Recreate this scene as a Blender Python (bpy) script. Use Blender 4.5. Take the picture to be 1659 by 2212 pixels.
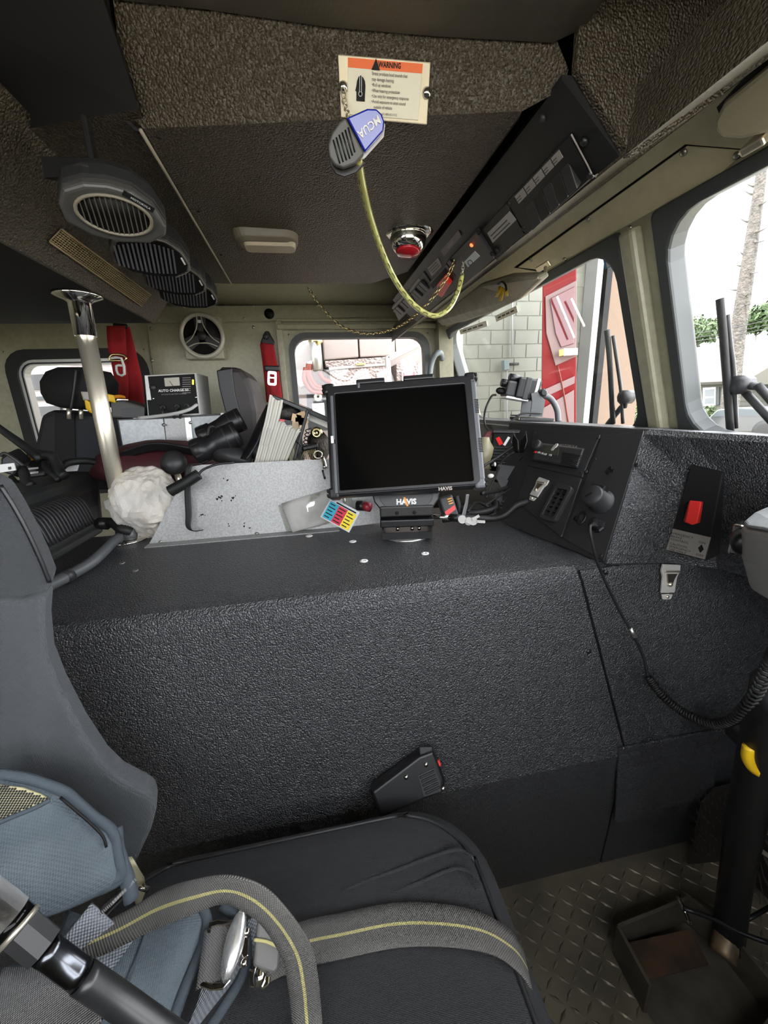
import bpy, bmesh, math, random
from mathutils import Vector as V, Matrix
random.seed(7)
sc = bpy.context.scene
for o in list(bpy.data.objects): bpy.data.objects.remove(o)
COL = sc.collection
H = 1.11                      # height of the lens above the cab floor; builders work in heights relative to the lens
# ------------------------------------------------------------------ camera
FPX, CX, CY = 850.0, 829.5, 1106.0
yc = V((670 - CX, CY - 880, FPX)).normalized()
zc = yc.cross(V((1, .04, 0))).normalized()
if zc.y < 0: zc = -zc
xc = zc.cross(yc)
if xc.x < 0: xc = -xc
MW = Matrix((xc, yc, zc))     # world axes in (right, up, forward)
cd = bpy.data.cameras.new('camera'); cam = bpy.data.objects.new('camera', cd); COL.objects.link(cam)
cd.sensor_fit = 'HORIZONTAL'; cd.sensor_width = 36.0; cd.lens = FPX / 1659.0 * 36.0
cd.clip_start = .01; cd.clip_end = 400
r_, u_, f_ = [V((MW[0][i], MW[1][i], MW[2][i])) for i in range(3)]
cam.matrix_world = Matrix(((r_.x, u_.x, -f_.x, 0), (r_.y, u_.y, -f_.y, 0), (r_.z, u_.z, -f_.z, H), (0, 0, 0, 1)))
sc.camera = cam
# ------------------------------------------------------------------ light
SKY = 5.2
w = bpy.data.worlds.new('sky'); sc.world = w; w.use_nodes = True
bg = w.node_tree.nodes['Background']; bg.inputs[0].default_value = (.93, .96, 1, 1); bg.inputs[1].default_value = SKY
sd = bpy.data.lights.new('sun', 'SUN'); sd.energy = 6.0; sd.angle = .01; sd.color = (1, .93, .80)
so = bpy.data.objects.new('sun', sd); COL.objects.link(so)
so.rotation_euler = V((.30, .25, -1.0)).to_track_quat('-Z', 'Y').to_euler()
vs = sc.view_settings
vs.view_transform = 'Standard'; vs.look = 'None'; vs.gamma = 1; vs.use_curve_mapping = False; vs.exposure = 1.15
# ------------------------------------------------------------------ helpers
def ray(px, py): return MW @ V((px - CX, CY - py, FPX))
def P(px, py, X=None, Y=None, Z=None):
    d = ray(px, py)
    return d * (X / d.x if X is not None else Y / d.y if Y is not None else Z / d.z)
def dep(p): return V(p).dot(f_)       # depth of a point along the view axis
def PL(px, py, p0, n):
    d = ray(px, py); return d * (V(p0).dot(n) / d.dot(n))
WL = {}
def _link(o, parent, loc):
    COL.objects.link(o); WL[o.name] = V(loc)
    if parent is not None:
        o.parent = parent; o.location = V(loc) - WL[parent.name]
    else: o.location = loc
def tag(o, label=None, cat=None, group=None, kind=None):
    if label: o['label'] = label
    if cat: o['category'] = cat
    if group: o['group'] = group
    if kind: o['kind'] = kind
    return o
def thing(name, label, cat, loc, group=None):
    o = bpy.data.objects.new(name, None); o.empty_display_size = .02
    loc = V(loc); _link(o, None, V((loc.x, loc.y, loc.z + H))); tag(o, label, cat, group); return o
class F:                     # a local frame: origin, right, up, normal (toward the viewer)
    def __init__(s, o, u, v=None, n=None):
        s.o = V(o); s.u = V(u).normalized()
        if n is None: s.n = s.u.cross(V(v)).normalized()
        else: s.n = V(n).normalized()
        s.v = s.n.cross(s.u).normalized(); s.u = s.v.cross(s.n).normalized()
    def p(s, a, b, c=0): return s.o + s.u * a + s.v * b + s.n * c
    def at(s, a, b, c=0, rot=0):
        cr, sr = math.cos(rot), math.sin(rot)
        return F(s.p(a, b, c), s.u * cr + s.v * sr, n=s.n)
    def px(s, x, y, c=0):    # where the sight line through a pixel meets this frame's plane
        return PL(x, y, s.o + s.n * c, s.n)
    def ab(s, x, y):
        d = s.px(x, y) - s.o; return d.dot(s.u), d.dot(s.v)
def WF(o, rz=0): return F(o, (math.cos(rz), math.sin(rz), 0), n=(0, 0, 1))
def smooth_path(pts, k=6, closed=False):
    pts = [V(p) for p in pts]; n = len(pts); out = []
    if n < 3: 
        return [pts[0].lerp(pts[-1], i / k) for i in range(k + 1)]
    rng = n if closed else n - 1
    for i in range(rng):
        a, b = pts[i], pts[(i + 1) % n]
        z = pts[i - 1] if (i > 0 or closed) else a * 2 - b
        c = pts[(i + 2) % n] if (i + 2 < n or closed) else b * 2 - a
        for j in range(k):
            t = j / k
            out.append(.5 * (2 * a + (b - z) * t + (2 * z - 5 * a + 4 * b - c) * t * t + (-z + 3 * a - 3 * b + c) * t ** 3))
    if not closed: out.append(pts[-1])
    return out
class MB:
    def __init__(s): s.v = []; s.f = []; s.uv = None; s.sm = []
    def add(s, v, f, smooth=False):
        k = len(s.v); s.v += [V(p) for p in v]; s.f += [tuple(i + k for i in q) for q in f]; s.sm += [smooth] * len(f); return s
    def box(s, fr, a0, a1, b0, b1, c0, c1, bev=0, seg=2):
        q = [fr.p(a, b, c) for c in (c0, c1) for b in (b0, b1) for a in (a0, a1)]
        fc = [(0, 2, 3, 1), (4, 5, 7, 6), (0, 1, 5, 4), (2, 6, 7, 3), (0, 4, 6, 2), (1, 3, 7, 5)]
        if bev <= 0: return s.add(q, fc)
        bm = bmesh.new(); vs_ = [bm.verts.new(p) for p in q]
        for f in fc: bm.faces.new([vs_[i] for i in f])
        bmesh.ops.bevel(bm, geom=bm.edges[:] , offset=min(bev, .49 * min(abs(a1 - a0), abs(b1 - b0), abs(c1 - c0))), segments=seg, profile=.5, affect='EDGES')
        bm.verts.index_update()
        s.add([v.co.copy() for v in bm.verts], [[v.index for v in f.verts] for f in bm.faces]); bm.free(); return s
    def tube(s, pts, r, seg=10, k=6, closed=False, caps=True, smooth=True, raw=False):
        path = [V(p) for p in pts] if raw else smooth_path(pts, k, closed)
        n = len(path); rr = r if isinstance(r, (list, tuple)) else None
        def rad(i):
            if rr is None: return r
            t = i / max(1, n - 1) * (len(rr) - 1); j = min(int(t), len(rr) - 2); return rr[j] + (rr[j + 1] - rr[j]) * (t - j)
        vs_, fs = [], []; nrm = None
        for i, p in enumerate(path):
            t = (path[(i + 1) % n] - path[i - 1]) if closed else (path[min(i + 1, n - 1)] - path[max(i - 1, 0)])
            if t.length < 1e-9: t = V((0, 0, 1))
            t.normalize()
            if nrm is None:
                nrm = t.cross(V((0, 0, 1)) if abs(t.z) < .9 else V((1, 0, 0)))
            nrm = (nrm - t * nrm.dot(t)); nrm.normalize(); b = t.cross(nrm)
            for j in range(seg):
                a = 2 * math.pi * j / seg; vs_.append(p + (nrm * math.cos(a) + b * math.sin(a)) * rad(i))
        for i in range(n if closed else n - 1):
            i2 = (i + 1) % n
            for j in range(seg):
                j2 = (j + 1) % seg; fs.append((i * seg + j, i * seg + j2, i2 * seg + j2, i2 * seg + j))
        if caps and not closed: fs += [tuple(range(seg))[::-1], tuple((n - 1) * seg + j for j in range(seg))]
        return s.add(vs_, fs, smooth)
    def lathe(s, fr, prof, seg=24, smooth=True, su=1, sv=1, caps=True):
        vs_, fs = [], []
        for r, h in prof:
            for j in range(seg):
                a = 2 * math.pi * j / seg; vs_.append(fr.p(r * math.cos(a) * su, r * math.sin(a) * sv, h))
        for i in range(len(prof) - 1):
            for j in range(seg):
                j2 = (j + 1) % seg; fs.append((i * seg + j, i * seg + j2, (i + 1) * seg + j2, (i + 1) * seg + j))
        if caps: fs += [tuple(range(seg))[::-1], tuple((len(prof) - 1) * seg + j for j in range(seg))]
        return s.add(vs_, fs, smooth)
    def ext(s, pts, vec, smooth=False):      # a polygon pushed through along vec
        n = len(pts); a = [V(p) for p in pts]; vec = V(vec); b = [p + vec for p in a]
        return s.add(a + b, [tuple(range(n))[::-1], tuple(range(n, 2 * n))] + [(i, (i + 1) % n, n + (i + 1) % n, n + i) for i in range(n)], smooth)
    def loft(s, rings, caps=True, smooth=True):
        n = len(rings[0]); vs_ = [p for r in rings for p in r]; fs = []
        for i in range(len(rings) - 1):
            for j in range(n): fs.append((i * n + j, i * n + (j + 1) % n, (i + 1) * n + (j + 1) % n, (i + 1) * n + j))
        if caps: fs += [tuple(range(n))[::-1], tuple((len(rings) - 1) * n + j for j in range(n))]
        return s.add(vs_, fs, smooth)
    def slab(s, rows, t, smooth=True):       # a grid of points given thickness t along its normals
        R, C = len(rows), len(rows[0]); g = [[V(p) for p in r] for r in rows]
        def nr(i, j):
            a = g[min(i + 1, R - 1)][j] - g[max(i - 1, 0)][j]; b = g[i][min(j + 1, C - 1)] - g[i][max(j - 1, 0)]
            n = b.cross(a); return n.normalized() if n.length > 1e-12 else V((0, 0, 1))
        top = [p for r in g for p in r]; bot = [g[i][j] - nr(i, j) * t for i in range(R) for j in range(C)]; N = R * C; fs = []
        for i in range(R - 1):
            for j in range(C - 1):
                a = i * C + j; fs += [(a, a + C, a + C + 1, a + 1), (N + a, N + a + 1, N + a + C + 1, N + a + C)]
        bd = [j for j in range(C)] + [i * C + C - 1 for i in range(1, R)] + [(R - 1) * C + j for j in range(C - 2, -1, -1)] + [i * C for i in range(R - 2, 0, -1)]
        for q in range(len(bd)):
            a, b = bd[q], bd[(q + 1) % len(bd)]; fs.append((a, b, N + b, N + a))
        return s.add(top + bot, fs, smooth)
    def build(s, name, m, parent=None, label=None, cat=None, group=None, kind=None, sub=0, origin=None, bev=0, disp=None):
        me = bpy.data.meshes.new(name)
        lo = V([min(p[i] for p in s.v) for i in range(3)]); hi = V([max(p[i] for p in s.v) for i in range(3)])
        c = (lo + hi) / 2
        if parent is None and kind != 'structure': c.z = lo.z
        me.from_pydata([p - c for p in s.v], [], s.f); me.validate()
        bm = bmesh.new(); bm.from_mesh(me); bmesh.ops.recalc_face_normals(bm, faces=bm.faces); bm.to_mesh(me); bm.free()
        if len(me.polygons) == len(s.sm): me.polygons.foreach_set('use_smooth', s.sm)
        if s.uv is not None:
            ul = me.uv_layers.new(name='UVMap')
            for l in me.loops: ul.data[l.index].uv = s.uv[l.vertex_index]
        me.materials.append(m)
        o = bpy.data.objects.new(name, me); _link(o, parent, c + V((0, 0, H)))
        if sub:
            md = o.modifiers.new('sub', 'SUBSURF'); md.levels = md.render_levels = sub
            me.polygons.foreach_set('use_smooth', [True] * len(me.polygons))
        if bev:
            md = o.modifiers.new('bevel', 'BEVEL'); md.width = bev; md.segments = 2; md.limit_method = 'ANGLE'; md.angle_limit = .6
        tag(o, label, cat, group, kind); return o
def ribbon(path, widths, t=.0025, k=6):      # path: centre points; widths: half-width vectors; returns an MB with UVs in metres
    widths = list(widths)[:len(path)]; widths += [widths[-1]] * (len(path) - len(widths)); n = len(path); c = smooth_path(path, k); wv = smooth_path(widths, k); m = MB(); uv = []; L = 0; NS = 4
    vs_ = []; fs = []
    for i, p in enumerate(c):
        if i: L += (p - c[i - 1]).length
        tg = (c[min(i + 1, len(c) - 1)] - c[max(i - 1, 0)]); nn = tg.cross(wv[i]); nn = nn.normalized() if nn.length > 1e-12 else V((0, 0, 1))
        W = wv[i].length
        for s_ in (1, -1):
            for j in range(NS + 1):
                a = (j / NS * 2 - 1) * s_; vs_.append(p + wv[i] * a + nn * t * .5 * s_); uv.append((L, a * W))
    K = 2 * (NS + 1)
    for i in range(len(c) - 1):
        for j in range(K): fs.append((i * K + j, i * K + (j + 1) % K, (i + 1) * K + (j + 1) % K, (i + 1) * K + j))
    fs += [tuple(range(K))[::-1], tuple((len(c) - 1) * K + j for j in range(K))]
    m.add(vs_, fs, True); m.uv = uv; return m
def rrect(fr, a0, a1, b0, b1, r, c=0, seg=5):
    out = []
    for ca, cb, st in ((a1 - r, b1 - r, 0), (a0 + r, b1 - r, 90), (a0 + r, b0 + r, 180), (a1 - r, b0 + r, 270)):
        for i in range(seg + 1):
            t = math.radians(st + 90 * i / seg); out.append(fr.p(ca + r * math.cos(t), cb + r * math.sin(t), c))
    return out
def ring(fr, outer, inner, c0, c1):          # frame between two rounded outlines (a0,a1,b0,b1,r)
    m = MB(); A = [rrect(fr, *outer, c=c) for c in (c0, c1)]; B = [rrect(fr, *inner, c=c) for c in (c0, c1)]; n = len(A[0])
    vs_ = A[0] + A[1] + B[1] + B[0]; fs = []
    for q in range(4):
        for j in range(n): fs.append((q * n + j, q * n + (j + 1) % n, ((q + 1) % 4) * n + (j + 1) % n, ((q + 1) % 4) * n + j))
    return m.add(vs_, fs)
def text(s, fr, size, m, parent, name='lettering', ax='CENTER', ay='CENTER', sx=1, bold=0, lift=.0006, sp=1, shear=0):
    cu = bpy.data.curves.new('t', 'FONT'); cu.body = s; cu.size = size; cu.align_x = ax; cu.align_y = ay; cu.extrude = 0; cu.offset = bold; cu.space_line = sp; cu.shear = shear
    cu.resolution_u = 2
    to = bpy.data.objects.new('t', cu); me = bpy.data.meshes.new_from_object(to); bpy.data.objects.remove(to); bpy.data.curves.remove(cu)
    mb = MB(); mb.add([fr.p(v.co.x * sx, v.co.y, lift) for v in me.vertices], [tuple(p.vertices) for p in me.polygons]); bpy.data.meshes.remove(me)
    return mb.build(name, m, parent)
def dup(root, delta, label=None, group=None):
    def cp(o, par):
        c = o.copy(); COL.objects.link(c); c.parent = par
        for ch in [q for q in o.children]: cp(ch, c)
        return c
    c = cp(root, None); c.location = root.location + V(delta)
    if label: c['label'] = label
    if group: c['group'] = group
    return c
# ------------------------------------------------------------------ materials
def lin(c): return tuple(((x / 12.92) if x <= .04045 else ((x + .055) / 1.055) ** 2.4) for x in c)
def mat(name, col, rough=.5, metal=0, bump=None, var=None, emit=0, spec=.5, uvw=None, clear=0, sheen=0):
    m = bpy.data.materials.new(name); m.use_nodes = True; nt = m.node_tree; N = nt.nodes; L = nt.links; b = N['Principled BSDF']
    b.inputs['Base Color'].default_value = (*col, 1); b.inputs['Roughness'].default_value = rough; b.inputs['Metallic'].default_value = metal
    b.inputs['Specular IOR Level'].default_value = spec
    if clear: b.inputs['Coat Weight'].default_value = clear; b.inputs['Coat Roughness'].default_value = .05
    if sheen: b.inputs['Sheen Weight'].default_value = sheen
    if emit: b.inputs['Emission Color'].default_value = (*col, 1); b.inputs['Emission Strength'].default_value = emit
    tc = N.new('ShaderNodeTexCoord')
    if var:                   # (scale, second colour, low, high)
        nz = N.new('ShaderNodeTexNoise'); nz.inputs['Scale'].default_value = var[0]; nz.inputs['Detail'].default_value = 5
        L.new(tc.outputs['Object'], nz.inputs['Vector'])
        mr = N.new('ShaderNodeMapRange'); mr.inputs[1].default_value = var[2] if len(var) > 2 else .35; mr.inputs[2].default_value = var[3] if len(var) > 3 else .65
        L.new(nz.outputs['Fac'], mr.inputs[0])
        mx = N.new('ShaderNodeMix'); mx.data_type = 'RGBA'; mx.inputs[6].default_value = (*col, 1); mx.inputs[7].default_value = (*var[1], 1)
        L.new(mr.outputs[0], mx.inputs[0]); L.new(mx.outputs[2], b.inputs['Base Color'])
    if bump:                  # (scale, strength, distance, kind)
        kind = bump[3] if len(bump) > 3 else 'noise'; bp = N.new('ShaderNodeBump'); bp.inputs['Strength'].default_value = bump[1]; bp.inputs['Distance'].default_value = bump[2]
        if kind == 'noise':
            nz = N.new('ShaderNodeTexNoise'); nz.inputs['Scale'].default_value = bump[0]; nz.inputs['Detail'].default_value = 2.5; L.new(tc.outputs['Object'], nz.inputs['Vector']); L.new(nz.outputs['Fac'], bp.inputs['Height'])
        elif kind == 'pebble':
            nz = N.new('ShaderNodeTexVoronoi'); nz.feature = 'SMOOTH_F1'; nz.inputs['Scale'].default_value = bump[0]; nz.inputs['Smoothness'].default_value = .6; nz.inputs['Randomness'].default_value = 1
            n2 = N.new('ShaderNodeTexNoise'); n2.inputs['Scale'].default_value = bump[0] * .55; n2.inputs['Detail'].default_value = 2
            L.new(tc.outputs['Object'], n2.inputs['Vector'])
            ad = N.new('ShaderNodeMixRGB'); ad.blend_type = 'LINEAR_LIGHT'; ad.inputs[0].default_value = .0015; L.new(tc.outputs['Object'], ad.inputs[1]); L.new(n2.outputs['Color'], ad.inputs[2])
            L.new(ad.outputs[0], nz.inputs['Vector'])
            iv = N.new('ShaderNodeMath'); iv.operation = 'SUBTRACT'; iv.inputs[0].default_value = 1; L.new(nz.outputs['Distance'], iv.inputs[1]); L.new(iv.outputs[0], bp.inputs['Height'])
        elif kind == 'weave':
            w1 = N.new('ShaderNodeTexWave'); w1.bands_direction = 'X'; w2 = N.new('ShaderNodeTexWave'); w2.bands_direction = 'Y'; w3 = N.new('ShaderNodeTexWave'); w3.bands_direction = 'Z'
            for q in (w1, w2, w3): q.inputs['Scale'].default_value = bump[0]; q.inputs['Distortion'].default_value = .6; L.new(tc.outputs['Object'], q.inputs['Vector'])
            a = N.new('ShaderNodeMath'); a.operation = 'ADD'; L.new(w1.outputs['Fac'], a.inputs[0]); L.new(w2.outputs['Fac'], a.inputs[1])
            a2 = N.new('ShaderNodeMath'); a2.operation = 'ADD'; L.new(a.outputs[0], a2.inputs[0]); L.new(w3.outputs['Fac'], a2.inputs[1]); L.new(a2.outputs[0], bp.inputs['Height'])
        L.new(bp.outputs['Normal'], b.inputs['Normal'])
    if uvw:                   # webbing: (line colour or None, half width of the line, rib pitch)
        sp_ = N.new('ShaderNodeSeparateXYZ'); L.new(tc.outputs['UV'], sp_.inputs[0])
        s1 = N.new('ShaderNodeMath'); s1.operation = 'MULTIPLY'; s1.inputs[1].default_value = 6.283 / uvw[2]; L.new(sp_.outputs['X'], s1.inputs[0])
        s2 = N.new('ShaderNodeMath'); s2.operation = 'MULTIPLY'; s2.inputs[1].default_value = 6.283 / uvw[2]; L.new(sp_.outputs['Y'], s2.inputs[0])
        c1 = N.new('ShaderNodeMath'); c1.operation = 'SINE'; L.new(s1.outputs[0], c1.inputs[0]); c2 = N.new('ShaderNodeMath'); c2.operation = 'SINE'; L.new(s2.outputs[0], c2.inputs[0])
        mu = N.new('ShaderNodeMath'); mu.operation = 'MULTIPLY'; L.new(c1.outputs[0], mu.inputs[0]); L.new(c2.outputs[0], mu.inputs[1])
        bp = N.new('ShaderNodeBump'); bp.inputs['Strength'].default_value = .8; bp.inputs['Distance'].default_value = .0009; L.new(mu.outputs[0], bp.inputs['Height']); L.new(bp.outputs['Normal'], b.inputs['Normal'])
        mr = N.new('ShaderNodeMapRange'); mr.inputs[1].default_value = -.7; mr.inputs[2].default_value = .7; L.new(mu.outputs[0], mr.inputs[0])
        mx = N.new('ShaderNodeMix'); mx.data_type = 'RGBA'; mx.inputs[6].default_value = (*[c * .55 for c in col], 1); mx.inputs[7].default_value = (*[c * 1.3 for c in col], 1); L.new(mr.outputs[0], mx.inputs[0])
        last = mx.outputs[2]
        if uvw[0]:
            ab = N.new('ShaderNodeMath'); ab.operation = 'ABSOLUTE'; L.new(sp_.outputs['Y'], ab.inputs[0])
            lt = N.new('ShaderNodeMath'); lt.operation = 'LESS_THAN'; lt.inputs[1].default_value = uvw[1]; L.new(ab.outputs[0], lt.inputs[0])
            m2 = N.new('ShaderNodeMix'); m2.data_type = 'RGBA'; L.new(lt.outputs[0], m2.inputs[0]); L.new(last, m2.inputs[6]); m2.inputs[7].default_value = (*uvw[0], 1); last = m2.outputs[2]
        L.new(last, b.inputs['Base Color'])
    return m
def glassmat(name, tint=(1, 1, 1), refl=.06):
    m = bpy.data.materials.new(name); m.use_nodes = True; nt = m.node_tree; N = nt.nodes; L = nt.links
    for n in list(N):
        if n.type == 'BSDF_PRINCIPLED': N.remove(n)
    t = N.new('ShaderNodeBsdfTransparent'); t.inputs[0].default_value = (*tint, 1); g = N.new('ShaderNodeBsdfGlossy'); g.inputs['Roughness'].default_value = .02
    lw = N.new('ShaderNodeLayerWeight'); lw.inputs[0].default_value = .5; pw = N.new('ShaderNodeMath'); pw.operation = 'POWER'; pw.inputs[1].default_value = 4; L.new(lw.outputs['Facing'], pw.inputs[0])
    fr = N.new('ShaderNodeMath'); fr.operation = 'MULTIPLY_ADD'; fr.inputs[1].default_value = .12; fr.inputs[2].default_value = refl * .5; L.new(pw.outputs[0], fr.inputs[0]); mx = N.new('ShaderNodeMixShader')
    L.new(fr.outputs[0], mx.inputs[0]); L.new(t.outputs[0], mx.inputs[1]); L.new(g.outputs[0], mx.inputs[2]); L.new(mx.outputs[0], N['Material Output'].inputs[0]); return m
MT = dict(
 vinyl=mat('black_pebbled_liner', (.036, .0375, .041), .34, bump=(410, .9, .0028, 'pebble'), spec=.75),
 vinyl_warm_lit=mat('warm_lit_pebbled_liner', (.054, .041, .025), .42, bump=(330, .9, .0035, 'pebble'), spec=.55),  # black liner browned to carry the warm bounced light overhead
 cream=mat('cream_hammered_paint', (.29, .275, .19), .38, bump=(260, .25, .001), var=(60, (.335, .315, .22))),
  cream_lit=mat('bounce_lit_cream_paint', (.62, .565, .375), .32, bump=(200, .25, .001), var=(40, (.68, .62, .43))),  # same cream paint, lightened for the bounce light on the header
 fabric_cream=mat('beige_headliner_cloth', (.36, .32, .24), .9, bump=(330, .5, .001, 'weave')),
 flat=mat('flat_black_paint', (.008, .008, .008), .7, spec=.25),
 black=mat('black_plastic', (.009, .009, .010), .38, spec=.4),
 black2=mat('dark_grey_plastic', (.024, .024, .025), .45, bump=(500, .15, .0006), spec=.4),
 gloss=mat('gloss_black', (.002, .002, .002), .12, spec=.15),
 plate=mat('black_panel_plate', (.022, .022, .023), .45, bump=(420, .3, .0008)),
 rubber=mat('black_rubber', (.010, .010, .010), .55, spec=.4),
 grey_rubber=mat('grey_rubber_gasket', (.050, .055, .055), .5),
 steel=mat('polished_steel', (.72, .66, .54), .33, .85),
 chrome=mat('chrome', (.75, .73, .68), .08, 1),
 alu=mat('brushed_aluminium', (.60, .60, .58), .38, .9, bump=(120, .1, .0005)),
 galv=mat('galvanised_sheet', (.34, .34, .33), .45, .3, var=(240, (.27, .27, .27), .42, .58)),
 galv2=mat('grey_painted_sheet', (.40, .42, .43), .45, .2, var=(110, (.33, .35, .36), .4, .6)),
 white=mat('white_print', (.72, .72, .70), .5), ink=mat('black_ink', (.004, .004, .004), .6, spec=.25),
 orange=mat('orange_print', (.80, .13, .01), .5), amber=mat('amber_print', (.80, .30, .02), .5),
 red=mat('red_plastic', (.62, .02, .02), .35), redbelt=mat('red_seat_belt_webbing', (.40, .006, .012), .6, uvw=(None, 0, .004)),
 yellow=mat('yellow_plastic', (.68, .42, .01), .45),
 screw=mat('screw_steel', (.45, .44, .40), .3, 1), dscrew=mat('dark_screw', (.03, .03, .03), .35, .5),
 paper=mat('white_paper', (.68, .67, .64), .7, bump=(40, .3, .004)),
 page=mat('page_edges', (.55, .53, .46), .8), tan=mat('tan_tab', (.58, .42, .24), .6),
 belt=mat('grey_webbing_with_yellow_line', (.15, .145, .135), .75, uvw=((.55, .50, .22), .0015, .0024)),
 belt2=mat('grey_plain_webbing', (.19, .185, .18), .75, uvw=(None, 0, .0022)),
 seat=mat('dark_seat_cloth', (.024, .0245, .027), .85, bump=(260, .5, .0012, 'weave'), sheen=.04),
 seatgrey=mat('grey_seat_cloth', (.066, .071, .079), .85, bump=(240, .5, .0012, 'weave'), sheen=.08),
 denim=mat('blue_grey_ripstop_cloth', (.072, .092, .108), .85, bump=(160, .35, .0010, 'weave'), var=(14, (.115, .140, .158), .4, .65)),
 denim_d=mat('dark_blue_binding_tape', (.055, .070, .085), .85, bump=(400, .3, .001, 'weave')),
 mesh_y=mat('cream_mesh_cloth', (.50, .46, .27), .8),
 glass=glassmat('window_glass'), rust=mat('rusty_steel', (.10, .055, .03), .6, .3, var=(18, (.04, .028, .02))),
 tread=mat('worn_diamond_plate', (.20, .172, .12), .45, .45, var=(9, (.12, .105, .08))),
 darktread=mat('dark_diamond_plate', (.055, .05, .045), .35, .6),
)
# ------------------------------------------------------------------ the cab shell
G = WF((0, 0, 0))            # u=+X, v=+Y, n=+Z
def boxes(lst, name, m, **k):
    b = MB()
    for q in lst: b.box(G, *q)
    return b.build(name, m, **k)
ST = dict(kind='structure')
flo = boxes([(-2.0, 1.05, -.45, 2.16, -1.16, -1.11)], 'floor', MT['tread'], **ST)
lug = MB()
for i in range(30):          # raised diamond pattern near the pedals
    for j in range(34):
        x = .2 + i * .028; y = -.15 + j * .022; a = .6 if (i + j) % 2 else -.75
        if y > .58: continue
        fr = WF((x, y, -1.11), a); lug.add([fr.p(-.014, 0), fr.p(0, .0035), fr.p(.014, 0), fr.p(0, -.0035), fr.p(-.005, 0, .0022), fr.p(.005, 0, .0022)], [(0, 1, 5, 4)[::-1], (1, 2, 5)[::-1], (2, 3, 4, 5)[::-1], (3, 0, 4)[::-1]])
lug.build('tread_pattern', MT['tread'], flo, kind='stuff')
boxes([(-2.06, -2.0, -.45, 2.16, -1.11, .55)], 'wall_back', MT['cream'], **ST)
boxes([(-2.0, -.55, -.45, -.40, -1.11, -.25), (-2.0, -.55, -.45, -.40, .33, .55), (-2.0, -1.75, -.45, -.40, -.25, .33), (-.70, -.55, -.45, -.40, -.25, .33), (-.55, 1.0, -.45, -.40, .40, .55), (-.55, 1.0, -.45, -.40, -1.11, -.14)], 'wall_left', MT['cream'], **ST)
roof = boxes([(-2.06, .75, -.45, 2.16, .55, .58)], 'ceiling', MT['flat'], **ST)
# far side wall with two openings
FW = F((0, 2.1, 0), (1, 0, 0), n=(0, -1, 0))       # a = X, b = height
W1 = (-1.295, -.725, -.36, .288); W2 = (-.075, .625, -.45, .345)
b = MB(); T = -.05
def wbox(a0, a1, b0, b1): b.box(FW, a0, a1, b0, b1, T, 0)
wbox(-2.0, W1[0], -1.11, .55); wbox(W1[0], W1[1], -1.11, W1[2]); wbox(W1[0], W1[1], W1[3], .55); wbox(W1[1], W2[0], -1.11, .55)
wbox(W2[0], W2[1], -1.11, W2[2]); wbox(W2[0], W2[1], W2[3], .55); wbox(W2[1], .80, -1.11, .55)
wr = b.build('wall_right', MT['cream'], **ST)
ring(FW, (*W1, .012), (W1[0] + .001, W1[1] - .001, W1[2] + .001, W1[3] - .001, .09), T, 0).build('corner_fillet', MT['cream'], wr)
ring(FW, (*W2, .012), (W2[0] + .001, W2[1] - .001, W2[2] + .001, W2[3] - .001, .08), T, 0).build('corner_fillet', MT['cream'], wr)
def seamstrip(pts, name, m, th=.004, hw=.002): 
    return ribbon(pts, [V((0, 0, hw))] * len(pts), th).build(name, m, wr)
# panels on the far wall: upper rail, centre post panel, door surround
q = lambda x, y, Y=2.1: P(x, y, Y=Y)
b = MB(); b.ext([q(305, 700, 2.097), q(612, 694, 2.097), q(640, 690, 2.097), q(940, 682, 2.097), q(940, 655, 2.097), q(305, 664, 2.097)], (0, -.008, 0)); b.build('upper_rail', MT['cream'], wr, bev=.002)
b = MB(); b.ext([q(318, 702, 2.097), q(612, 696, 2.097), q(640, 1180, 2.097), q(380, 1200, 2.097)], (0, -.005, 0)); b.build('panel', MT['cream'], wr, bev=.002)
b = MB(); b.box(FW, -.125, .70, .36, .385, 0, .03, .006); b.box(FW, -.125, .70, .395, .41, 0, .02, .005); b.build('door_header_trim', MT['cream'], wr)
b = MB(); b.box(FW, -.130, -.100, -1.0, .40, 0, .022, .004); b.build('door_jamb', MT['cream'], wr)
for (x, y) in ((345, 693), (398, 664), (548, 662), (684, 662), (528, 689), (548, 708), (328, 711), (330, 779), (336, 840)):
    MB().lathe(F(q(x, y), (1, 0, 0), n=(0, -1, 0)), [(.008, .006), (.008, .009), (.004, .012), (.0005, .0125)], 10).build('screw', MT['screw'], wr)
MB().lathe(F(q(582, 679), (1, 0, 0), n=(0, -1, 0)), [(.023, .008), (.023, .0115), (.0005, .0118)], 20).build('access_hole_plug', MT['ink'], wr)
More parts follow.
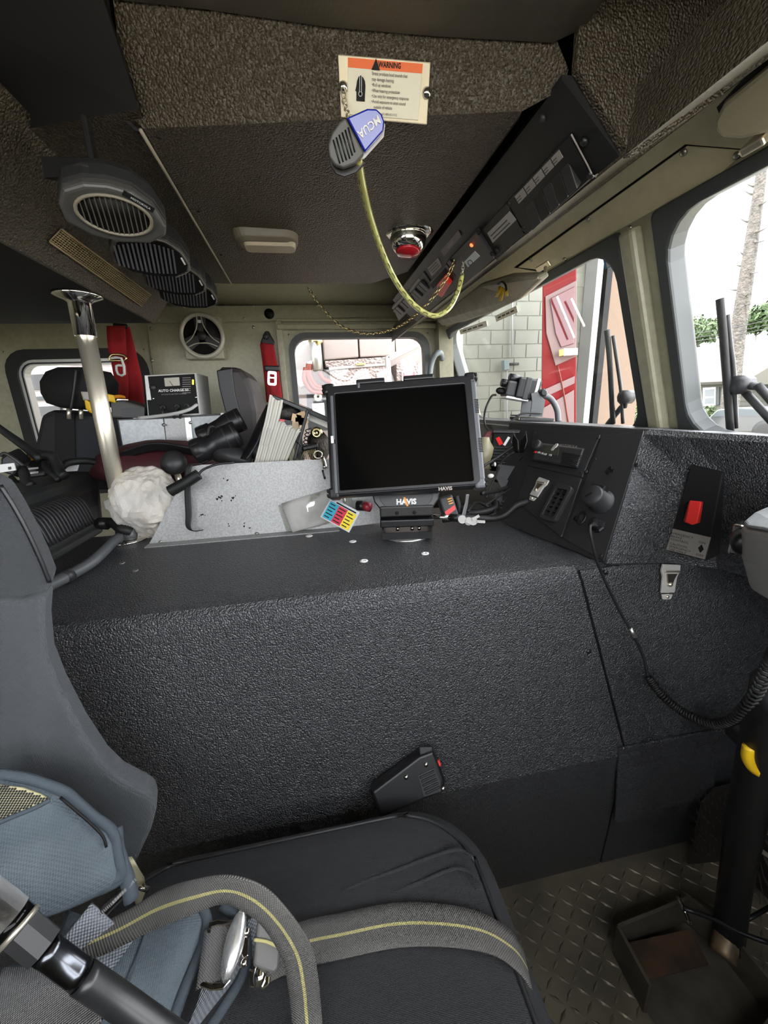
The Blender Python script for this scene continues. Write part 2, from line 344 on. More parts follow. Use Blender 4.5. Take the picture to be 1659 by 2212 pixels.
def window(n, Wn, gw, gm, inner, label):
    r = .09 if n == 1 else .08
    o = ring(FW, (Wn[0] - .004, Wn[1] + .004, Wn[2] - .004, Wn[3] + .004, r + .004), (Wn[0] + gw, Wn[1] - gw, Wn[2] + gw, Wn[3] - gw, r - gw * .5), -.045, .012).build('window_%d' % n, gm, kind='structure', label=label)
    if inner:
        i2 = (Wn[0] + gw, Wn[1] - gw, Wn[2] + gw, Wn[3] - gw)
        ring(FW, (*[a + s for a, s in zip(i2, (-.003, .003, -.003, .003))], r - gw * .5), (i2[0] + .022, i2[1] - .022, i2[2] + .022, i2[3] - .022, .05), -.04, .002).build('window_frame', MT['alu'], o)
        ring(FW, (i2[0] + .012, i2[1] - .012, i2[2] + .012, i2[3] - .012, .055), (i2[0] + .018, i2[1] - .018, i2[2] + .018, i2[3] - .018, .05), .001, .004).build('glazing_bead', MT['black'], o)
        MB().box(FW, -.995, -.965, i2[2] + .02, i2[3] - .02, -.035, -.01, .003).build('mullion', MT['black'], o)
    m = MB(); m.box(FW, Wn[0] + gw * .5, Wn[1] - gw * .5, Wn[2] + gw * .5, Wn[3] - gw * .5, -.030, -.026); m.build('pane', MT['glass'], o)
    return o
window(1, W1, .038, MT['rubber'], True, 'rear side window with thick black gasket behind the headrest')
window(2, W2, .022, MT['grey_rubber'], False, 'passenger door window in thin grey gasket')
DW_ = F((0, -.425, 0), (1, 0, 0), n=(0, 1, 0))
o5 = ring(DW_, (-.55, .97, -.14, .40, .01), (-.51, .86, -.10, .36, .07), -.02, .02).build('window_5', MT['rubber'], kind='structure', label='driver door window beside the camera')
MB().box(DW_, -.53, .90, -.12, .38, -.002, .002).build('pane', MT['glass'], o5)
boxes([(-1.75, -.70, -.43, -.425, -.25, .33)], 'window_6', MT['glass'], **ST)
# front: raked windscreens
WS = F((.84, .835, -.08), (0, -1, 0), n=(-.415, 0, -.14))
wf = MB()
g1 = (-1.22, -.045, -.03, .447); g2 = (.045, 1.20, -.03, .447)
wf.box(WS, -1.29, 1.29, .447, .48, -.06, 0); wf.box(WS, -.045, .045, -.03, .447, -.06, 0); wf.box(WS, -1.29, -1.22, -.03, .447, -.06, 0); wf.box(WS, 1.20, 1.29, -.03, .447, -.06, 0)
wfo = wf.build('wall_front', MT['cream'], **ST)
boxes([(.96, 1.0, -.45, 2.12, -1.11, -.10)], 'wall_firewall', MT['flat'], **ST)
MB().box(WS, -.022, .018, -.03, .44, 0, .03, .008).build('centre_pillar_cover', MT['cream'], wfo)
for n, g, lb in ((3, g1, 'passenger half of the windscreen, left of the centre pillar'), (4, g2, 'driver half of the windscreen, right of the centre pillar')):
    o = ring(WS, (g[0] - .002, g[1] + .002, g[2] - .002, g[3] + .002, .012), (g[0] + .026, g[1] - .022, g[2] + .016, g[3] - .024, .075), -.034, .010).build('window_%d' % n, MT['grey_rubber'], kind='structure', label=lb, bev=.006)
    m = MB(); m.box(WS, g[0] + .01, g[1] - .01, g[2] + .01, g[3] - .01, -.030, -.025); m.build('pane', MT['glass'], o)
# far corner post
b = MB(); b.ext([(.655, 2.10, .42), (.655, 2.03, .42), (.72, 2.0, .35), (.75, 2.10, .35)], (.02, 0, -.75)); b.build('trim_1', MT['cream'], **ST)
# header over the windscreen
hc = MB(); hc.ext([(.700, -.42, .346), (.635, -.42, .42), (.66, -.42, .46), (.74, -.42, .41)], (0, 2.51, 0)); hco = hc.build('trim_2', MT['cream_lit'], **ST)
HF = F((.6675, .9, .383), (0, -1, 0), n=V((-.074, 0, -.065)).normalized())
b = MB(); b.ext([HF.px(x, y, .0035) for x, y in ((1482, 317), (1612, 327), (1560, 372), (1180, 585), (1118, 578))], HF.n * -.003); b.build('access_panel', MT['cream_lit'], hco, bev=.001)
b = MB(); b.ext([HF.px(x, y, .001) for x, y in ((1479, 313), (1618, 324), (1564, 376), (1180, 590), (1110, 578))], HF.n * -.002); b.build('panel_gap', MT['ink'], hco)
for x, y in ((1478, 328), (1594, 334), (1271, 473), (1362, 492), (1147, 560), (1221, 560)):
    MB().lathe(F(HF.px(x, y, .003), HF.u, n=HF.n), [(.006, 0), (.006, .003), (.003, .005), (.0005, .005)], 10).build('screw', MT['screw'], hco)
hv = MB(); hv.ext([(.43, 0, .30), (.437, 0, .372), (.57, 0, .378), (.57, 0, .545), (.70, 0, .545), (.645, 0, .43), (.632, 0, .421)], (0, 2.09, 0))
hv.v = [p + V((0, -.42, 0)) if p.y < .5 else p for p in hv.v]
hvo = hv.build('ceiling_header', MT['vinyl_warm_lit'], **ST)
MB().ext([(.352, .548, .385), (.436, .548, .302), (.445, .548, .302), (.568, .548, .375), (.57, .548, .548), (.352, .548, .548)], (0, .010, 0)).build('recess_end_wall', MT['vinyl_warm_lit'], hvo)
# headliner above the driver and cream roof lining at the far side
A_, B_ = V((-.198, .708, .38)), V((.36, .578, .38))
FUp = V((-.01, -.055, .125)).normalized(); FN = (B_ - A_).cross(FUp).normalized()
if FN.y > 0: FN = -FN
FC = F(A_, B_ - A_, n=FN)      # label face of the overhead console
hl = MB(); e = [FC.px(x, y) for x, y in ((250, -20), (440, 0), (700, 38), (950, 60), (1195, 73), (1260, 40))]
hl.slab([[p + V((0, -.0, .001)) for p in e], [V((p.x, p.y - .25, p.z + .015)) for p in e], [V((p.x, -.40, .51)) for p in e]], -.01)
hlo = hl.build('ceiling_lining', MT['fabric_cream'], **ST)
MB().lathe(F(P(1222, 28, Z=e[4].z + .012), (1, 0, 0), n=(0, 0, -1)), [(.011, -.002), (.011, .003), (.007, .007), (.001, .0085)], 16).build('button', MT['black2'], hlo)
b = MB(); b.slab([[(-1.3, 1.38, .492), (-.4, 1.38, .492), (.62, 1.38, .492)], [(-1.3, 2.1, .468), (-.4, 2.1, .468), (.64, 2.1, .468)]], -.01); b.build('ceiling_panel', MT['cream'], **ST)
# ------------------------------------------------------------------ overhead console (label face + underside)
oc = thing('overhead_console', 'large dark pebbled overhead console with warning sign over engine cover', 'console', (0.08, 1.0, .38))
topL, topR = FC.px(243, -10), FC.px(1198, 74)
b = MB()
k1, k2 = FC.px(1228, 150), FC.px(1216, 192)
near = [FC.px(310, 278), FC.px(1128, 240), k2]
far = [P(503, 613, Z=.38), P(800, 613, Z=.38), P(881, 587, Z=.38)]
und = [near[0], near[1], P(1120, 258, Z=.38), far[2], far[1], far[0]]
fac = [near[0], FC.px(272, 240), topL, FC.px(700, 36), topR, k1, k2, near[1]]
n_ = len(und); b.add(und + [p + V((0, 0, .012)) for p in und], [tuple(range(n_)), tuple(range(n_, 2 * n_))] + [(i, (i + 1) % n_, n_ + (i + 1) % n_, n_ + i) for i in range(n_)])
b.build('underside_panel', MT['vinyl_warm_lit'], oc)
b = MB(); b.ext(fac, FC.n * -.012); b.build('face_panel', MT['vinyl_warm_lit'], oc)
pp = [near[0] + V((-.004, 0, -.002)), far[0] + V((-.004, 0, -.002))]
MB().tube(pp, .0026, 8).build('edge_piping', mat('grey_piping', (.32, .29, .22), .6), oc)
b = MB(); b.ext([p + V((-.006, .004, -.001)) for p in (near[0], FC.px(272, 240), topL)] + [p + V((-.012, .004, -.001)) for p in (topL, FC.px(270, 240), near[0])], V((0, .01, .002))); b.build('edge_shadow_gap', MT['ink'], oc)
for x, y in ((345, 296), (430, 456), (478, 550)):
    MB().lathe(F(P(x, y, Z=.38), (1, 0, 0), n=(0, 0, -1)), [(.0045, -.001), (.0045, .002), (.0005, .0028)], 8).build('screw', MT['dscrew'], oc)
# rear ceiling bay left of the console
rb = thing('rear_ceiling_panel', 'dark flat ceiling panel left of the overhead console piping seam', 'ceiling panel', (-.35, 1.0, .385))
c1, c2 = P(-60, 300, Z=.387), P(300, 236, Z=.387)
b = MB(); b.add([P(-60, 300, Z=.387), P(300, 236, Z=.387), P(313, 280, Z=.387), P(502, 613, Z=.387), V((-.75, 1.42, .387)), V((-.75, .8, .387))], [(0, 1, 2, 3, 4, 5)]); b.f = [(0, 1, 2, 3, 4, 5)]
b.v += [p + V((0, 0, .01)) for p in b.v]; b.f = [(0, 1, 2, 3, 4, 5), (6, 7, 8, 9, 10, 11)] + [(i, (i + 1) % 6, 6 + (i + 1) % 6, 6 + i) for i in range(6)]; b.sm = [False] * len(b.f)
b.build('underside_panel', MT['vinyl_warm_lit'], rb)
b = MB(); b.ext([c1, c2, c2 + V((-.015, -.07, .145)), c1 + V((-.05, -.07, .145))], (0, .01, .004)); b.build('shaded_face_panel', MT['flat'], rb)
# air duct with slanted grille face
du = thing('ceiling_air_duct', 'dark pebbled ceiling duct with slanted face and long vent grille', 'air duct', (-.5, 1.0, .267))
DF = F((-.448, 1.0, .267), (0, 1, 0), n=V((.113, 0, -.093)).normalized())
b = MB(); pr = [(-.448, .267), (-.340, .398), (-.60, .40), (-.60, .285)]
b.ext([(x, .40, z) for x, z in pr], (0, 1.02, 0)); b.build('slanted_face', MT['vinyl_warm_lit'], du)
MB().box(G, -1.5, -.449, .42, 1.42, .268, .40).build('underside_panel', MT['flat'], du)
gq = [DF.px(x, y, .002) for x, y in ((131, 494), (105, 521), (304, 660), (324, 636))]
def bil(qd, s, t): return qd[0].lerp(qd[3], s).lerp(qd[1].lerp(qd[2], s), t)
gr = MB(); gr.ext(gq, DF.n * -.001); gb = gr.build('vent_grille', MT['ink'], du)
m_gr = mat('tan_grille_plastic', (.26, .20, .10), .5)
b = MB()
for i in range(53): 
    s = i / 52; b.tube([bil(gq, s, 0) + DF.n * .001, bil(gq, s, 1) + DF.n * .001], .0011, 4, k=1)
b.build('grille_cross_bars', m_gr, gb)
for j in range(9):
    t = j / 8; MB().tube([bil(gq, 0, t) + DF.n * .002, bil(gq, 1, t) + DF.n * .002], .0010 if 0 < j < 8 else .0022, 5, k=1).build('grille_bar', m_gr, gb)
# ------------------------------------------------------------------ engine cover
ec = thing('engine_cover', 'large black pebbled engine cover between the seats', 'engine cover', (0, .86, -1.11))
ZT = -.306
def lerp3(a, b_, t): return V(a).lerp(V(b_), t)
prof = [(.640, ZT), (.622, ZT - .002), (.612, ZT - .010), (.606, ZT - .03), (.562, -.705), (.560, -.72), (.562, -.735), (.608, -1.11)]
def seamx(z): return .468 + (ZT - z) * (.117 / .414) if z > -.72 else .585 + (-.72 - z) * .06
b = MB(); rows = []
for (y, z) in [(1.12, -.55), (1.12, ZT - .02), (1.10, ZT)] + prof: rows.append([V((-.95, y, z)), V((-.3, y, z)), V((seamx(z) - .003, y, z))])
b.slab(rows, -.02, smooth=False); b.build('main_panel', MT['vinyl'], ec, bev=.0)
b = MB(); rows = []
for (y, z) in prof[2:]: rows.append([V((seamx(z) + .003, y, z)), V((.95, y, z))])
b.slab(rows, -.02, smooth=False); b.build('forward_side_panel', MT['vinyl'], ec)
b = MB(); rows = []
for (y, z) in prof: rows.append([V((seamx(z) - .006, y + .003, z - .003)), V((seamx(z) + .006, y + .003, z - .003))])
b.slab(rows, -.004, smooth=False); b.build('seam_gap', MT['ink'], ec)
def onside(x, y):            # a point of the slanted side face under a pixel
    n = V((0, -.675, .044)); n = V((0, -.369, .0445)).normalized(); return PL(x, y, (0, .606, ZT - .03), n), n
for x, y in ((1271, 1407), (1308, 1236)):
    p, n = onside(x, y); MB().lathe(F(p, (1, 0, 0), n=n), [(.005, -.001), (.005, .0015), (.0005, .003)], 10).build('screw', MT['dscrew'], ec)
p = P(1400, 1746, Y=.568); MB().lathe(F(p, (1, 0, 0), n=(0, -1, 0)), [(.005, -.001), (.005, .0015), (.0005, .003)], 10).build('screw', MT['dscrew'], ec)
for x, y in ((762, 1170), (918, 1196), (786, 1212), (263, 1217), (292, 1233), (668, 1158)):
    MB().lathe(WF(P(x, y, Z=ZT)), [(.0085 if x > 600 else .006, 0), (.0085 if x > 600 else .006, .0012), (.003, .0018), (.0028, .0008), (.0003, .0008)], 14).build('washer', MT['white'] if x > 600 else MT['screw'], ec)
p = MB(); p.box(G, .45, .60, .62, 1.12, -.50, ZT - .002); p.build('forward_top_panel', MT['vinyl'], ec)
# lower kick panel joint
b = MB(); b.ext([P(1330, 1778, Y=.562), P(1512, 1727, Y=.562), P(1545, 1700, Y=.562), P(1560, 1575, Y=.555), P(1338, 1618, Y=.555)], (0, .006, 0)); b.build('access_plate', MT['vinyl'], ec, bev=.002)
# ------------------------------------------------------------------ dashboard
da = thing('dashboard', 'black pebbled dashboard below the windscreen with side switch panels', 'dashboard', (.75, .7, -1.11))
BL, BR, TR = P(1082, 1128, Z=ZT), P(1306, 1216, Z=ZT), P(1395, 930, Z=-.0715)
pn = (BR - BL).cross(TR - BL).normalized()
if pn.x > 0: pn = -pn
RP = F(BL, BR - BL, n=pn)      # radio panel frame
TLp = RP.px(1100, 914)
b = MB(); b.ext([BL, BR, TR, TLp], RP.n * -.02); b.build('radio_panel_back', MT['plate'], da)
L0, L2 = V(TR), V(BR); zt_ = L0.z
dt = [L0, P(1480, 935, Z=zt_), P(1575, 941, Z=zt_), P(1659, 946, Z=zt_)]; dt.append(V((dt[3].x, -.42, zt_)))
db = [L2, P(1440, 1214, Y=.606), P(1545, 1226, Y=.56), P(1640, 1252, Y=.48), V((.72, -.42, -.27))]
def drow(t, d=(0, 0, 0)): return [a.lerp(c, t) + V(d) for a, c in zip(dt, db)]
rows = [[V((.845, p.y + (.10 if k == 0 else 0), -.082)) for k, p in enumerate(dt)], drow(0, (.008, 0, .002)), drow(.03, (-.003, 0, 0)), drow(.27), drow(.29, (-.002, 0, 0)), drow(.6), drow(.94), drow(1, (.004, 0, -.002)), [p + V((.06, .004, -.016)) for p in db], [V((.93, min(p.y + .02, .60), -.37)) for p in db]]
b = MB()
b.slab(rows, -.012, smooth=False); b.build('driver_face', MT['vinyl'], da)
b = MB(); b.slab([[V((.845, 2.08, -.085)), V((.845, L0.y + .10, -.080))], [V((TLp.x + .012, 2.08, TLp.z - .002)), L0 + V((.008, 0, .002))], [V((TLp.x, 2.08, TLp.z - .02)), L0 + V((-.002, .02, -.02))]], -.012, smooth=False); b.build('top_panel', MT['vinyl'], da)
b = MB(); b.ext([TLp + V((.02, 0, -.012)), V((TLp.x + .02, 2.08, TLp.z - .012)), V((TLp.x - .02, 2.08, -.62)), V((BL.x + .12, BL.y + .1, -.62)), BL + V((.02, .02, -.02))], (.03, 0, 0)); b.build('passenger_face', MT['plate'], da)
# ------------------------------------------------------------------ things on the overhead console
def pq(fr, pts, t, name, m, parent, c=0, **k):       # a flat plate whose outline is given in pixels on a frame's plane
    return MB().ext([fr.px(x, y, c) for x, y in pts], fr.n * t).build(name, m, parent, **k)
def sub(fr, q4):                                      # frame spanning a pixel quad (tl, tr, br, bl) and its size
    p = [fr.px(x, y) for x, y in q4]; c = (p[0] + p[1] + p[2] + p[3]) / 4; u = (p[1] - p[0] + p[2] - p[3]) / 2
    f2 = F(c, u, n=fr.n); return f2, u.length, ((p[0] - p[3] + p[1] - p[2]) / 2).dot(f2.v)
# warning sign
wq = [(730, 118), (930, 135), (922, 270), (737, 254)]
ws = thing('warning_sign', 'aluminium warning sign with orange WARNING band and black head symbol', 'sign', FC.px(830, 270, .003))
pq(FC, wq, .002, 'backing_plate', mat('scuffed_pale_metal', (.62, .55, .40), .4, .3, var=(30, (.50, .44, .32))), ws, .001, bev=.001)
LQ = [(749, 126), (910, 139), (906, 261), (755, 248)]
lf, lw_, lh_ = sub(FC, LQ)
def lp(a, b_): return lf.p((a - .5) * lw_, (.5 - b_) * lh_)
def LFr(a, b_, c=.0046): return lf.at((a - .5) * lw_, (.5 - b_) * lh_, c)
m_lab = mat('cream_sticker', (.70, .66, .52), .45)
MB().box(lf, -lw_ / 2, lw_ / 2, -lh_ / 2, lh_ / 2, .003, .0042, .0004).build('sticker', m_lab, ws)
MB().box(lf, -lw_ / 2, lw_ / 2, lh_ * .335, lh_ / 2, .0042, .0045).build('orange_band', MT['orange'], ws)
text('WARNING', LFr(.56, .075), lh_ * .135, MT['ink'], ws, bold=.0002, sx=.86)
tri = LFr(.375, .085); MB().add([tri.p(-.0055, -.0045, .0005), tri.p(.0055, -.0045, .0005), tri.p(0, .0055, .0005)], [(0, 1, 2)]).build('warning_triangle', MT['ink'], ws)
for i, t in enumerate(('Sirens produce loud sounds that', 'may damage hearing', '\u2022Roll up windows', '\u2022Wear hearing protection', '\u2022Use only for emergency response', '\u2022Avoid exposure to siren sound', '   outside of vehicle')):
    text(t, LFr(.325 if i < 2 else .33, .235 + i * .098), lh_ * .088, MT['ink'], ws, ax='LEFT', sx=.78)
text('Refer to instructions or call 1-800-433-9132', LFr(.19, .945), lh_ * .066, MT['ink'], ws, ax='LEFT', sx=.80)
hd = LFr(.175, .54); S = lh_
out = [(-.10, -.20), (.115, -.20), (.125, .08), (.11, .16), (.06, .225), (0, .25), (-.05, .235), (-.09, .16), (-.11, .06), (-.135, -.02), (-.105, -.035), (-.105, -.2)]
MB().ext([hd.p(a * S, c * S, .0002) for a, c in out], hd.n * .0003).build('head_symbol', MT['ink'], ws)
for w_, m_, c_ in ((.030, MT['white'], .0007), (.018, MT['ink'], .0010)):
    b = MB(); b.ext([hd.p(-w_ * S, -.03 * S, c_), hd.p(w_ * S, -.03 * S, c_), hd.p(w_ * S, .25 * S, c_), hd.p(-w_ * S, .25 * S, c_)], hd.n * .0002)
    b.lathe(hd.at(0, -.07 * S), [(w_ * S * 1.7 if w_ > .02 else .035 * S, c_), (w_ * S * 1.7 if w_ > .02 else .035 * S, c_ + .0002)], 16); b.build('earplug_symbol', m_, ws)
for x, y in ((742, 188), (922, 201)):
    MB().lathe(F(FC.px(x, y, .003), FC.u, n=FC.n), [(.006, 0), (.006, .0018), (.0035, .004), (.0004, .0046)], 12).build('screw', MT['chrome'], ws)
# chain links helper
def chain(name, pts, link, r, m, parent=None, **kw):
    path = smooth_path(pts, 14); L = [0]
    for i in range(1, len(path)): L.append(L[-1] + (path[i] - path[i - 1]).length)
    n = max(2, int(L[-1] / (link * .78))); b = MB(); j = 0
    for i in range(n):
        d = (i + .5) / n * L[-1]
        while j < len(L) - 2 and L[j + 1] < d: j += 1
        p = path[j].lerp(path[j + 1], (d - L[j]) / max(1e-9, L[j + 1] - L[j])); t = (path[j + 1] - path[j]).normalized()
        s_ = t.cross(V((.3, .2, 1))).normalized(); u = t.cross(s_)
        if i % 2: s_ = u
        ov = [p + t * (math.cos(a) * link * .5) + s_ * (math.sin(a) * link * .30) for a in [k * math.pi / 4 for k in range(8)]]
        b.tube(ov, r, 5, 1, closed=True, raw=True)
    return b.build(name, m, parent, **kw)
m_brass = mat('brass_chain', (.55, .45, .22), .25, 1)
# squeeze clip hanging from the sign
cl = thing('clip_light', 'blue and black squeeze clip lettered MCUA hanging below the warning sign', 'clip', P(763, 345, Y=.60))
cf = F(P(763, 306, Y=.605), P(812, 268, Y=.605) - P(718, 340, Y=.605), n=V((-.05, -.95, -.25)))
px_m = dep(cf.o) / 850 * 1.02
def cp(a, c): return (a * px_m, c * px_m)
out_b = [(8, -30), (60, -22), (70, -10), (71, 2), (66, 14), (50, 24), (6, 34)]
out_g = [(4, 35), (-10, 36), (-35, 30), (-52, 18), (-60, 2), (-58, -14), (-46, -27), (-20, -34), (6, -31)]
m_blue = mat('translucent_blue_plastic', (.008, .018, .30), .2, clear=.3); m_cg = mat('grey_clip_plastic', (.07, .068, .06), .45)
MB().ext([cf.p(*cp(a, c), .002) for a, c in out_b], cf.n * .010).build('blue_lens', m_blue, cl, bev=.002)
MB().ext([cf.p(*cp(a, c), .001) for a, c in out_g], cf.n * .011).build('grip', m_cg, cl, bev=.002)
MB().ext([cf.p(*cp(a * 1.02 - 2, c * 1.02 - 10), -.010) for a, c in out_g + out_b[:4][::-1]][:9], cf.n * .006).build('rear_jaw', MT['black'], cl, bev=.001)
b = MB(); b.ext([cf.p(*cp(a, c - 3), -.001) for a, c in ((4, -32), (60, -24), (72, -10), (71, 2), (-20, -20))], cf.n * .003); b.build('white_rim', MT['white'], cl)
for i in range(6):
    a = -48 + i * 7.5; MB().tube([cf.p(*cp(a, -22 + abs(i - 3) * 1.5), .0125), cf.p(*cp(a + 10, 20), .0125)], .0011, 6, 1).build('grip_rib', MT['black'], cl)
text('MCUA', F(cf.p(*cp(37, -1), .0125), -cf.u, n=cf.n), 19 * px_m, MT['white'], cl, bold=.0002, sx=.95)
chain('hanging_chain', [FC.px(741, 190, .008), FC.px(744, 220, .010), P(756, 262, Y=.60)], .010, .0009, MT['steel'], cl)
# yellow cord tube with inner chain
YT = [(773, 342, .61), (783, 400, .66), (800, 470, .74), (826, 545, .82), (858, 612, .88), (896, 660, .92), (935, 682, .95), (968, 668, .97), (988, 632, .99), (998, 596, 1.0)]
yp = [P(x, y, Y=Y) for x, y, Y in YT]
gc = thing('tether_cord', 'yellow green clear tube with chain inside, slung from clip to switch console', 'cord', yp[6] - V((0, 0, .01)))
m_tube = mat('clear_yellow_tube', (.46, .46, .16), .15, clear=.6)
tb_ = MB(); tb_.tube(yp, .0058, 10, 8); tb_.build('tube', m_tube, gc)
chain('inner_chain', [p + V((-.003, -.006, -.001)) for p in yp], .016, .0008, mat('olive_chain', (.16, .15, .05), .3, .8), gc)
chain('end_chain', [yp[-1], P(1004, 545, Y=1.03), P(1013, 492, Y=1.04)], .012, .0011, MT['steel'], gc)
MB().lathe(F(P(1013, 490, Y=1.045), (0, -1, 0), n=(-.6, 0, -.8)), [(.009, -.004), (.009, .004), (.004, .010), (.001, .012)], 14).build('anchor_bolt', MT['steel'], gc)
sc2 = [P(x, y, Y=Y) for x, y, Y in ((665, 622, 1.40), (690, 658, 1.38), (730, 700, 1.34), (775, 719, 1.30), (820, 719, 1.25), (868, 702, 1.18), (915, 665, 1.10), (950, 622, 1.06), (975, 580, 1.04), (1010, 497, 1.04))]
chain('sagging_chain', sc2, .014, .0014, m_brass, None, label='brass chain sagging in front of the passenger door window', cat='chain')
# lamps under the console
dl = thing('dome_lamp', 'grey rectangular dome lamp with frosted lens left of the red lamp', 'lamp', P(577, 520, Z=.36))
df_ = WF(P(578, 512, Z=.38)); df_ = F(P(580, 505, Z=.38), (1, 0, 0), n=(0, 0, -1))
m_dg = mat('warm_grey_housing', (.14, .12, .085), .5); b = MB()
b.loft([rrect(df_, -.078, .066, -.040, .040, .028, 0), rrect(df_, -.074, .063, -.037, .037, .028, .018), rrect(df_, -.062, .052, -.028, .028, .02, .025)], smooth=False); b.build('housing', m_dg, dl, bev=.003)
b = MB(); b.loft([rrect(df_, -.056, .058, -.024, .026, .012, .023), rrect(df_, -.053, .055, -.021, .022, .012, .031)], smooth=False); lens = b.build('lens', mat('frosted_lens', (.42, .36, .26), .3, bump=(700, .6, .001)), dl)
rl = thing('map_lamp', 'round chrome map lamp with red lens beside the switch console', 'lamp', P(878, 515, Z=.35))
rf = F(P(885, 500, Z=.379), (1, 0, 0), n=(0, 0, -1))
MB().lathe(rf, [(.058, 0), (.058, .003), (.046, .009), (.040, .010)], 32).build('bezel', MT['chrome'], rl)
rf2 = F(rf.p(-.004, 0, .012), (1, .0, 0), n=(-.06, -.12, -.98))
MB().lathe(rf2, [(.036, -.008), (.042, .004), (.038, .020), (.028, .030)], 28).build('swivel_dome', MT['chrome'], rl)
MB().lathe(rf2, [(.029, .029), (.026, .034), (.012, .037), (.001, .0375)], 24).build('red_lens', mat('red_lens', (.45, .01, .02), .12, clear=.6), rl)
tg = thing('rating_tag', 'small metal tag with dark border beside the yellow cord', 'tag', P(796, 530, Z=.375))
tf = F(P(797, 522, Z=.379), (.35, 1, 0), n=(0, 0, -1)); MB().box(tf, -.040, .040, -.011, .011, 0, .001).build('plate', MT['alu'], tg); MB().box(tf, -.030, .030, -.007, .007, .001, .0014).build('print', MT['black2'], tg); MB().box(tf, -.026, .026, -.003, .003, .0014, .0017).build('pale_line', MT['white'], tg)
# ------------------------------------------------------------------ overhead switch console
SW = F((.34, .6, .379), (0, -1, 0), n=V((-.076, 0, -.095)).normalized())
m_swp = mat('switch_plate_black', (.010, .010, .010), .45); m_swp2 = mat('switch_plate_grey', (.034, .031, .032), .45); m_tag = mat('faded_label', (.30, .27, .25), .6)
so_ = thing('overhead_switch_console', 'black angled switch console running along the windscreen header', 'switch console', (.4, 1.1, .30))
b = MB(); pr = [(.340, .379), (.432, .3035), (.445, .31), (.445, .384), (.340, .384)]
b.ext([(x, .559, z) for x, z in pr], (0, 1.055, 0)); b.build('housing', m_swp, so_)
rp_ = pq(SW, [(1234, 287), (1282, 381), (1140, 504), (1098, 432)], .004, 'rocker_panel', m_swp, so_, .001, bev=.001)
b = MB(); b.tube([SW.px(x, y, .005) for x, y in ((1234, 290), (1280, 379), (1275, 387), (1143, 502))], .0011, 6, 3); b.build('panel_edge', m_tag, rp_)
c0, c1_ = (1214, 330), (1118, 428)
for i in range(5):
    def mix(a, c, t): return (a[0] + (c[0] - a[0]) * t, a[1] + (c[1] - a[1]) * t)
    a0, a1 = mix((1209, 322), (1111, 425), (i + .06) / 5), mix((1209, 322), (1111, 425), (i + .94) / 5); d0, d1 = mix((1218, 338), (1120, 441), (i + .06) / 5), mix((1218, 338), (1120, 441), (i + .94) / 5)
    lb = pq(SW, [a0, d0, d1, a1], .0008, 'switch_label', m_tag, rp_, .005)
    f2, w2, h2 = sub(SW, [a1, a0, d0, d1])
    for r_i in range(2): MB().box(f2, -w2 * .30, w2 * (.30 - .1 * r_i), (.14 - r_i * .30) * abs(h2) - .0006, (.14 - r_i * .30) * abs(h2) + .0006, .0058, .0062).build('print_line', m_swp2, lb)
    e0, e1 = mix((1227, 345), (1131, 447), (i + .04) / 5), mix((1227, 345), (1131, 447), (i + .96) / 5); g0, g1_ = mix((1258, 392), (1158, 487), (i + .04) / 5), mix((1258, 392), (1158, 487), (i + .96) / 5)
    qd = [e0, g0, g1_, e1]; pb = [SW.px(x, y, .004) for x, y in qd]; pc = [SW.px(x, y, .016) for x, y in (mix(e0, g0, .1), mix(e0, g0, .5), mix(e1, g1_, .5), mix(e1, g1_, .1))]
    mid = lambda u, v_: u.lerp(v_, .5)
    MB().add([pb[0], mid(pb[0], pb[1]) + SW.n * .006, pb[1] + SW.n * .012, pb[1], pb[3], mid(pb[3], pb[2]) + SW.n * .006, pb[2] + SW.n * .012, pb[2]], [(0, 1, 2, 3), (4, 7, 6, 5), (0, 4, 5, 1), (1, 5, 6, 2), (2, 6, 7, 3), (3, 7, 4, 0)]).build('rocker_switch', m_swp if i % 2 else MT['black2'], rp_, bev=.0015)
p2_ = pq(SW, [(1064, 470), (1098, 436), (1134, 503), (1075, 560), (1040, 498)], .003, 'blank_plate', m_swp, so_, .0005)
pq(SW, [(1053, 503), (1101, 456), (1116, 474), (1065, 524)], .001, 'white_label', mat('grey_white_label', (.34, .31, .30), .6), p2_, .004)
f2, w2, h2 = sub(SW, [(1053, 503), (1101, 456), (1116, 474), (1065, 524)])
for i in range(2): MB().box(f2, -w2 * .36, w2 * .36, (.12 - i * .34) * h2 - .0012, (.12 - i * .34) * h2 + .0012, .005, .0054).build('print_line', m_swp2, p2_)
lp_ = pq(SW, [(1035, 491), (1073, 551), (1005, 611), (969, 560)], .010, 'control_box', m_swp2, so_, .001, bev=.002)
MB().lathe(F(SW.px(1019, 529, .011), SW.u, n=SW.n), [(.004, -.001), (.004, .002), (.001, .004)], 12).build('indicator', mat('lit_red_indicator', (.9, .08, .02), .3, emit=2.5), lp_)
sk = pq(SW, [(1026, 542), (1037, 553), (1011, 577), (1003, 565)], .0008, 'sticker', mat('pale_blue_sticker', (.50, .55, .56), .5), lp_, .011)
MB().tube([SW.px(x, y, .0122) for x, y in ((1010, 566), (1016, 562), (1021, 568), (1015, 573))], .0007, 5, 3, closed=True).build('ink_ring', MT['ink'], sk)
for x, y in ((1034, 502), (1063, 548), (1000, 602), (976, 562)): MB().lathe(F(SW.px(x, y, .011), SW.u, n=SW.n), [(.005, -.001), (.0045, .003), (.0005, .004)], 8).build('screw', MT['ink'], lp_)
nt_ = pq(SW, [(952, 541), (990, 497), (997, 509), (960, 553)], .0015, 'name_tag', mat('maroon_tag', (.10, .075, .075), .4), so_, .001)
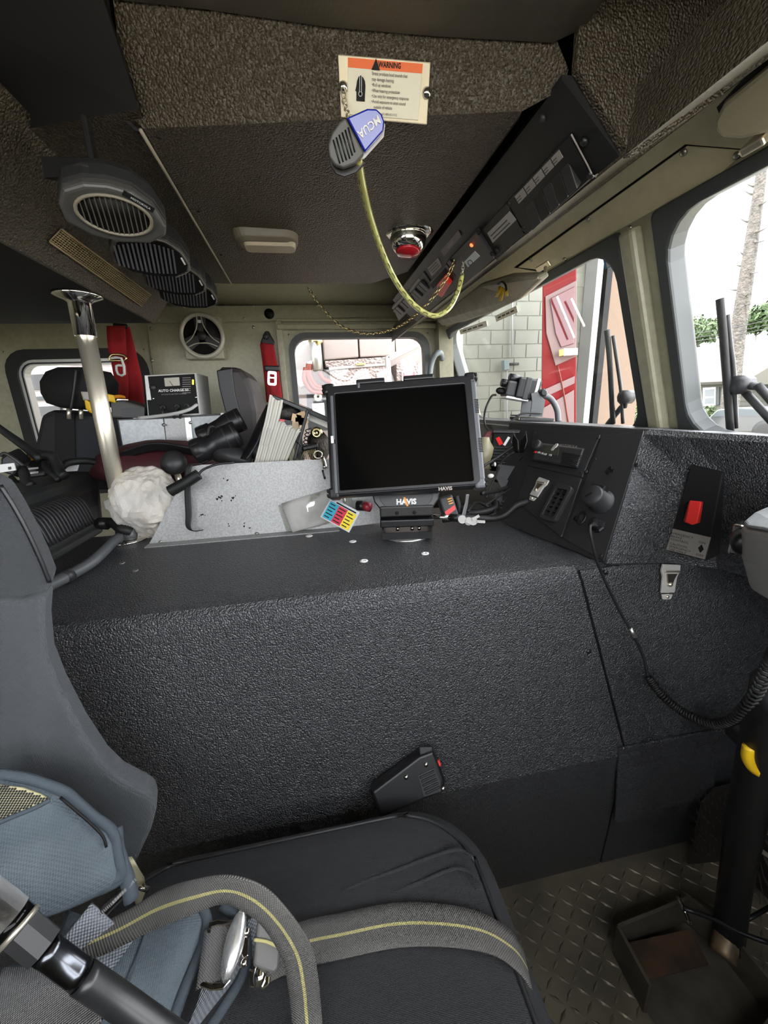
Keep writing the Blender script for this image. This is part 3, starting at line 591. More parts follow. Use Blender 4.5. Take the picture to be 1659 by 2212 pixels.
f2, w2, h2 = sub(SW, [(954, 541), (991, 498), (997, 509), (960, 553)]); text('MARAUDER II', f2, abs(h2) * .62, m_tag, nt_, lift=.003, sx=.8)
l2_ = pq(SW, [(924, 578), (946, 556), (955, 574), (933, 596)], .0015, 'instruction_label', mat('faded_pink_label', (.36, .31, .30), .6), so_, .001)
f2, w2, h2 = sub(SW, [(924, 578), (946, 556), (955, 574), (933, 596)])
for i in range(3): MB().box(f2, -w2 * .36, w2 * .36, (.25 - i * .25) * h2 - .0012, (.25 - i * .25) * h2 + .0012, .0026, .003).build('print_line', m_swp2, l2_)
sur = pq(SW, [(925, 613), (967, 566), (987, 592), (945, 649)], .006, 'switch_surround', m_swp2, so_, .001)
pq(SW, [(930, 614), (962, 578), (968, 586), (936, 624)], .001, 'slot', MT['ink'], sur, .007)
rs = pq(SW, [(950, 606), (965, 590), (978, 606), (960, 634), (950, 628)], .014, 'red_guard', mat('bright_red_guard', (.75, .03, .02), .3), sur, .007, bev=.002)
for k, qd in enumerate(([(884, 622), (916, 586), (938, 618), (905, 660)], [(848, 660), (882, 625), (900, 655), (862, 692)])):
    md = pq(SW, qd, .003, 'switch_module', m_swp2, so_, .001)
    f2, w2, h2 = sub(SW, [qd[0], qd[1], qd[2], qd[3]])
    for i in range(4): MB().box(f2, -w2 * .42 + i * w2 * .21, -w2 * .28 + i * w2 * .21, -abs(h2) * .32, abs(h2) * .28, .004, .008 + .004 * (i % 2), .001).build('rocker_switch', MT['black'], md)
    MB().box(f2, -w2 * .4, w2 * .3, abs(h2) * .34, abs(h2) * .46, .004, .005).build('switch_label', m_tag, md)
for x, y in ((1172, 256), (1262, 306), (1275, 378), (1100, 440), (1132, 492), (1074, 541)):
    MB().lathe(F(SW.px(x, y, .004), SW.u, n=SW.n), [(.0055, -.001), (.0055, .002), (.0006, .004)], 8).build('screw', MT['dscrew'] if x != 1172 else MT['black2'], so_)
# ------------------------------------------------------------------ ceiling speakers
def speaker(cx_, cy_, Y, wpx, big, label):
    c = P(cx_, cy_, Y=Y); s = wpx * dep(c) / 850 * .97
    fr = F(c, V((.96, .22, -.06)), n=V((.10, -.50, -.86)))
    t = thing('ceiling_speaker', label, 'speaker', c - V((0, 0, .02)), 'row of ceiling speakers')
    def shp(k, cc, q=1): return [fr.p(a * s * k, (b_ - .02) * s * k * q, cc * s) for a, b_ in ((-.50, -.16), (-.30, -.29), (0, -.33), (.30, -.29), (.48, -.16), (.50, -.04), (.40, .16), (.22, .30), (0, .33), (-.22, .30), (-.42, .20), (-.50, .02))]
    MB().loft([shp(.62, -.46), shp(.90, -.40), shp(1.0, -.28), shp(1.0, -.10)], smooth=False).build('rear_shell', MT['black2'], t, bev=.004)
    MB().loft([shp(.985, -.10), shp(.985, -.02), shp(.93, .02)], smooth=False).build('front_bezel', mat('speaker_grey', (.055, .053, .048), .42), t, bev=.003)
    gs = mat('speaker_grille', (.075, .068, .055), .4)
    if big:
        MB().lathe(fr, [(.365 * s, .018 * s), (.365 * s, .045 * s), (.335 * s, .045 * s), (.33 * s, .022 * s)], 30, sv=.62, caps=False).build('grille_ring', mat('worn_grey_ring', (.17, .15, .11), .4), t)
        MB().lathe(fr, [(.335 * s, .0205 * s), (.335 * s, .0235 * s)], 30, sv=.62).build('grille_back', MT['ink'], t)
        for i in range(13):
            a = (-.29 + i * .048) * s; h_ = .62 * math.sqrt(max(0, (.33 * s) ** 2 - a * a)); MB().box(fr, a - .004 * s, a + .008 * s, -h_, h_, .0235 * s, .036 * s).build('grille_slat', gs, t)
        bd = MB(); bd.box(fr.at(.26 * s, .20 * s, 0, -.5), -.15 * s, .15 * s, -.032 * s, .032 * s, .015 * s, .032 * s, .008 * s); bo = bd.build('badge', MT['black'], t)
        text('MOTOROLA', fr.at(.275 * s, .195 * s, .033 * s, -.5), .034 * s, MT['white'], bo)
    else:
        MB().ext(shp(.90, .0205), fr.n * .001).build('grille_back', MT['ink'], t)
        MB().tube(shp(.95, .024)[3:9], .006 * s, 6, 4).build('rim_highlight', mat('lip_highlight_grey', (.16, .15, .13), .35) if 'lip_highlight_grey' not in bpy.data.materials else bpy.data.materials['lip_highlight_grey'], t)  # pale tube painted as the highlight along the bezel lip
        for i in range(14):
            a = (-.42 + i * .054) * s; h0, h1 = -.25 + .25 * abs(a / s) ** 1.6, .22 - .5 * abs(a / s) ** 1.8
            MB().box(fr, a - .012 * s, a + .012 * s, h0 * s, h1 * s, .022 * s, .040 * s).build('grille_slat', mat('grille_blue_grey', (.10, .10, .115), .4) if 'grille_blue_grey' not in bpy.data.materials else bpy.data.materials['grille_blue_grey'], t)
        MB().box(fr.at(.40 * s, .01 * s, 0, -1.2), -.055 * s, .055 * s, -.010 * s, .010 * s, .02 * s, .042 * s).build('badge', MT['white'], t)
    p = fr.p(-.12 * s, .20 * s, -.42 * s)
    MB().box(F(p, (1, 0, 0), n=(0, 0, 1)), -.004, .004, -.008, .008, -.01, max(.02, .384 - p.z), .002).build('bracket', MT['flat'], t)
    return t
speaker(248, 462, .70, 205, True, 'largest and nearest ceiling speaker with round ribbed grille and badge')
speaker(327, 553, .93, 158, False, 'second ceiling speaker, just behind the large round grilled one')
speaker(379, 603, 1.13, 128, False, 'third ceiling speaker from the camera, between two similar ones')
speaker(409, 635, 1.30, 120, False, 'farthest ceiling speaker, nearest the pale far wall')
b = MB(); b.ext([P(x, y, Y=.74) for x, y in ((88, 338), (196, 342), (212, 376), (95, 384))], (0, .03, .01)); b.build('bracket_strip', MT['flat'], None, label='black mounting strip above the nearest ceiling speaker', cat='bracket')
MB().lathe(F(P(187, 366, Y=.69), (1, 0, 0), n=(-.2, -.8, -.5)), [(.012, -.012), (.014, 0), (.012, .01), (.004, .012)], 14, sv=.6).build('thumb_knob', MT['black2'], None, label='dark thumb knob on the nearest speaker bracket', cat='knob')
# ------------------------------------------------------------------ visors and header fittings
pv = thing('sun_visor', 'padded grey passenger sun visor hanging below the header', 'sun visor', P(1050, 650, X=.60))
vp = [(942, 692, .60), (985, 655, .595), (1035, 615, .59), (1095, 597, .585), (1160, 596, .58), (1166, 606, .585), (1120, 648, .62), (1060, 676, .63), (1000, 696, .635), (955, 704, .63)]
m_vis = mat('grey_vinyl_padding', (.34, .31, .235), .5, bump=(14, .6, .02))
pts = [P(x, y, X=X) for x, y, X in vp]; b = MB(); b.ext(pts, (.028, .0, .012)); b.build('pad', m_vis, pv, bev=.010)
b = MB(); b.tube([P(1160, 601, X=.583), P(1172, 600, X=.60), P(1178, 590, X=.615), P(1178, 578, X=.635)], .0045, 8); b.build('pivot_rod', MT['steel'], pv)
MB().box(F(P(1175, 574, X=.655), (0, -1, 0), n=HF.n), -.03, .03, -.008, .008, 0, .006, .002).build('mount_plate', MT['steel'], pv)
yr = thing('ribbon_tie', 'yellow ribbon tie with black loop on the passenger sun visor', 'ribbon', P(1083, 645, X=.575))
for k, (x0, y0, x1, y1) in enumerate(((1080, 618, 1072, 642), (1084, 620, 1081, 650), (1090, 622, 1094, 640))):
    ribbon([P(x0, y0, X=.582), P((x0 + x1) / 2 + 2, (y0 + y1) / 2, X=.574), P(x1, y1, X=.578)], [V((0, .009, .002))] * 3, .001).build('ribbon_end', MT['yellow'], yr)
MB().tube([P(x, y, X=.576) for x, y in ((1076, 614), (1084, 609), (1092, 616), (1094, 630))], .003, 8).build('black_loop', MT['black'], yr)
dv = thing('driver_sun_visor', 'cream driver sun visor folded up at the upper right corner', 'sun visor', P(1640, 260, X=.62))
dvp = [(1541, 262), (1560, 225), (1615, 180), (1760, 60), (1900, 100), (1700, 280), (1600, 304), (1556, 300), (1541, 282)]
b = MB(); b.ext([HF.px(x, y, .055) for x, y in dvp], HF.n * -.018); b.build('pad', mat('cream_visor_vinyl', (.50, .46, .32), .5), dv, bev=.006)
b = MB(); b.ext([HF.px(x, y, .032) for x, y in ((1548, 232), (1600, 175), (1750, 30), (1880, 90), (1690, 262), (1570, 292))], HF.n * -.004); b.build('visor_shadow', MT['black'], dv)  # black sheet standing in for the shadow behind the visor
MB().box(F(HF.px(1642, 303, .045), (0, -1, 0), n=HF.n), -.02, .012, -.006, .006, -.045, .012, .003).build('pivot', MT['steel'], dv)
# stickers on the windscreen
def glass_sticker(q4, label, m, lines=0, band=None):
    f2, w2, h2 = sub(WS, q4); f2 = f2.at(0, 0, -.024)
    t = thing('windscreen_sticker', label, 'sticker', f2.o); MB().box(f2, -w2 / 2, w2 / 2, -abs(h2) / 2, abs(h2) / 2, 0, .001).build('film', m, t)
    if lines:
        for k in range(4): MB().box(f2, w2 * (-.38 + k * .20), w2 * (-.38 + k * .20 + .15), -abs(h2) * .12, abs(h2) * .12, .001, .0013).build('faded_word', m_swp2, t)
    if band: MB().box(f2, -w2 / 2, w2 / 2, abs(h2) * .25, abs(h2) / 2, .001, .0014).build('blue_band', band, t); MB().box(f2, -w2 * .42, w2 * .42, -abs(h2) * .42, abs(h2) * .2, .001, .0013).build('pale_field', MT['white'], t)
m_stk = mat('cream_sticker_film', (.85, .80, .66), .6)
glass_sticker([(983, 716), (1040, 697), (1041, 709), (985, 727)], 'white strip sticker at the far top corner of the passenger windscreen', m_stk, True)
glass_sticker([(1058, 687), (1103, 665), (1105, 680), (1060, 700)], 'white strip sticker right of the other one on the passenger windscreen', m_stk, True)
glass_sticker([(1286, 568), (1348, 538), (1350, 560), (1288, 590)], 'blue bordered sticker at the top of the passenger windscreen', mat('blue_sticker', (.05, .22, .42), .5), 0, mat('blue_sticker_band', (.04, .16, .40), .5))
# ------------------------------------------------------------------ dash side panels
def scr(fr, x, y, parent, r=.0045, m='dscrew', c=.003):
    MB().lathe(F(fr.px(x, y, c), fr.u, n=fr.n), [(r, -.002), (r, .0012), (r * .6, .0022), (.0004, .0024)], 10).build('screw', MT[m], parent)
up = pq(RP, [(1157, 926), (1298, 940), (1259, 1032), (1141, 1007)], .004, 'radio_plate', MT['plate'], da, .0005, bev=.001)
lo_ = pq(RP, [(1141, 1010), (1258, 1035), (1215, 1162), (1118, 1086)], .004, 'vent_plate', MT['plate'], da, .0005, bev=.001)
ri_ = pq(RP, [(1302, 944), (1393, 932), (1306, 1213), (1219, 1165)], .004, 'socket_plate', MT['plate'], da, .0005, bev=.001)
for x, y, pr_ in ((1157, 936, up), (1292, 946, up), (1255, 1022, up), (1286, 992, ri_), (1376, 1004, ri_), (1298, 1200, ri_), (1221, 1160, ri_), (1211, 1157, lo_), (1266, 1019, ri_)): scr(RP, x, y, pr_)
b = MB()
for k in range(3):
    fk = RP.at(*RP.ab(1322, 1019), .005, k * 2.1); b.box(fk, .001, .009, -.0035, .0035, 0, .003, .001)
b.build('fan_symbol', MT['ink'], ri_)
# two-way radio head
rd = thing('mobile_radio', 'black two-way radio head with round knob and display in dash panel', 'radio', RP.px(1205, 1000, .005))
def rpts(l, c): return [RP.px(x, y, c) for x, y in l]
rq = [(1152, 962), (1172, 957), (1263, 969), (1248, 1012), (1149, 994)]
MB().loft([rpts(rq, .004), rpts(rq, .018), rpts([(1156, 964), (1173, 960), (1259, 971), (1245, 1008), (1153, 991)], .024)], smooth=False).build('faceplate', mat('radio_black', (.030, .030, .030), .4), rd, bev=.002)
pq(RP, [(1177, 964), (1208, 969), (1205, 985), (1174, 979)], .0012, 'display', mat('lcd_dark', (.050, .052, .040), .2), rd, .024)
MB().lathe(F(RP.px(1163, 964, .023), RP.u, n=RP.n), [(.0125, 0), (.0125, .010), (.010, .013), (.0004, .0135)], 20).build('knob', MT['black2'], rd)
b = MB(); fp = RP.at(*RP.ab(1211, 977), .024, 1.25); b.loft([rrect(fp, -.011, .011, -.0045, .0045, .004, 0), rrect(fp, -.010, .010, -.004, .004, .0038, .002)], smooth=False); b.build('rocker_button', mat('grey_button', (.36, .34, .31), .5), rd)
for i, (x, y) in enumerate(((1169, 987), (1177, 988), (1184, 990), (1191, 992), (1202, 994))):
    MB().box(RP.at(*RP.ab(x, y), .024), -.004, .004, -.0025, .0025, 0, .0022, .0008).build('button', MT['red'] if i == 0 else bpy.data.materials['grey_button'], rd)
for i in range(8):
    t = i / 7; MB().tube([RP.px(1215 - t * 3, 978 + t * 22, .0247), RP.px(1257 - t * 8, 984 + t * 24, .0247)], .0009, 4, 1).build('grille_line', MT['ink'], rd)
text('MOTOROLA', RP.at(*RP.ab(1240, 975), .0245, .0), .0095, bpy.data.materials['faded_label'], rd)
# compression latches
def latch(fr, x, y, s, label, rot=0):
    f2 = F(fr.px(x, y, .004), fr.u * math.cos(rot) + fr.v * math.sin(rot), n=fr.n); t = thing('draw_latch', label, 'latch', f2.p(0, -.03 * s))
    PLT = bpy.data.materials.get('bright_plated_steel') or mat('bright_plated_steel', (.62, .60, .56), .35, .35)
    MB().ext([f2.p(a * s, c * s) for a, c in ((-.020, .036), (.020, .034), (.021, .020), (.016, .010), (.015, -.022), (-.016, -.022), (-.017, .010), (-.022, .022))], f2.n * .004).build('plate', PLT, t, bev=.001)
    MB().ext([f2.p(a * s, c * s) for a, c in ((-.013, -.025), (.013, -.025), (.009, -.036), (-.009, -.036))], f2.n * .003).build('keeper', PLT, t, bev=.001)
    MB().box(f2, -.016 * s, .016 * s, .020 * s, .024 * s, .004, .0065 * s + .002, .0008).build('hinge', MT['steel'], t)
    MB().ext([f2.p(a * s, c * s, .004) for a, c in ((-.010, .017), (.012, .017), (.006, .004), (.004, -.004), (-.004, -.006), (-.007, .002))], f2.n * .003).build('thumb_turn', mat('worn_brass', (.34, .30, .24), .4, 1) if 'worn_brass' not in bpy.data.materials else bpy.data.materials['worn_brass'], t)
    MB().lathe(f2.at(-.001 * s, -.004 * s, .004), [(.005 * s, 0), (.005 * s, .004), (.002 * s, .006)], 12).build('spindle', MT['steel'], t)
    MB().lathe(f2.at(0, -.030 * s, .003), [(.0035 * s, 0), (.0035 * s, .002), (.001, .003)], 10).build('rivet', MT['steel'], t)
latch(RP, 1163, 1058, .85, 'small chrome latch on the radio panel left of the air vent', -.05)
sp_, sn_ = onside(1443, 1258); SF = F(sp_, (1, 0, 0), n=sn_)
latch(SF, 1443, 1256, 1.0, 'large chrome latch below the emergency brake plate', -.10)
# air vent
av = thing('air_vent', 'black rectangular louvred air vent in the dash panel', 'vent', RP.px(1208, 1130, .005))
vq = [(1201, 1050), (1239, 1055), (1212, 1137), (1178, 1125)]; vf, vw, vh = sub(RP, vq); vf = vf.at(0, 0, .004)
ring(vf, (-vw / 2, vw / 2, -vh / 2, vh / 2, .010), (-vw * .33, vw * .33, -vh * .38, vh * .38, .004), 0, .012).build('frame', MT['black2'], av, bev=.002)
MB().box(vf, -vw * .34, vw * .34, -vh * .39, vh * .39, 0, .002).build('dark_back', MT['ink'], av)
for i in range(6): 
    bb = (-.32 + i * .128) * vh; MB().box(F(vf.p(0, bb, .007), vf.u, n=vf.n * .8 + vf.v * .6), -vw * .33, vw * .33, -.005, .005, -.0008, .0008).build('louvre', MT['black2'], av)
MB().box(vf, -.0015, .0015, -vh * .36, vh * .36, .004, .010).build('divider', MT['black2'], av)
# 12 V socket with cap, usb port, plug and cable
ps = thing('power_socket', 'round capped power socket on the dash side panel', 'socket', RP.px(1290, 1110, .005))
pf = F(RP.px(1300, 1085, .004), RP.u, n=(RP.n + V((-.25, -.2, .1))).normalized())
MB().lathe(pf, [(.026, 0), (.026, .006), (.021, .008), (.021, .040), (.018, .044), (.001, .045)], 26).build('cap', MT['black2'], ps)
b = MB(); b.box(pf, -.016, .014, .012, .026, .030, .038, .003); b.box(pf, -.006, .006, .010, .028, .004, .034, .002); b.build('hinged_lid', MT['black'], ps)
MB().box(pf.at(-.004, -.002, .0455, .9), -.007, .007, -.0012, .0012, 0, .001).build('cap_mark', MT['ink'], ps)
us = thing('usb_port', 'small oval usb port beside the plugged cable', 'port', RP.px(1260, 1128, .005)); uf = RP.at(*RP.ab(1260, 1121), .004, .25)
MB().lathe(uf, [(.016, 0), (.016, .003), (.013, .004), (.001, .0042)], 22, su=.62).build('bezel', MT['black'], us); MB().box(uf, -.004, .004, -.008, .006, .004, .0052).build('slot', MT['plate'], us)
MB().lathe(F(RP.px(1245, 1120, .004), RP.u, n=RP.n), [(.005, 0), (.005, .003), (.001, .0045)], 8).build('screw', MT['ink'], us)
CC = thing('charging_cable', 'black cable from dash socket running into a hanging coil', 'cable', P(1400, 1460, Y=.52))
gf = F(RP.px(1294, 1138, .004), RP.u, n=RP.n); MB().lathe(gf, [(.014, 0), (.014, .004), (.011, .006), (.011, .022), (.004, .026)], 8, smooth=False).build('plug', MT['black'], CC)
cb = [RP.px(1290, 1136, .028), P(1277, 1135, Y=.58), P(1275, 1150, Y=.565), P(1286, 1200, Y=.56), P(1305, 1250, Y=.56), P(1340, 1322, Y=.55), P(1367, 1370, Y=.54), P(1390, 1420, Y=.53), P(1400, 1462, Y=.52)]
MB().tube(cb, .0026, 8, 8).build('straight_lead', MT['rubber'], CC)
MB().tube([P(1362, 1357, Y=.542), P(1371, 1376, Y=.538)], .0035, 8, 1).build('ferrule', MT['alu'], CC)
cp_ = smooth_path([P(1400, 1462, Y=.52), P(1425, 1496, Y=.505), P(1470, 1535, Y=.48), P(1530, 1562, Y=.43), P(1580, 1556, Y=.38), P(1625, 1510, Y=.33), P(1665, 1435, Y=.29), P(1690, 1380, Y=.27)], 60)
def helix(path, turns, R):
    out = []; n = len(path); nrm = V((0, -1, .2))
    for i, p in enumerate(path):
        t = (path[min(i + 1, n - 1)] - path[max(i - 1, 0)]).normalized(); a_ = (nrm - t * nrm.dot(t)).normalized(); b_ = t.cross(a_); th = 2 * math.pi * turns * i / (n - 1); out.append(p + (a_ * math.cos(th) + b_ * math.sin(th)) * R)
    return out
MB().tube(helix(cp_, 60, .0062), .0021, 5, raw=True).build('coiled_lead', MT['rubber'], CC)
# emergency brake control
du_ = ((dt[3] - dt[1]).normalized() + (db[3] - db[1]).normalized()); dv_ = (dt[2] + dt[1] - db[2] - db[1]); dn_ = du_.cross(dv_).normalized()
DFc = F((dt[1] + dt[2] + db[1] + db[2]) / 4, du_, n=dn_ if dn_.y < 0 else -dn_)
eb = thing('emergency_brake_control', 'black emergency brake housing with red guard and lettered plate', 'switch', DFc.px(1490, 1200, .02))
tq = [DFc.px(1492, 1004, .004), DFc.px(1562, 1021, .004)]; bq = [P(1440, 1188, Y=DFc.px(1440, 1188).y - .016), P(1525, 1210, Y=DFc.px(1525, 1210).y - .016)]
ef_n = (tq[1] - tq[0]).cross(tq[0] - bq[0]).normalized(); EF = F((tq[0] + tq[1] + bq[0] + bq[1]) / 4, tq[1] - tq[0], n=ef_n if ef_n.y < 0 else -ef_n)
bk = [p - DFc.n * .03 for p in tq] + [p - DFc.n * .05 for p in bq]
ec4 = [EF.px(1492, 1004), EF.px(1562, 1021), EF.px(1526, 1212), EF.px(1438, 1190)]
MB().add(ec4 + [bk[0], bk[1], bk[3], bk[2]], [(0, 1, 2, 3), (0, 4, 5, 1), (1, 5, 6, 2), (2, 6, 7, 3), (3, 7, 4, 0)]).build('housing', MT['flat'], eb, bev=.002)
pl = pq(EF, [(1455, 1142), (1536, 1161), (1523, 1208), (1440, 1187)], .0018, 'lettered_plate', mat('grey_engraved_plate', (.33, .30, .27), .45, .3), eb, .001)
f2, w2, h2 = sub(EF, [(1455, 1142), (1536, 1161), (1523, 1208), (1440, 1187)]); f2 = f2.at(0, 0, .0028); h2 = abs(h2)
text('EMERGENCY\nBRAKE\nCONTROL', f2.at(-w2 * .46, h2 * .38), h2 * .135, MT['ink'], pl, ax='LEFT', ay='TOP', sx=1.15); text('CAUTION:\nEMERGENCY\nUSE ONLY', f2.at(-w2 * .46, -h2 * .10), h2 * .135, MT['ink'], pl, ax='LEFT', ay='TOP', sx=1.15)
text('ON', f2.at(w2 * .36, h2 * .20), h2 * .14, MT['ink'], pl, sx=1.2); text('OFF', f2.at(w2 * .36, -h2 * .36), h2 * .14, MT['ink'], pl, sx=1.2)
MB().add([f2.p(w2 * .36, -h2 * .06 + .008, .0006), f2.p(w2 * .36 - .0045, -h2 * .06, .0006), f2.p(w2 * .36, -h2 * .06 - .008, .0006), f2.p(w2 * .36 + .0045, -h2 * .06, .0006)], [(0, 1, 2, 3)]).build('diamond_mark', MT['ink'], pl)
MB().lathe(F(EF.px(1503, 1095, .002), EF.u, n=EF.n), [(.012, 0), (.012, .006), (.009, .010), (.001, .010)], 8, smooth=False).build('switch_base', MT['black'], eb)
g = [EF.px(x, y, .010) for x, y in ((1488, 1082), (1520, 1082), (1513, 1130), (1494, 1134), (1475, 1127))]; gt = [EF.px(x, y, .024) for x, y in ((1490, 1080), (1516, 1084), (1506, 1130), (1497, 1135), (1480, 1128))]
MB().loft([g, gt], smooth=False).build('red_guard', mat('glossy_red_guard', (.72, .03, .025), .28, clear=.3), eb, bev=.002)
# instrument pod at the right edge
ip = thing('instrument_pod', 'pale grey instrument pod at the right edge with black knob', 'instrument pod', P(1640, 1240, Y=.36))
m_pod = mat('pale_grey_plastic', (.36, .35, .34), .45)
t0 = [P(x, y, Y=Y) for x, y, Y in ((1602, 1138, .40), (1625, 1118, .42), (1700, 1085, .44), (1800, 1075, .40), (1800, 1200, .24), (1700, 1165, .28), (1640, 1154, .33), (1610, 1148, .37))]
cen = sum(t0, V()) / 8
MB().loft([[p + V((.01, .0, -.085)) + (cen - p) * .45 for p in t0], [p + V((.004, 0, -.04)) + (cen - p) * .10 for p in t0], [p + V((0, 0, -.006)) for p in t0], [p + (cen - p) * .03 + V((0, 0, .003)) for p in t0]], smooth=False).build('shell', m_pod, ip, bev=.006)
MB().ext([p + (cen - p) * .05 + V((0, 0, .004)) for p in t0], (0, 0, .004)).build('top_cover', mat('white_grey_cover', (.50, .52, .54), .5, var=(60, (.36, .38, .40))), ip, bev=.003)
MB().lathe(F(P(1602, 1170, Y=.40), (0, 0, 1), n=(-.7, -.7, 0)), [(.010, -.02), (.012, 0), (.012, .012), (.007, .016)], 14, su=1.2).build('knob', MT['black'], ip)
MB().box(F(P(1589, 1166, Y=.42), (0, 0, 1), n=(-.9, -.4, 0)), -.022, .022, -.006, .006, -.03, .002, .003).build('bracket', MT['chrome'], ip)
# ------------------------------------------------------------------ camera unit on the dash top
cz = -.075
cu_ = thing('dash_camera', 'black camera unit on an angled grey bracket on the passenger dash', 'camera', P(1150, 908, Z=cz))
CO = P(1150, 907, Z=-.073); kk = dep(CO) / 850
CF = F(CO, (.98, -.18, 0), n=(-.18, -.98, 0))
def cpx(x, y, d=0): return CF.px(x, y, d)
MB().ext([cpx(1124, 909, .06), cpx(1196, 911, .06), cpx(1198, 904, .06), cpx(1124, 902, .06)], CF.n * -.12).build('base_plate', MT['black2'], cu_, bev=.002)
MB().ext([cpx(1121, 902, .055), cpx(1140, 903, .055), cpx(1140, 908, .055), cpx(1121, 907, .055)], CF.n * -.06).build('spacer', mat('putty_grey', (.45, .42, .36), .5), cu_)
for d_, sh, nm in ((.050, 0, 'bracket_arm'), (-.045, -21, 'bracket_arm')):
    MB().ext([cpx(x + sh, y, d_) for x, y in ((1144, 900), (1171, 900), (1176, 865), (1160, 846), (1146, 850), (1148, 866))], CF.n * .006).build(nm, mat('bracket_grey', (.075, .078, .08), .5) if d_ > 0 else bpy.data.materials['bracket_grey'], cu_, bev=.001)
MB().ext([cpx(x, y, .05) for x, y in ((1122, 900), (1171, 900), (1171, 897), (1122, 897))], CF.n * -.10).build('bracket_foot', bpy.data.materials['bracket_grey'], cu_)
BF = CF.at(*CF.ab(1131, 842), 0, -.20)
def bxy(a, c): return a * kk, c * kk
MB().box(BF, *bxy(-22, 26), *bxy(-20, 22), -.045, .045, .006).build('body', MT['black'], cu_)
MB().box(BF, *bxy(-8, 4), *bxy(-21, 23), -.047, .047, .003).build('seam_band', MT['black2'], cu_)
MB().box(BF, *bxy(14, 21), *bxy(-21, 24), -.047, .047, .003).build('silver_band', MT['alu'], cu_)
MB().box(BF, *bxy(-42, -20), *bxy(-19, 12), -.035, .035, .006).build('front_block', MT['black2'], cu_)
MB().box(BF, *bxy(-40, 8), *bxy(-24, -19), -.040, .040, .002).build('label_foil', MT['alu'], cu_)
for a, c, r in ((-30, 18, 9), (-44, 6, 8)): MB().lathe(F(BF.p(a * kk, c * kk, .012), BF.v, n=-BF.u), [(r * kk, -.02), (r * kk, .012), (r * kk * .8, .014), (.001, .010)], 16).build('lens_barrel', MT['black'], cu_)
MB().lathe(F(BF.p(30 * kk, -2 * kk, .046), BF.u, n=BF.n), [(8 * kk, 0), (8 * kk, .014), (5 * kk, .018)], 10, smooth=False).build('clamp_knob', MT['black'], cu_)
MB().lathe(F(BF.p(-44 * kk, -10 * kk, .0), BF.v, n=-BF.u), [(7 * kk, -.03), (7 * kk, .012), (4 * kk, .02), (.002, .022)], 12).build('connector', MT['rubber'], cu_)
MB().tube([cpx(1072, 853, .0), cpx(1062, 856), cpx(1050, 880), cpx(1046, 905), P(1050, 925, Y=1.30), P(1060, 933, Y=1.25), P(1068, 936, Y=1.2)], .0035, 8, 8).build('lead', MT['rubber'], cu_)
MB().tube([cpx(1170, 893, .06), cpx(1130, 893, .07), cpx(1110, 905, .07), P(1090, 922, Y=1.26)], .003, 8, 8).build('lead', MT['rubber'], cu_)
MB().tube([cpx(1172, 853, -.02), cpx(1190, 862, -.02), cpx(1203, 885, -.01), cpx(1206, 912, 0)], .010, 10, 8).build('conduit_arm', mat('dark_grey_conduit', (.07, .072, .075), .55), cu_)
# ------------------------------------------------------------------ grab handle and outside mirror at the far post
MB().tube([P(928, 815, Y=1.98), P(932, 785, Y=1.98), P(941, 766, Y=1.97), P(951, 762, Y=1.98), P(955, 775, Y=2.02)], .014, 12, 8).build('grab_bar', mat('grey_rubber_grip', (.13, .145, .15), .5), None, label='grey rubber grab handle on the far corner post', cat='handle')
MB().tube([P(968, 850, Y=2.35), P(964, 800, Y=2.35), P(958, 755, Y=2.35), P(975, 752, Y=2.35), P(985, 775, Y=2.35), P(990, 850, Y=2.35)], .010, 10, 8).build('mirror_frame', MT['alu'], None, label='silver tubular mirror frame outside the far corner post', cat='mirror frame')
# ------------------------------------------------------------------ tablet in its dock
TB = F((.188, .827, -.064), (.981, -.192, .037), n=(-.191, -.905, .379))
TW, TH = .160, .1225
tab = thing('rugged_tablet', 'black rugged tablet with dark screen standing on the engine cover dock', 'tablet', TB.p(0, -TH))
m_case = mat('case_black', (.009, .009, .010), .42); m_caseg = mat('case_side_grey', (.10, .104, .112), .4)
b = MB(); b.loft([rrect(TB, -TW, TW, -TH, TH, .016, -.026), rrect(TB, -TW, TW, -TH, TH, .016, -.004), rrect(TB, -TW + .004, TW - .004, -TH + .004, TH - .004, .014, .002)], smooth=False); b.build('case', m_case, tab, bev=.0015)
s0, s1_ = TB.ab(727, 852), TB.ab(1017, 1044); s2_, s3_ = TB.ab(1007, 832), TB.ab(731, 1057)
SA0, SA1, SB0, SB1 = (s0[0] + s3_[0]) / 2, (s1_[0] + s2_[0]) / 2, (s1_[1] + s3_[1]) / 2, (s0[1] + s2_[1]) / 2
ring(TB, (-TW + .005, TW - .006, -TH + .005, TH - .005, .013), (SA0, SA1, SB0, SB1, .004), .0, .007).build('bezel', mat('bezel_black', (.011, .011, .012), .4), tab, bev=.0018)
MB().box(TB, SA0 - .002, SA1 + .002, SB0 - .002, SB1 + .002, .001, .003).build('screen', MT['gloss'], tab)
MB().box(TB, TW - .010, TW + .003, -TH + .014, TH - .014, -.022, .004, .003).build('side_grip', m_caseg, tab)
for i in range(2):
    for j in range(9): MB().box(TB, TW - .004, TW + .0036, .035 - i * .085 + j * .0035, .0368 - i * .085 + j * .0035, -.004, .0045).build('vent_slit', MT['ink'], tab)
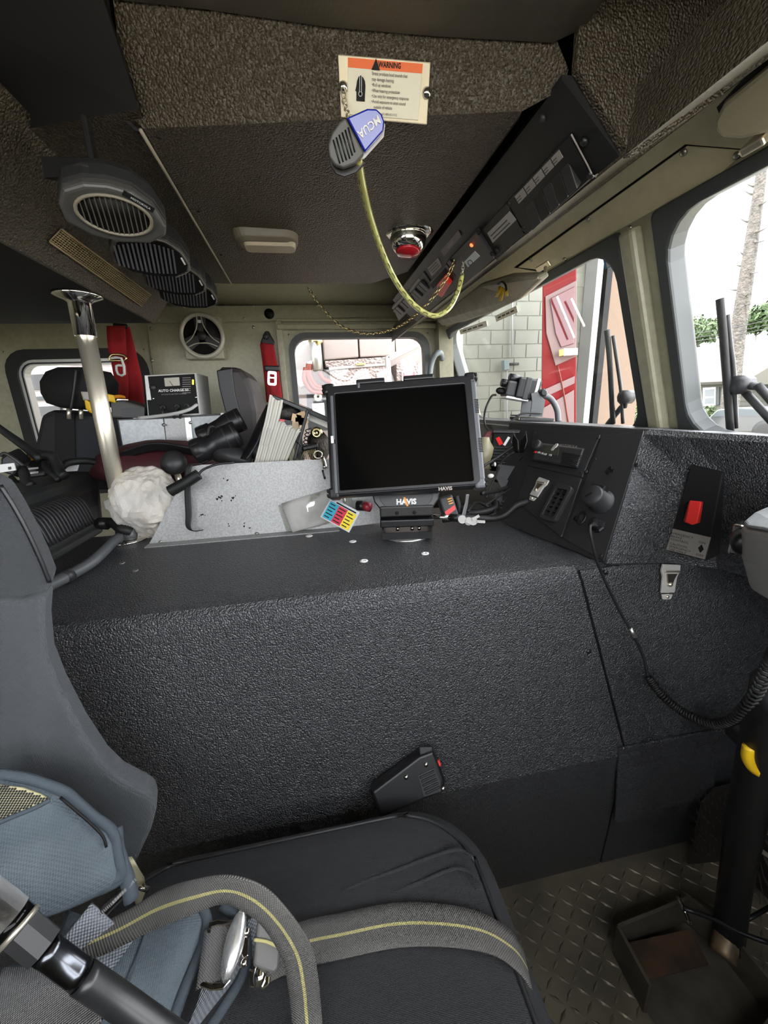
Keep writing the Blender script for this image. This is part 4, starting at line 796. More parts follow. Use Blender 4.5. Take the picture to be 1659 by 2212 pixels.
for sx, sy in ((-1, 1), (1, 1), (1, -1), (-1, -1)):
    c = (sx * (TW - .008), sy * (TH - .008)); bmp = MB(); bmp.box(TB, c[0] - .0115, c[0] + .0115, c[1] - .0115, c[1] + .0115, -.028, .0068, .005); bo = bmp.build('corner_bumper', m_caseg if (sx, sy) == (1, -1) else m_case, tab)
    for k in range(2): MB().box(TB, sx * (TW + .0035) - .003, sx * (TW + .0035) + .003, c[1] - .008 + k * .010, c[1] - .002 + k * .010, -.012, .0068, .001).build('bumper_slot', MT['ink'], bo)
for a0, a1 in ((-.092, -.030), (.010, .075)): MB().box(TB, a0, a1, TH - .004, TH + .007, -.024, .006, .003).build('top_grip', m_case, tab)
MB().box(TB, -.090, -.084, TH - .014, TH - .002, .004, .009, .002).build('stylus_catch', m_caseg, tab)
la = TB.ab(719, 952); MB().box(TB, la[0] - .003, la[0] + .003, la[1] - .008, la[1] + .008, .004, .009, .001).build('side_button', MT['white'], tab)
for a0, a1 in ((.011, SB1 - .004), (SB0 + .006, -.010)): MB().box(TB, SA0 - .010, SA0 - .004, a0 - .012, a1, .006, .0085, .002).build('bezel_edge', m_caseg, tab)
tl = TB.ab(961, 1057); text('HAVIS', TB.at(*tl, .0075), .0105, mat('silver_print', (.34, .31, .28), .4), tab, bold=.0003)
# dock and pedestal
DK = WF(P(880, 1166, Z=ZT), -.19); DK.o += DK.v * .035
dk = thing('tablet_dock', 'black tablet dock pedestal with white and orange logo', 'dock', DK.o)
DW = .062
MB().lathe(DK, [(.055, 0), (.055, .004), (.04, .006), (.01, .006)], 28).build('base_disc', MT['alu'], dk)
b = MB(); b.box(DK, -DW * .93, DW * .93, -.045, .045, .006, .010); b.box(DK, -DW * .93, -DW * .93 + .003, -.045, .045, .006, .030); b.box(DK, DW * .93 - .003, DW * .93, -.045, .045, .006, .030); b.box(DK, -DW * .93, DW * .93, -.047, -.044, .006, .022); b.build('swivel_tray', MT['black'], dk)
MB().box(DK, -DW, DW, -.040, .048, .032, .050, .003).build('lower_block', MT['black'], dk)
for k in (-.022, .012, .028): MB().lathe(DK.at(k, -.03, .022), [(.004, 0), (.004, .008)], 10).build('bolt', MT['chrome'], dk)
MB().box(DK, -DW, DW, -.030, .050, .054, .080, .004).build('tilt_block', mat('dock_block', (.020, .019, .018), .45), dk)
for k in (-.022, .018): MB().lathe(F(DK.p(k, -.030, .064), DK.u, n=-DK.v), [(.0045, 0), (.0045, .0008), (.003, .001)], 14).build('bolt', MT['ink'], dk)
hf = F(DK.p(0, -.024, .084), DK.u, n=-DK.v + V((0, 0, .28)))
hp = [(-.078, .024), (.078, .024), (.074, .006), (.060, -.012), (.02, -.018), (0, -.020), (-.02, -.018), (-.060, -.012), (-.074, .006)]
MB().ext([hf.p(a, c, 0) for a, c in hp], hf.n * -.07).build('cradle', m_case, dk, bev=.003)
MB().ext([hf.p(a * .80, c * .72 + .003, .001) for a, c in hp], hf.n * -.01).build('cradle_panel', MT['black2'], dk, bev=.001)
text('HAVIS', hf.at(0, .004, .0016), .017, MT['white'], dk, bold=.0008, sx=1.0)
MB().ext([hf.p(a, c, .0022) for a, c in ((-.0065, .015), (-.0020, .015), (.0055, -.008), (.0010, -.008))], hf.n * .0004).build('orange_slash', MT['amber'], dk)
lv = thing('dock_lever', 'silver locking lever with black tip beside the dock', 'lever', DK.p(.10, 0, .04))
MB().tube([DK.p(DW + .001, -.005, .045), DK.p(DW + .042, -.01, .043)], .0055, 10, 1).build('rod', MT['chrome'], lv); MB().tube([DK.p(DW + .040, -.01, .043), DK.p(DW + .068, -.012, .041)], .009, 10, 1).build('tip', MT['black'], lv)
ky = thing('key_bunch', 'bunch of small silver keys with grey tag hanging by the dock', 'keys', P(1005, 1138, Y=.80))
for k, (x, y, rt) in enumerate(((998, 1122, -.5), (1012, 1126, .4), (1022, 1126, -.15))):
    kf_ = F(P(x, y, Y=.765 + k * .004), (math.cos(rt), 0, math.sin(rt)), n=(-.1, -.9, .3))
    b = MB(); b.lathe(kf_, [(.009, 0), (.009, .002)], 12, smooth=False); b.box(kf_, .006, .026, -.003, .003, 0, .002); b.build('key', mat('dull_key_metal', (.30, .29, .27), .45) if k == 0 else bpy.data.materials['dull_key_metal'], ky)
MB().ext([P(x, y, Y=.77) for x, y in ((1007, 1068), (1014, 1068), (1011, 1090), (1005, 1117), (997, 1115), (1005, 1085))], (0, .003, 0)).build('tag', mat('grey_steel_tag', (.22, .225, .23), .35, .6), ky, bev=.001)
bt = thing('tool_battery', 'black tool battery with red label behind the dock', 'battery', P(968, 1112, Y=.90)); bf_ = F(P(969, 1092, Y=.90), (.95, -.1, .25), n=(-.15, -.9, .35))
MB().box(bf_, -.018, .018, -.032, .026, -.04, 0, .005).build('body', MT['black2'], bt); MB().ext([bf_.p(-.014, -.024, .0005), bf_.p(.014, -.014, .0005), bf_.p(.014, -.003, .0005), bf_.p(-.014, -.012, .0005)], bf_.n * .001).build('red_label', MT['red'], bt)
for k in range(3): MB().box(bf_, .002, .013, .002 + k * .006, .0045 + k * .006, 0, .0012).build('orange_stripe', MT['amber'], bt)
rc_ = thing('red_cap_torch', 'dark torch with red collar lying behind the tablet dock', 'torch', P(790, 1100, Y=.95)); MB().tube([P(786, 1093, Y=.96), P(800, 1096, Y=.95)], .012, 12, 1).build('collar', mat('dull_red', (.28, .02, .03), .5), rc_); MB().tube([P(772, 1092, Y=.97), P(787, 1093, Y=.96)], .013, 12, 1).build('barrel', MT['black'], rc_)
# ------------------------------------------------------------------ galvanised deflector panel and what lies on it
GP0 = P(322, 1176, Z=ZT); gl = V((.995, -.01, 0))
GPF = F(GP0, (1, -.011, 0), n=(0, -.985, .17))
gp = thing('deflector_sheet', 'upright galvanised sheet panel with torn paint specks on engine cover', 'panel', GP0)
gq4 = [GPF.px(x, y) for x, y in ((322, 1175), (742, 1140), (830, 1128), (838, 1060), (745, 985), (700, 992), (436, 1004), (412, 1008))]
MB().ext(gq4, GPF.n * -.002).build('sheet', MT['galv'], gp)
MB().box(F(GP0, (1, -.011, 0), n=(0, 0, 1)), 0, .46, -.028, .002, 0, .002).build('foot_flange', MT['galv'], gp)
for x, y in ((348, 1171), (555, 1153)): MB().lathe(WF(P(x, y, Z=ZT + .002)), [(.006, 0), (.006, .003), (.002, .005)], 10).build('rivet', MT['screw'], gp)
rn = random.Random(3)
for (x, y, n_) in ((475, 1076, 9), (505, 1077, 5), (440, 1112, 4), (488, 1130, 3), (533, 1134, 4), (492, 1034, 2)):
    b = MB()
    for i in range(n_):
        c = GPF.px(x + rn.uniform(-9, 9), y + rn.uniform(-7, 7), .0006); r = rn.uniform(.001, .0035); b.add([c + GPF.u * r * rn.uniform(.4, 1.3) * math.cos(a) + GPF.v * r * rn.uniform(.5, 1.2) * math.sin(a) for a in [k * math.pi / 3 for k in range(6)]], [tuple(range(6))])
    b.build('paint_chip', MT['ink'], gp)
pa = thing('paper_sleeve', 'crumpled paper sheet in clear sleeve leaning on the galvanised panel', 'paper', GPF.px(660, 1150, .01))
pg = []
for i in range(7):
    row = []
    for j in range(9):
        s, t = j / 8, i / 6; x = (608 + (650 - 608) * 0) * (1 - s) * (1 - t) + 735 * s * (1 - t) + 632 * (1 - s) * t + 745 * s * t; y = 1088 * (1 - s) * (1 - t) + 1048 * s * (1 - t) + 1150 * (1 - s) * t + 1118 * s * t
        row.append(GPF.px(x, y, .012 + .006 * math.sin(s * 7 + t * 4) + .010 * t))
    pg.append(row)
MB().slab(pg, .0012).build('sheet', mat('grey_paper', (.42, .41, .385), .6, var=(22, (.33, .32, .30))), pa)
sg = [[GPF.px(*((600 + 150 * s + 22 * t), (1092 - 46 * s + 66 * t)), .008 + .004 * math.sin(s * 5)) for s in [k / 5 for k in range(6)]] for t in [k / 4 for k in range(5)]]
MB().slab(sg, .0008).build('clear_sleeve', glassmat('clear_film', (.95, .95, .93), .2), pa)
hz = thing('hazard_card', 'laminated card with blue, red and yellow columns hanging by the tablet', 'card', P(742, 1140, Y=.90))
hq = [P(720, 1080, Y=.90), P(778, 1108, Y=.87), P(748, 1146, Y=.865), P(694, 1113, Y=.895)]
hfm = F((hq[0] + hq[1] + hq[2] + hq[3]) / 4, (hq[1] - hq[0] + hq[2] - hq[3]), v=(hq[0] - hq[3] + hq[1] - hq[2])); hw, hh = (hq[1] - hq[0] + hq[2] - hq[3]).length / 4, (hq[0] - hq[3] + hq[1] - hq[2]).length / 4
MB().box(hfm, -hw * 1.10, hw * 1.10, -hh * 1.10, hh * 1.10, -.001, .0008).build('laminate', mat('laminate', (.50, .53, .54), .3), hz)
for k, (nm, cc) in enumerate((('blue_column', (.02, .30, .42)), ('red_column', (.50, .02, .05)), ('yellow_column', (.72, .55, .02)))):
    a0 = -hw + k * hw * 2 / 3; co = MB().box(hfm, a0, a0 + hw * 2 / 3, -hh, hh * .72, .0009, .0013).build(nm, mat(nm, cc, .5), hz)
    for r in range(5): MB().box(hfm, a0 + hw * .08, a0 + hw * (.45 + .12 * ((r * 7 + k) % 2)), hh * (.5 - r * .32) - .0012, hh * (.5 - r * .32) + .0012, .0013, .0015).build('print_line', MT['ink'], co)
MB().box(hfm, -hw * .6, hw * .9, hh * .78, hh * .92, .0009, .0012).build('title_line', MT['ink'], hz)
st_ = thing('rubber_strap', 'flat black strap hanging over the galvanised panel', 'strap', GPF.px(420, 1146, .01))
ribbon([GPF.px(428, 1002, .006), GPF.px(408, 1008, .012), GPF.px(405, 1060, .012), GPF.px(407, 1110, .012), GPF.px(407, 1138, .014), GPF.px(418, 1147, .02), GPF.px(438, 1145, .018)], [V((.007, -.002, 0))] * 4 + [V((.006, -.003, 0)), V((.004, -.006, .001)), V((.003, -.006, .002))], .002).build('band', MT['rubber'], st_)
def loom(pts, r, n=None, parent=None, name='loom', m=None, amp=.14, **kw):
    path = smooth_path(pts, 40); L = sum((path[i] - path[i - 1]).length for i in range(1, len(path))); n = n or int(L / (r * .45))
    n *= 2; out = []; acc = [0]
    for i in range(1, len(path)): acc.append(acc[-1] + (path[i] - path[i - 1]).length)
    j = 0
    for k in range(n + 1):
        d = k / n * acc[-1]
        while j < len(acc) - 2 and acc[j + 1] < d: j += 1
        out.append(path[j].lerp(path[j + 1], (d - acc[j]) / max(1e-9, acc[j + 1] - acc[j])))
    rr = [r * (1 + amp * (1 if k % 2 else -1)) for k in range(n + 1)]
    b = MB(); b.tube(out, rr, 10, raw=True); return b.build(name, m or MT['rubber'], parent, **kw)
ch = thing('coiled_grip_tool', 'black ribbed grip with wire resting on the left of the galvanised panel', 'handle', P(400, 1050, Y=.96))
loom([P(366, 1062, Y=.95), P(400, 1043, Y=.955), P(430, 1024, Y=.96)], .0125, 18, ch, 'ribbed_grip', amp=.1)
MB().tube([P(428, 1026, Y=.96), P(440, 1014, Y=.965), P(470, 1003, Y=.97), P(505, 999, Y=.99)], .0028, 8).build('wire', MT['black'], ch)
# ------------------------------------------------------------------ loose leads and radio gear between tablet and dash
tg_ = thing('cable_tangle', 'tangle of black cables between tablet and dash panel', 'cables', P(1060, 1130, Z=ZT))
for pts, r in (([P(1043, 1008, Y=.95), P(1080, 985, Y=1.0), P(1112, 962, Y=1.02)], .0035), ([P(1075, 1015, Y=1.0), P(1090, 990, Y=1.02), P(1120, 974, Y=1.02), P(1148, 976, Y=.98)], .0035), ([P(1050, 1075, Y=.92), P(1065, 1040, Y=.95), P(1078, 1010, Y=1.0)], .003), ([P(1048, 1092, Y=.88), P(1080, 1070, Y=.92), P(1112, 1050, Y=.96)], .003), ([P(1085, 1085, Y=.92), P(1100, 1068, Y=.95), P(1112, 1052, Y=.97)], .003), ([P(1040, 1066, Y=.9), P(1075, 1060, Y=.95), P(1110, 1046, Y=.98)], .005), ([P(1010, 1105, Y=.88), P(1030, 1085, Y=.93), P(1060, 1098, Y=.93), P(1070, 1108, Y=.9), P(1048, 1120, Y=.88)], .004)):
    MB().tube(pts, r, 8, 8).build('cable', MT['rubber'], tg_)
loom([P(955, 1122, Y=.90), P(1000, 1117, Y=.89), P(1060, 1120, Y=.88), P(1090, 1112, Y=.87), P(1115, 1092, Y=.87), P(1140, 1084, Y=.87)], .0085, None, tg_, 'conduit', amp=.08)
loom([P(1000, 1108, Y=.93), P(1040, 1106, Y=.92), P(1068, 1098, Y=.93), P(1070, 1085, Y=.95)], .0095, None, tg_, 'conduit', amp=.12)
loom([P(985, 1072, Y=.97), P(990, 1090, Y=.96), P(992, 1110, Y=.95)], .009, None, tg_, 'conduit', amp=.2)
rg = thing('radio_charger', 'black handheld radio charger with red and white labels left of radio panel', 'charger', P(1105, 1000, Y=1.02))
rgf = F(P(1100, 965, Y=1.05), (.93, -.30, -.10), n=(-.35, -.8, .45))
MB().box(rgf, -.050, .045, -.060, .045, -.05, 0, .006).build('body', MT['black'], rg)
for k in range(6): MB().box(rgf, -.044, .040, -.050 + k * .009, -.046 + k * .009, 0, .003, .001).build('cooling_rib', MT['black2'], rg)
MB().box(rgf.at(-.028, .016, 0, .5), -.006, .006, -.012, .012, 0, .002).build('red_label', MT['red'], rg); MB().box(rgf.at(-.008, .016, 0, -.45), -.0035, .0035, -.014, .014, 0, .002).build('white_label', MT['white'], rg)
MB().box(rgf, -.050, .050, .040, .050, -.05, .006, .003).build('top_lip', MT['black2'], rg)
mc = thing('microphone_clip', 'forked black microphone clip in front of the radio charger', 'clip', P(1122, 985, Y=.98)); mf = F(P(1122, 955, Y=.98), (.9, -.4, 0), n=(-.4, -.85, .35))
for s_ in (-1, 1): MB().ext([mf.p(s_ * a, c) for a, c in ((.001, -.030), (.012, -.028), (.020, .0), (.016, .028), (.010, .012), (.003, .002))], mf.n * .010).build('fork', MT['gloss'], mc, bev=.002)
MB().lathe(F(P(1133, 1003, Y=.99), (1, 0, 0), n=(-.5, -.8, .1)), [(.022, 0), (.026, .008), (.022, .018), (.012, .020)], 16, su=.7).build('swivel', MT['black'], mc)
bx_ = thing('relay_box', 'small dark relay box with bracket low beside the radio panel', 'box', P(1095, 1055, Y=.98)); xf = F(P(1092, 1022, Y=.99), (.9, -.38, -.15), n=(-.4, -.85, .35))
MB().box(xf, -.026, .024, -.022, .024, -.04, 0, .003).build('body', MT['black2'], bx_); MB().ext([xf.p(-.03, -.005, .002), xf.p(.012, -.02, .002), xf.p(.02, -.045, .004), xf.p(0, -.05, .004)], xf.n * .003).build('bracket', MT['plate'], bx_); MB().box(xf, -.02, .03, -.09, -.055, -.03, 0, .002).build('lower_box', MT['black2'], bx_)
wh = thing('white_tab', 'small white plastic tab among the cables', 'tab', P(1060, 1035, Y=.95)); MB().lathe(F(P(1060, 1028, Y=.95), (1, 0, 0), n=(-.3, -.9, .2)), [(.008, 0), (.008, .003)], 10, sv=.7).build('tab_body', MT['white'], wh); MB().lathe(F(P(1069, 1003, Y=.98), (1, 0, 0), n=(-.3, -.9, .2)), [(.006, 0), (.006, .003)], 10, su=.5).build('tab_end', MT['white'], wh)
for nm, lb, cc, pts, w_ in (('maroon_strap', 'maroon webbing strap behind the tablet edge', (.16, .03, .03), [(1060, 932), (1049, 950), (1050, 975)], .009), ('lanyard', 'white cord hanging between tablet and radio charger', (.5, .46, .38), [(1066, 930), (1061, 950), (1062, 975), (1057, 990)], .003), ('orange_strap', 'orange yellow strap beside the radio charger', (.65, .30, .02), [(1073, 931), (1069, 955), (1064, 978)], .004)):
    ribbon([P(x, y, Y=1.10) for x, y in pts], [V((w_, -.004, 0))] * 3, .003).build(nm, mat(nm, cc, .6), None, label=lb, cat='strap' if 'strap' in nm else 'cord')
kb = P(1047, 975, Y=1.08); MB().lathe(WF(kb + V((0, 0, -.05))), [(.022, 0), (.026, .01), (.026, .06), (.014, .08), (.012, .09), (.001, .091)], 18).build('bottle', mat('khaki_plastic', (.30, .27, .17), .4), None, label='khaki plastic bottle half hidden behind the tablet', cat='bottle')
# ------------------------------------------------------------------ grab pole
from mathutils import noise
pb_, pt_ = P(276, 1166, Z=ZT), P(167, 634, Y=1.045)
gpz = thing('grab_pole', 'polished steel grab pole with round flanges from engine cover to ceiling', 'pole', pb_)
MB().tube([pb_, pt_], .0185, 20, 1).build('tube', MT['steel'], gpz)
ax = (pt_ - pb_).normalized()
MB().lathe(F(pt_ - ax * .085, (1, 0, 0), n=ax), [(.0215, 0), (.0215, .065), (.026, .070), (.046, .078), (.046, .084), (.01, .084)], 28).build('top_flange', MT['chrome'], gpz)
MB().lathe(WF(pb_), [(.048, 0), (.048, .004), (.030, .007), (.024, .012), (.022, .03), (.0186, .03)], 28).build('bottom_flange', MT['chrome'], gpz)
for k in range(4):
    a = k * 1.57 + .5; MB().lathe(F(pt_ + V((math.cos(a), math.sin(a), 0)) * .036 - V((0, 0, .004)), (1, 0, 0), n=(0, 0, -1)), [(.006, -.002), (.006, .002), (.001, .005)], 10).build('screw', MT['screw'], gpz)
# ribbed black step box
rbx = thing('ribbed_box', 'ribbed black plastic box beside the grab pole on engine cover', 'box', (-.74, .95, ZT))
y0 = .70
pro = [(-.86, -.306), (-.583, -.306), (-.585, -.290), (-.592, -.284), (-.602, -.238), (-.610, -.217), (-.624, -.203), (-.640, -.198), (-.655, -.192), (-.668, -.176), (-.682, -.167), (-.80, -.160), (-.86, -.18)]
def yend(x): return min(1.39, 1.15 + (-.583 - x) * 2.3)
def rbr(k, near): return [V((-.62 + (x + .62) * k, (y0 if near else yend(x)), ZT + (z - ZT) * k)) for x, z in pro]
def rin(r, d): return [p + V((0, d, 0)) for p in r]
MB().loft([rbr(.95, True), rin(rbr(1, True), .015), rin(rbr(1, False), -.02), rbr(.93, False)], smooth=False).build('shell', mat('worn_black_plastic', (.022, .024, .026), .42, var=(9, (.034, .035, .034))), rbx, bev=.005)
rib = None
for i in range(30):
    y = .765 + i * .0128
    pts = [V((x, y, z)) for x, z in ((-.5925, -.276), (-.602, -.237), (-.610, -.2155), (-.624, -.2015), (-.638, -.1965))]
    if rib is None: rib = MB().tube(pts, .0034, 6, 3).build('rib', MT['black2'], rbx); y_first = y
    else:
        c = rib.copy(); COL.objects.link(c); c.location = rib.location + V((0, y - y_first, 0))
# conduit to the seat
cd_ = thing('corrugated_conduit', 'grey corrugated conduit lying on the engine cover below the pole', 'conduit', P(200, 1215, Z=ZT))
m_con = mat('grey_conduit', (.10, .105, .11), .4)
loom([P(100, 1268, Z=-.292), P(145, 1245, Z=-.292), P(200, 1213, Z=-.290), P(245, 1170, Z=-.288), P(272, 1152, Z=-.285)], .0095, None, cd_, 'lower_run', m_con, .22)
loom([P(285, 1150, Z=-.280), P(262, 1142, Z=-.268), P(245, 1130, Z=-.262), P(222, 1128, Z=-.262)], .012, None, cd_, 'upper_run', MT['rubber'], .08)
MB().tube([P(138, 1249, Z=-.292), P(150, 1242, Z=-.292)], .0135, 12, 1).build('coupling', MT['black2'], cd_); MB().tube([P(268, 1157, Z=-.287), P(292, 1152, Z=-.284)], .014, 12, 1).build('elbow', m_con, cd_); MB().tube([P(230, 1131, Z=-.262), P(216, 1131, Z=-.264)], .016, 8, 1).build('plug', MT['black'], cd_)
# crumpled white bag
bgc = P(318, 1085, Y=1.06); bm = bmesh.new(); bmesh.ops.create_icosphere(bm, subdivisions=5, radius=1); b = MB()
vv = []
for v in bm.verts:
    d = v.co.normalized(); r = 1.0
    for k in range(16):
        rn = random.Random(k * 7 + 1); n = V((rn.uniform(-1, 1), rn.uniform(-1, 1), rn.uniform(-1, 1))).normalized(); h = rn.uniform(.80, .93); dd = d.dot(n)
        if dd > 0: r = min(r, h / dd)
    r *= 1.04 - .13 * abs(noise.noise(d * 2.6)) - .06 * abs(noise.noise(d * 4.6 + V((3, 1, 0))))
    vv.append(bgc + V((d.x * .083 * r, d.y * .075 * r, d.z * .092 * r)))
b.add(vv, [[q_.index for q_ in f.verts] for f in bm.faces], False); bm.free()
b.build('paper_bag', mat('white_crumpled_paper', (.56, .54, .50), .75, var=(12, (.50, .45, .38))), None, label='crumpled white paper bag between the pole and the galvanised panel', cat='bag')
b = MB(); b.slab([[P(225, 1085, Y=1.12), P(245, 1075, Y=1.13), P(262, 1090, Y=1.12)], [P(228, 1100, Y=1.10), P(248, 1108, Y=1.11), P(262, 1125, Y=1.12)]], .003); b.build('paper_scrap', MT['paper'], None, label='small white paper scrap left of the pole base', cat='paper')
# ------------------------------------------------------------------ passenger side clutter
rbag = thing('red_bag', 'dark red bag with black straps behind the galvanised panel', 'bag', P(340, 1010, Y=1.30))
def blob(c, sx, sy, sz, seedv, name, m, parent=None, sub=3, amp=.12, fq=2.5, **kw):
    bm = bmesh.new(); bmesh.ops.create_icosphere(bm, subdivisions=sub, radius=1); b = MB()
    b.add([V(c) + V((v.co.x * sx, v.co.y * sy, v.co.z * sz)) * (1 + amp * noise.noise(v.co * fq + V((seedv, 0, 0)))) for v in bm.verts], [[q_.index for q_ in f.verts] for f in bm.faces], True); bm.free(); return b.build(name, m, parent, **kw)
blob(P(352, 1003, Y=1.36), .20, .14, .075, 3, 'body', mat('dark_red_cloth', (.045, .002, .005), .7, bump=(20, .4, .01)), rbag)
ribbon([P(262, 985, Y=1.25), P(330, 965, Y=1.22), P(400, 972, Y=1.2), P(440, 985, Y=1.2)], [V((0, -.01, .012))] * 4, .003).build('strap', MT['black'], rbag)
kn = thing('ball_lever', 'dark round knob on a stem beside the white paper bag', 'knob', P(380, 1030, Y=1.1)); MB().lathe(F(P(376, 1000, Y=1.12), (1, 0, 0), n=(-.1, -.9, .4)), [(.020, -.02), (.031, -.008), (.033, .006), (.026, .018), (.008, .024), (.001, .0245)], 20).build('ball', MT['black2'], kn); MB().tube([P(380, 1015, Y=1.13), P(388, 1040, Y=1.10)], .008, 10, 1).build('stem', MT['steel'], kn)
bi = thing('binoculars', 'black binoculars lying tilted behind the galvanised panel', 'binoculars', P(470, 995, Y=1.15))
def barrel(a, c, r0, r1, Ya, Yb):
    p0, p1 = P(*a, Y=Ya), P(*c, Y=Yb); ax_ = (p1 - p0); L_ = ax_.length; fr = F(p0, (0, 0, 1), n=ax_)
    o = MB().lathe(fr, [(r0 * .7, 0), (r0, .004), (r0, L_ * .30), (r0 * .86, L_ * .32), (r0 * .92, L_ * .5), (r1, L_ * .66), (r1, L_ * .97), (r1 * .96, L_), (r1 * .86, L_), (r1 * .80, L_ * .95), (.001, L_ * .93)], 24).build('barrel', MT['black'], bi)
    for h_ in (.72, .90): MB().lathe(fr, [(r1 * 1.01, L_ * h_), (r1 * 1.03, L_ * (h_ + .012)), (r1 * 1.01, L_ * (h_ + .025))], 24, caps=False).build('ring', MT['black2'], o)
    for k in range(7): MB().box(F(fr.p(0, 0, L_ * .05), fr.u * math.cos(k * .9) + fr.v * math.sin(k * .9), n=fr.n), r0 * .98, r0 * 1.05, -.003, .003, 0, L_ * .14).build('grip_rib', MT['rubber'], o)
barrel((418, 980), (516, 936), .033, .035, 1.10, 1.12); barrel((430, 948), (524, 904), .030, .033, 1.20, 1.22)
MB().tube([P(470, 965, Y=1.12), P(478, 930, Y=1.20)], .012, 10, 1).build('bridge', MT['black2'], bi)
MB().tube([P(448, 950, Y=1.1), P(452, 925, Y=1.1), P(462, 922, Y=1.1), P(462, 935, Y=1.12)], .004, 8).build('strap_loop', MT['rubber'], bi)
wl_ = thing('torch', 'grey black torch head below the binoculars', 'torch', P(510, 995, Y=1.1)); MB().lathe(F(P(505, 985, Y=1.10), (0, 1, 0), n=V((.9, -.1, -.35))), [(.020, -.05), (.024, 0), (.026, .03), (.022, .045), (.001, .048)], 18).build('head', MT['black2'], wl_); MB().tube([P(505, 985, Y=1.1), P(470, 985, Y=1.14)], .018, 12, 1).build('barrel', MT['black'], wl_)
# map books
bk1 = thing('map_binder', 'thick map binder with curled white pages standing open on its edge', 'book', P(600, 993, Y=1.15))
m_pg = [mat('page_%d' % k, c, .8) for k, c in enumerate(((.58, .56, .50), (.46, .44, .38), (.64, .62, .57), (.36, .34, .28)))]
for i in range(26):
    s = i / 25
    top = P(592 + s * 70, 858 + s * 26 + 6 * math.sin(s * 9), Y=1.16 + .02 * s); mid1 = P(583 + s * 62, 905 + s * 30, Y=1.15); bot = P(560 + s * 62, 995 - s * 6, Y=1.15)
    if s > .35: top = P(592 + s * 60, 905 + s * 26 + 4 * math.sin(i), Y=1.16)
    ribbon([top, mid1, bot], [V((.0012, .085, -.004)), V((.0012, .09, 0)), V((.001, .09, 0))], .0042).build('page_block', m_pg[i % 4], bk1)
MB().ext([P(588, 852, Y=1.10), P(668, 884, Y=1.10), P(664, 893, Y=1.10), P(590, 862, Y=1.10)], (0, .17, 0)).build('top_cover', MT['black'], bk1, bev=.002)
MB().ext([P(662, 884, Y=1.08), P(668, 886, Y=1.08), P(640, 994, Y=1.08), P(632, 994, Y=1.08)], (0, .19, 0)).build('back_cover', MT['black'], bk1, bev=.002)
for i, (x, y, cc) in enumerate(((640, 905, (.62, .44, .26)), (648, 912, (.66, .50, .34)), (636, 922, (.62, .46, .30)), (652, 900, (.58, .40, .22)))): MB().box(F(P(x, y, Y=1.095), (1, 0, .2 * i - .3), n=(0, -1, 0)), -.012, .012, -.020, .012, 0, .002).build('tab', mat('tab_tan_%d' % i, cc, .6), bk1)
MB().box(F(P(612, 912, Y=1.095), (1, 0, -.2), n=(0, -1, 0)), -.010, .008, -.007, .007, 0, .002).build('red_tab', MT['red'], bk1)
MB().box(F(P(624, 918, Y=1.092), (1, 0, -.2), n=(0, -1, 0)), -.012, .008, -.016, .012, 0, .002).build('grey_tab', MT['black2'], bk1)
for i in range(6): MB().tube([P(607 + i * 8, 915 + i * 6, Y=1.08), P(604 + i * 8, 925 + i * 6, Y=1.075), P(610 + i * 8, 932 + i * 6, Y=1.08)], .0016, 6).build('ring_wire', MT['black'], bk1)
blob(P(622, 893, Y=1.17), .038, .07, .022, 5, 'curled_tabs', mat('dark_curled_tabs', (.05, .042, .04), .7, bump=(60, 1, .01)), bk1)
bk2 = thing('spiral_book', 'dark spiral bound book leaning between the binder and the tablet', 'book', P(690, 990, Y=1.2))
MB().ext([P(668, 893, Y=1.17), P(735, 925, Y=1.17), P(735, 936, Y=1.17), P(668, 908, Y=1.17)], (0, .16, 0)).build('page_block', m_pg[2], bk2); MB().ext([P(664, 882, Y=1.16), P(738, 914, Y=1.16), P(738, 925, Y=1.16), P(664, 893, Y=1.16)], (0, .18, 0)).build('cover', MT['black'], bk2, bev=.002)
for i in range(7): MB().tube([P(672 - i * 1.5, 925 + i * 8, Y=1.15), P(660 - i * 1.5, 930 + i * 8, Y=1.14), P(668 - i * 1.5, 938 + i * 8, Y=1.15)], .0015, 6).build('ring_wire', MT['ink'], bk2)
blob(P(688, 965, Y=1.22), .035, .05, .05, 9, 'dark_pages', mat('brown_black_pages', (.05, .04, .03), .8, bump=(90, 1, .01)), bk2)
MB().lathe(F(P(684, 935, Y=1.16), (1, 0, 0), n=(0, -1, .1)), [(.017, 0), (.017, .004), (.007, .005), (.006, .003), (.001, .003)], 16).build('brass_disc', m_brass, bk2)
br_ = thing('parts_brush', 'small bristle brush head behind the galvanised panel', 'brush', P(660, 992, Y=1.1)); 
for i in range(9): MB().tube([P(650 + i * 4, 992, Y=1.12), P(660 + i * 2.6, 968, Y=1.13)], .0014, 5, 1).build('bristle', mat('bristle_tan', (.20, .15, .08), .8) if i == 0 else bpy.data.materials['bristle_tan'], br_)
MB().box(F(P(670, 966, Y=1.13), (1, 0, .15), n=(0, -1, 0)), -.022, .022, -.006, .008, -.012, .012, .004).build('ferrule', MT['black'], br_)
hb = thing('black_strap', 'wide black carrying strap left of the map binder', 'strap', P(540, 992, Y=1.1)); ribbon([P(525, 992, Y=1.06), P(545, 960, Y=1.07), P(565, 915, Y=1.09), P(585, 875, Y=1.12)], [V((.012, -.02, 0))] * 4, .004).build('band', MT['black'], hb); ribbon([P(548, 992, Y=1.08), P(560, 960, Y=1.09), P(572, 925, Y=1.1)], [V((.008, -.02, 0))] * 3, .004).build('inner_band', MT['black2'], hb)
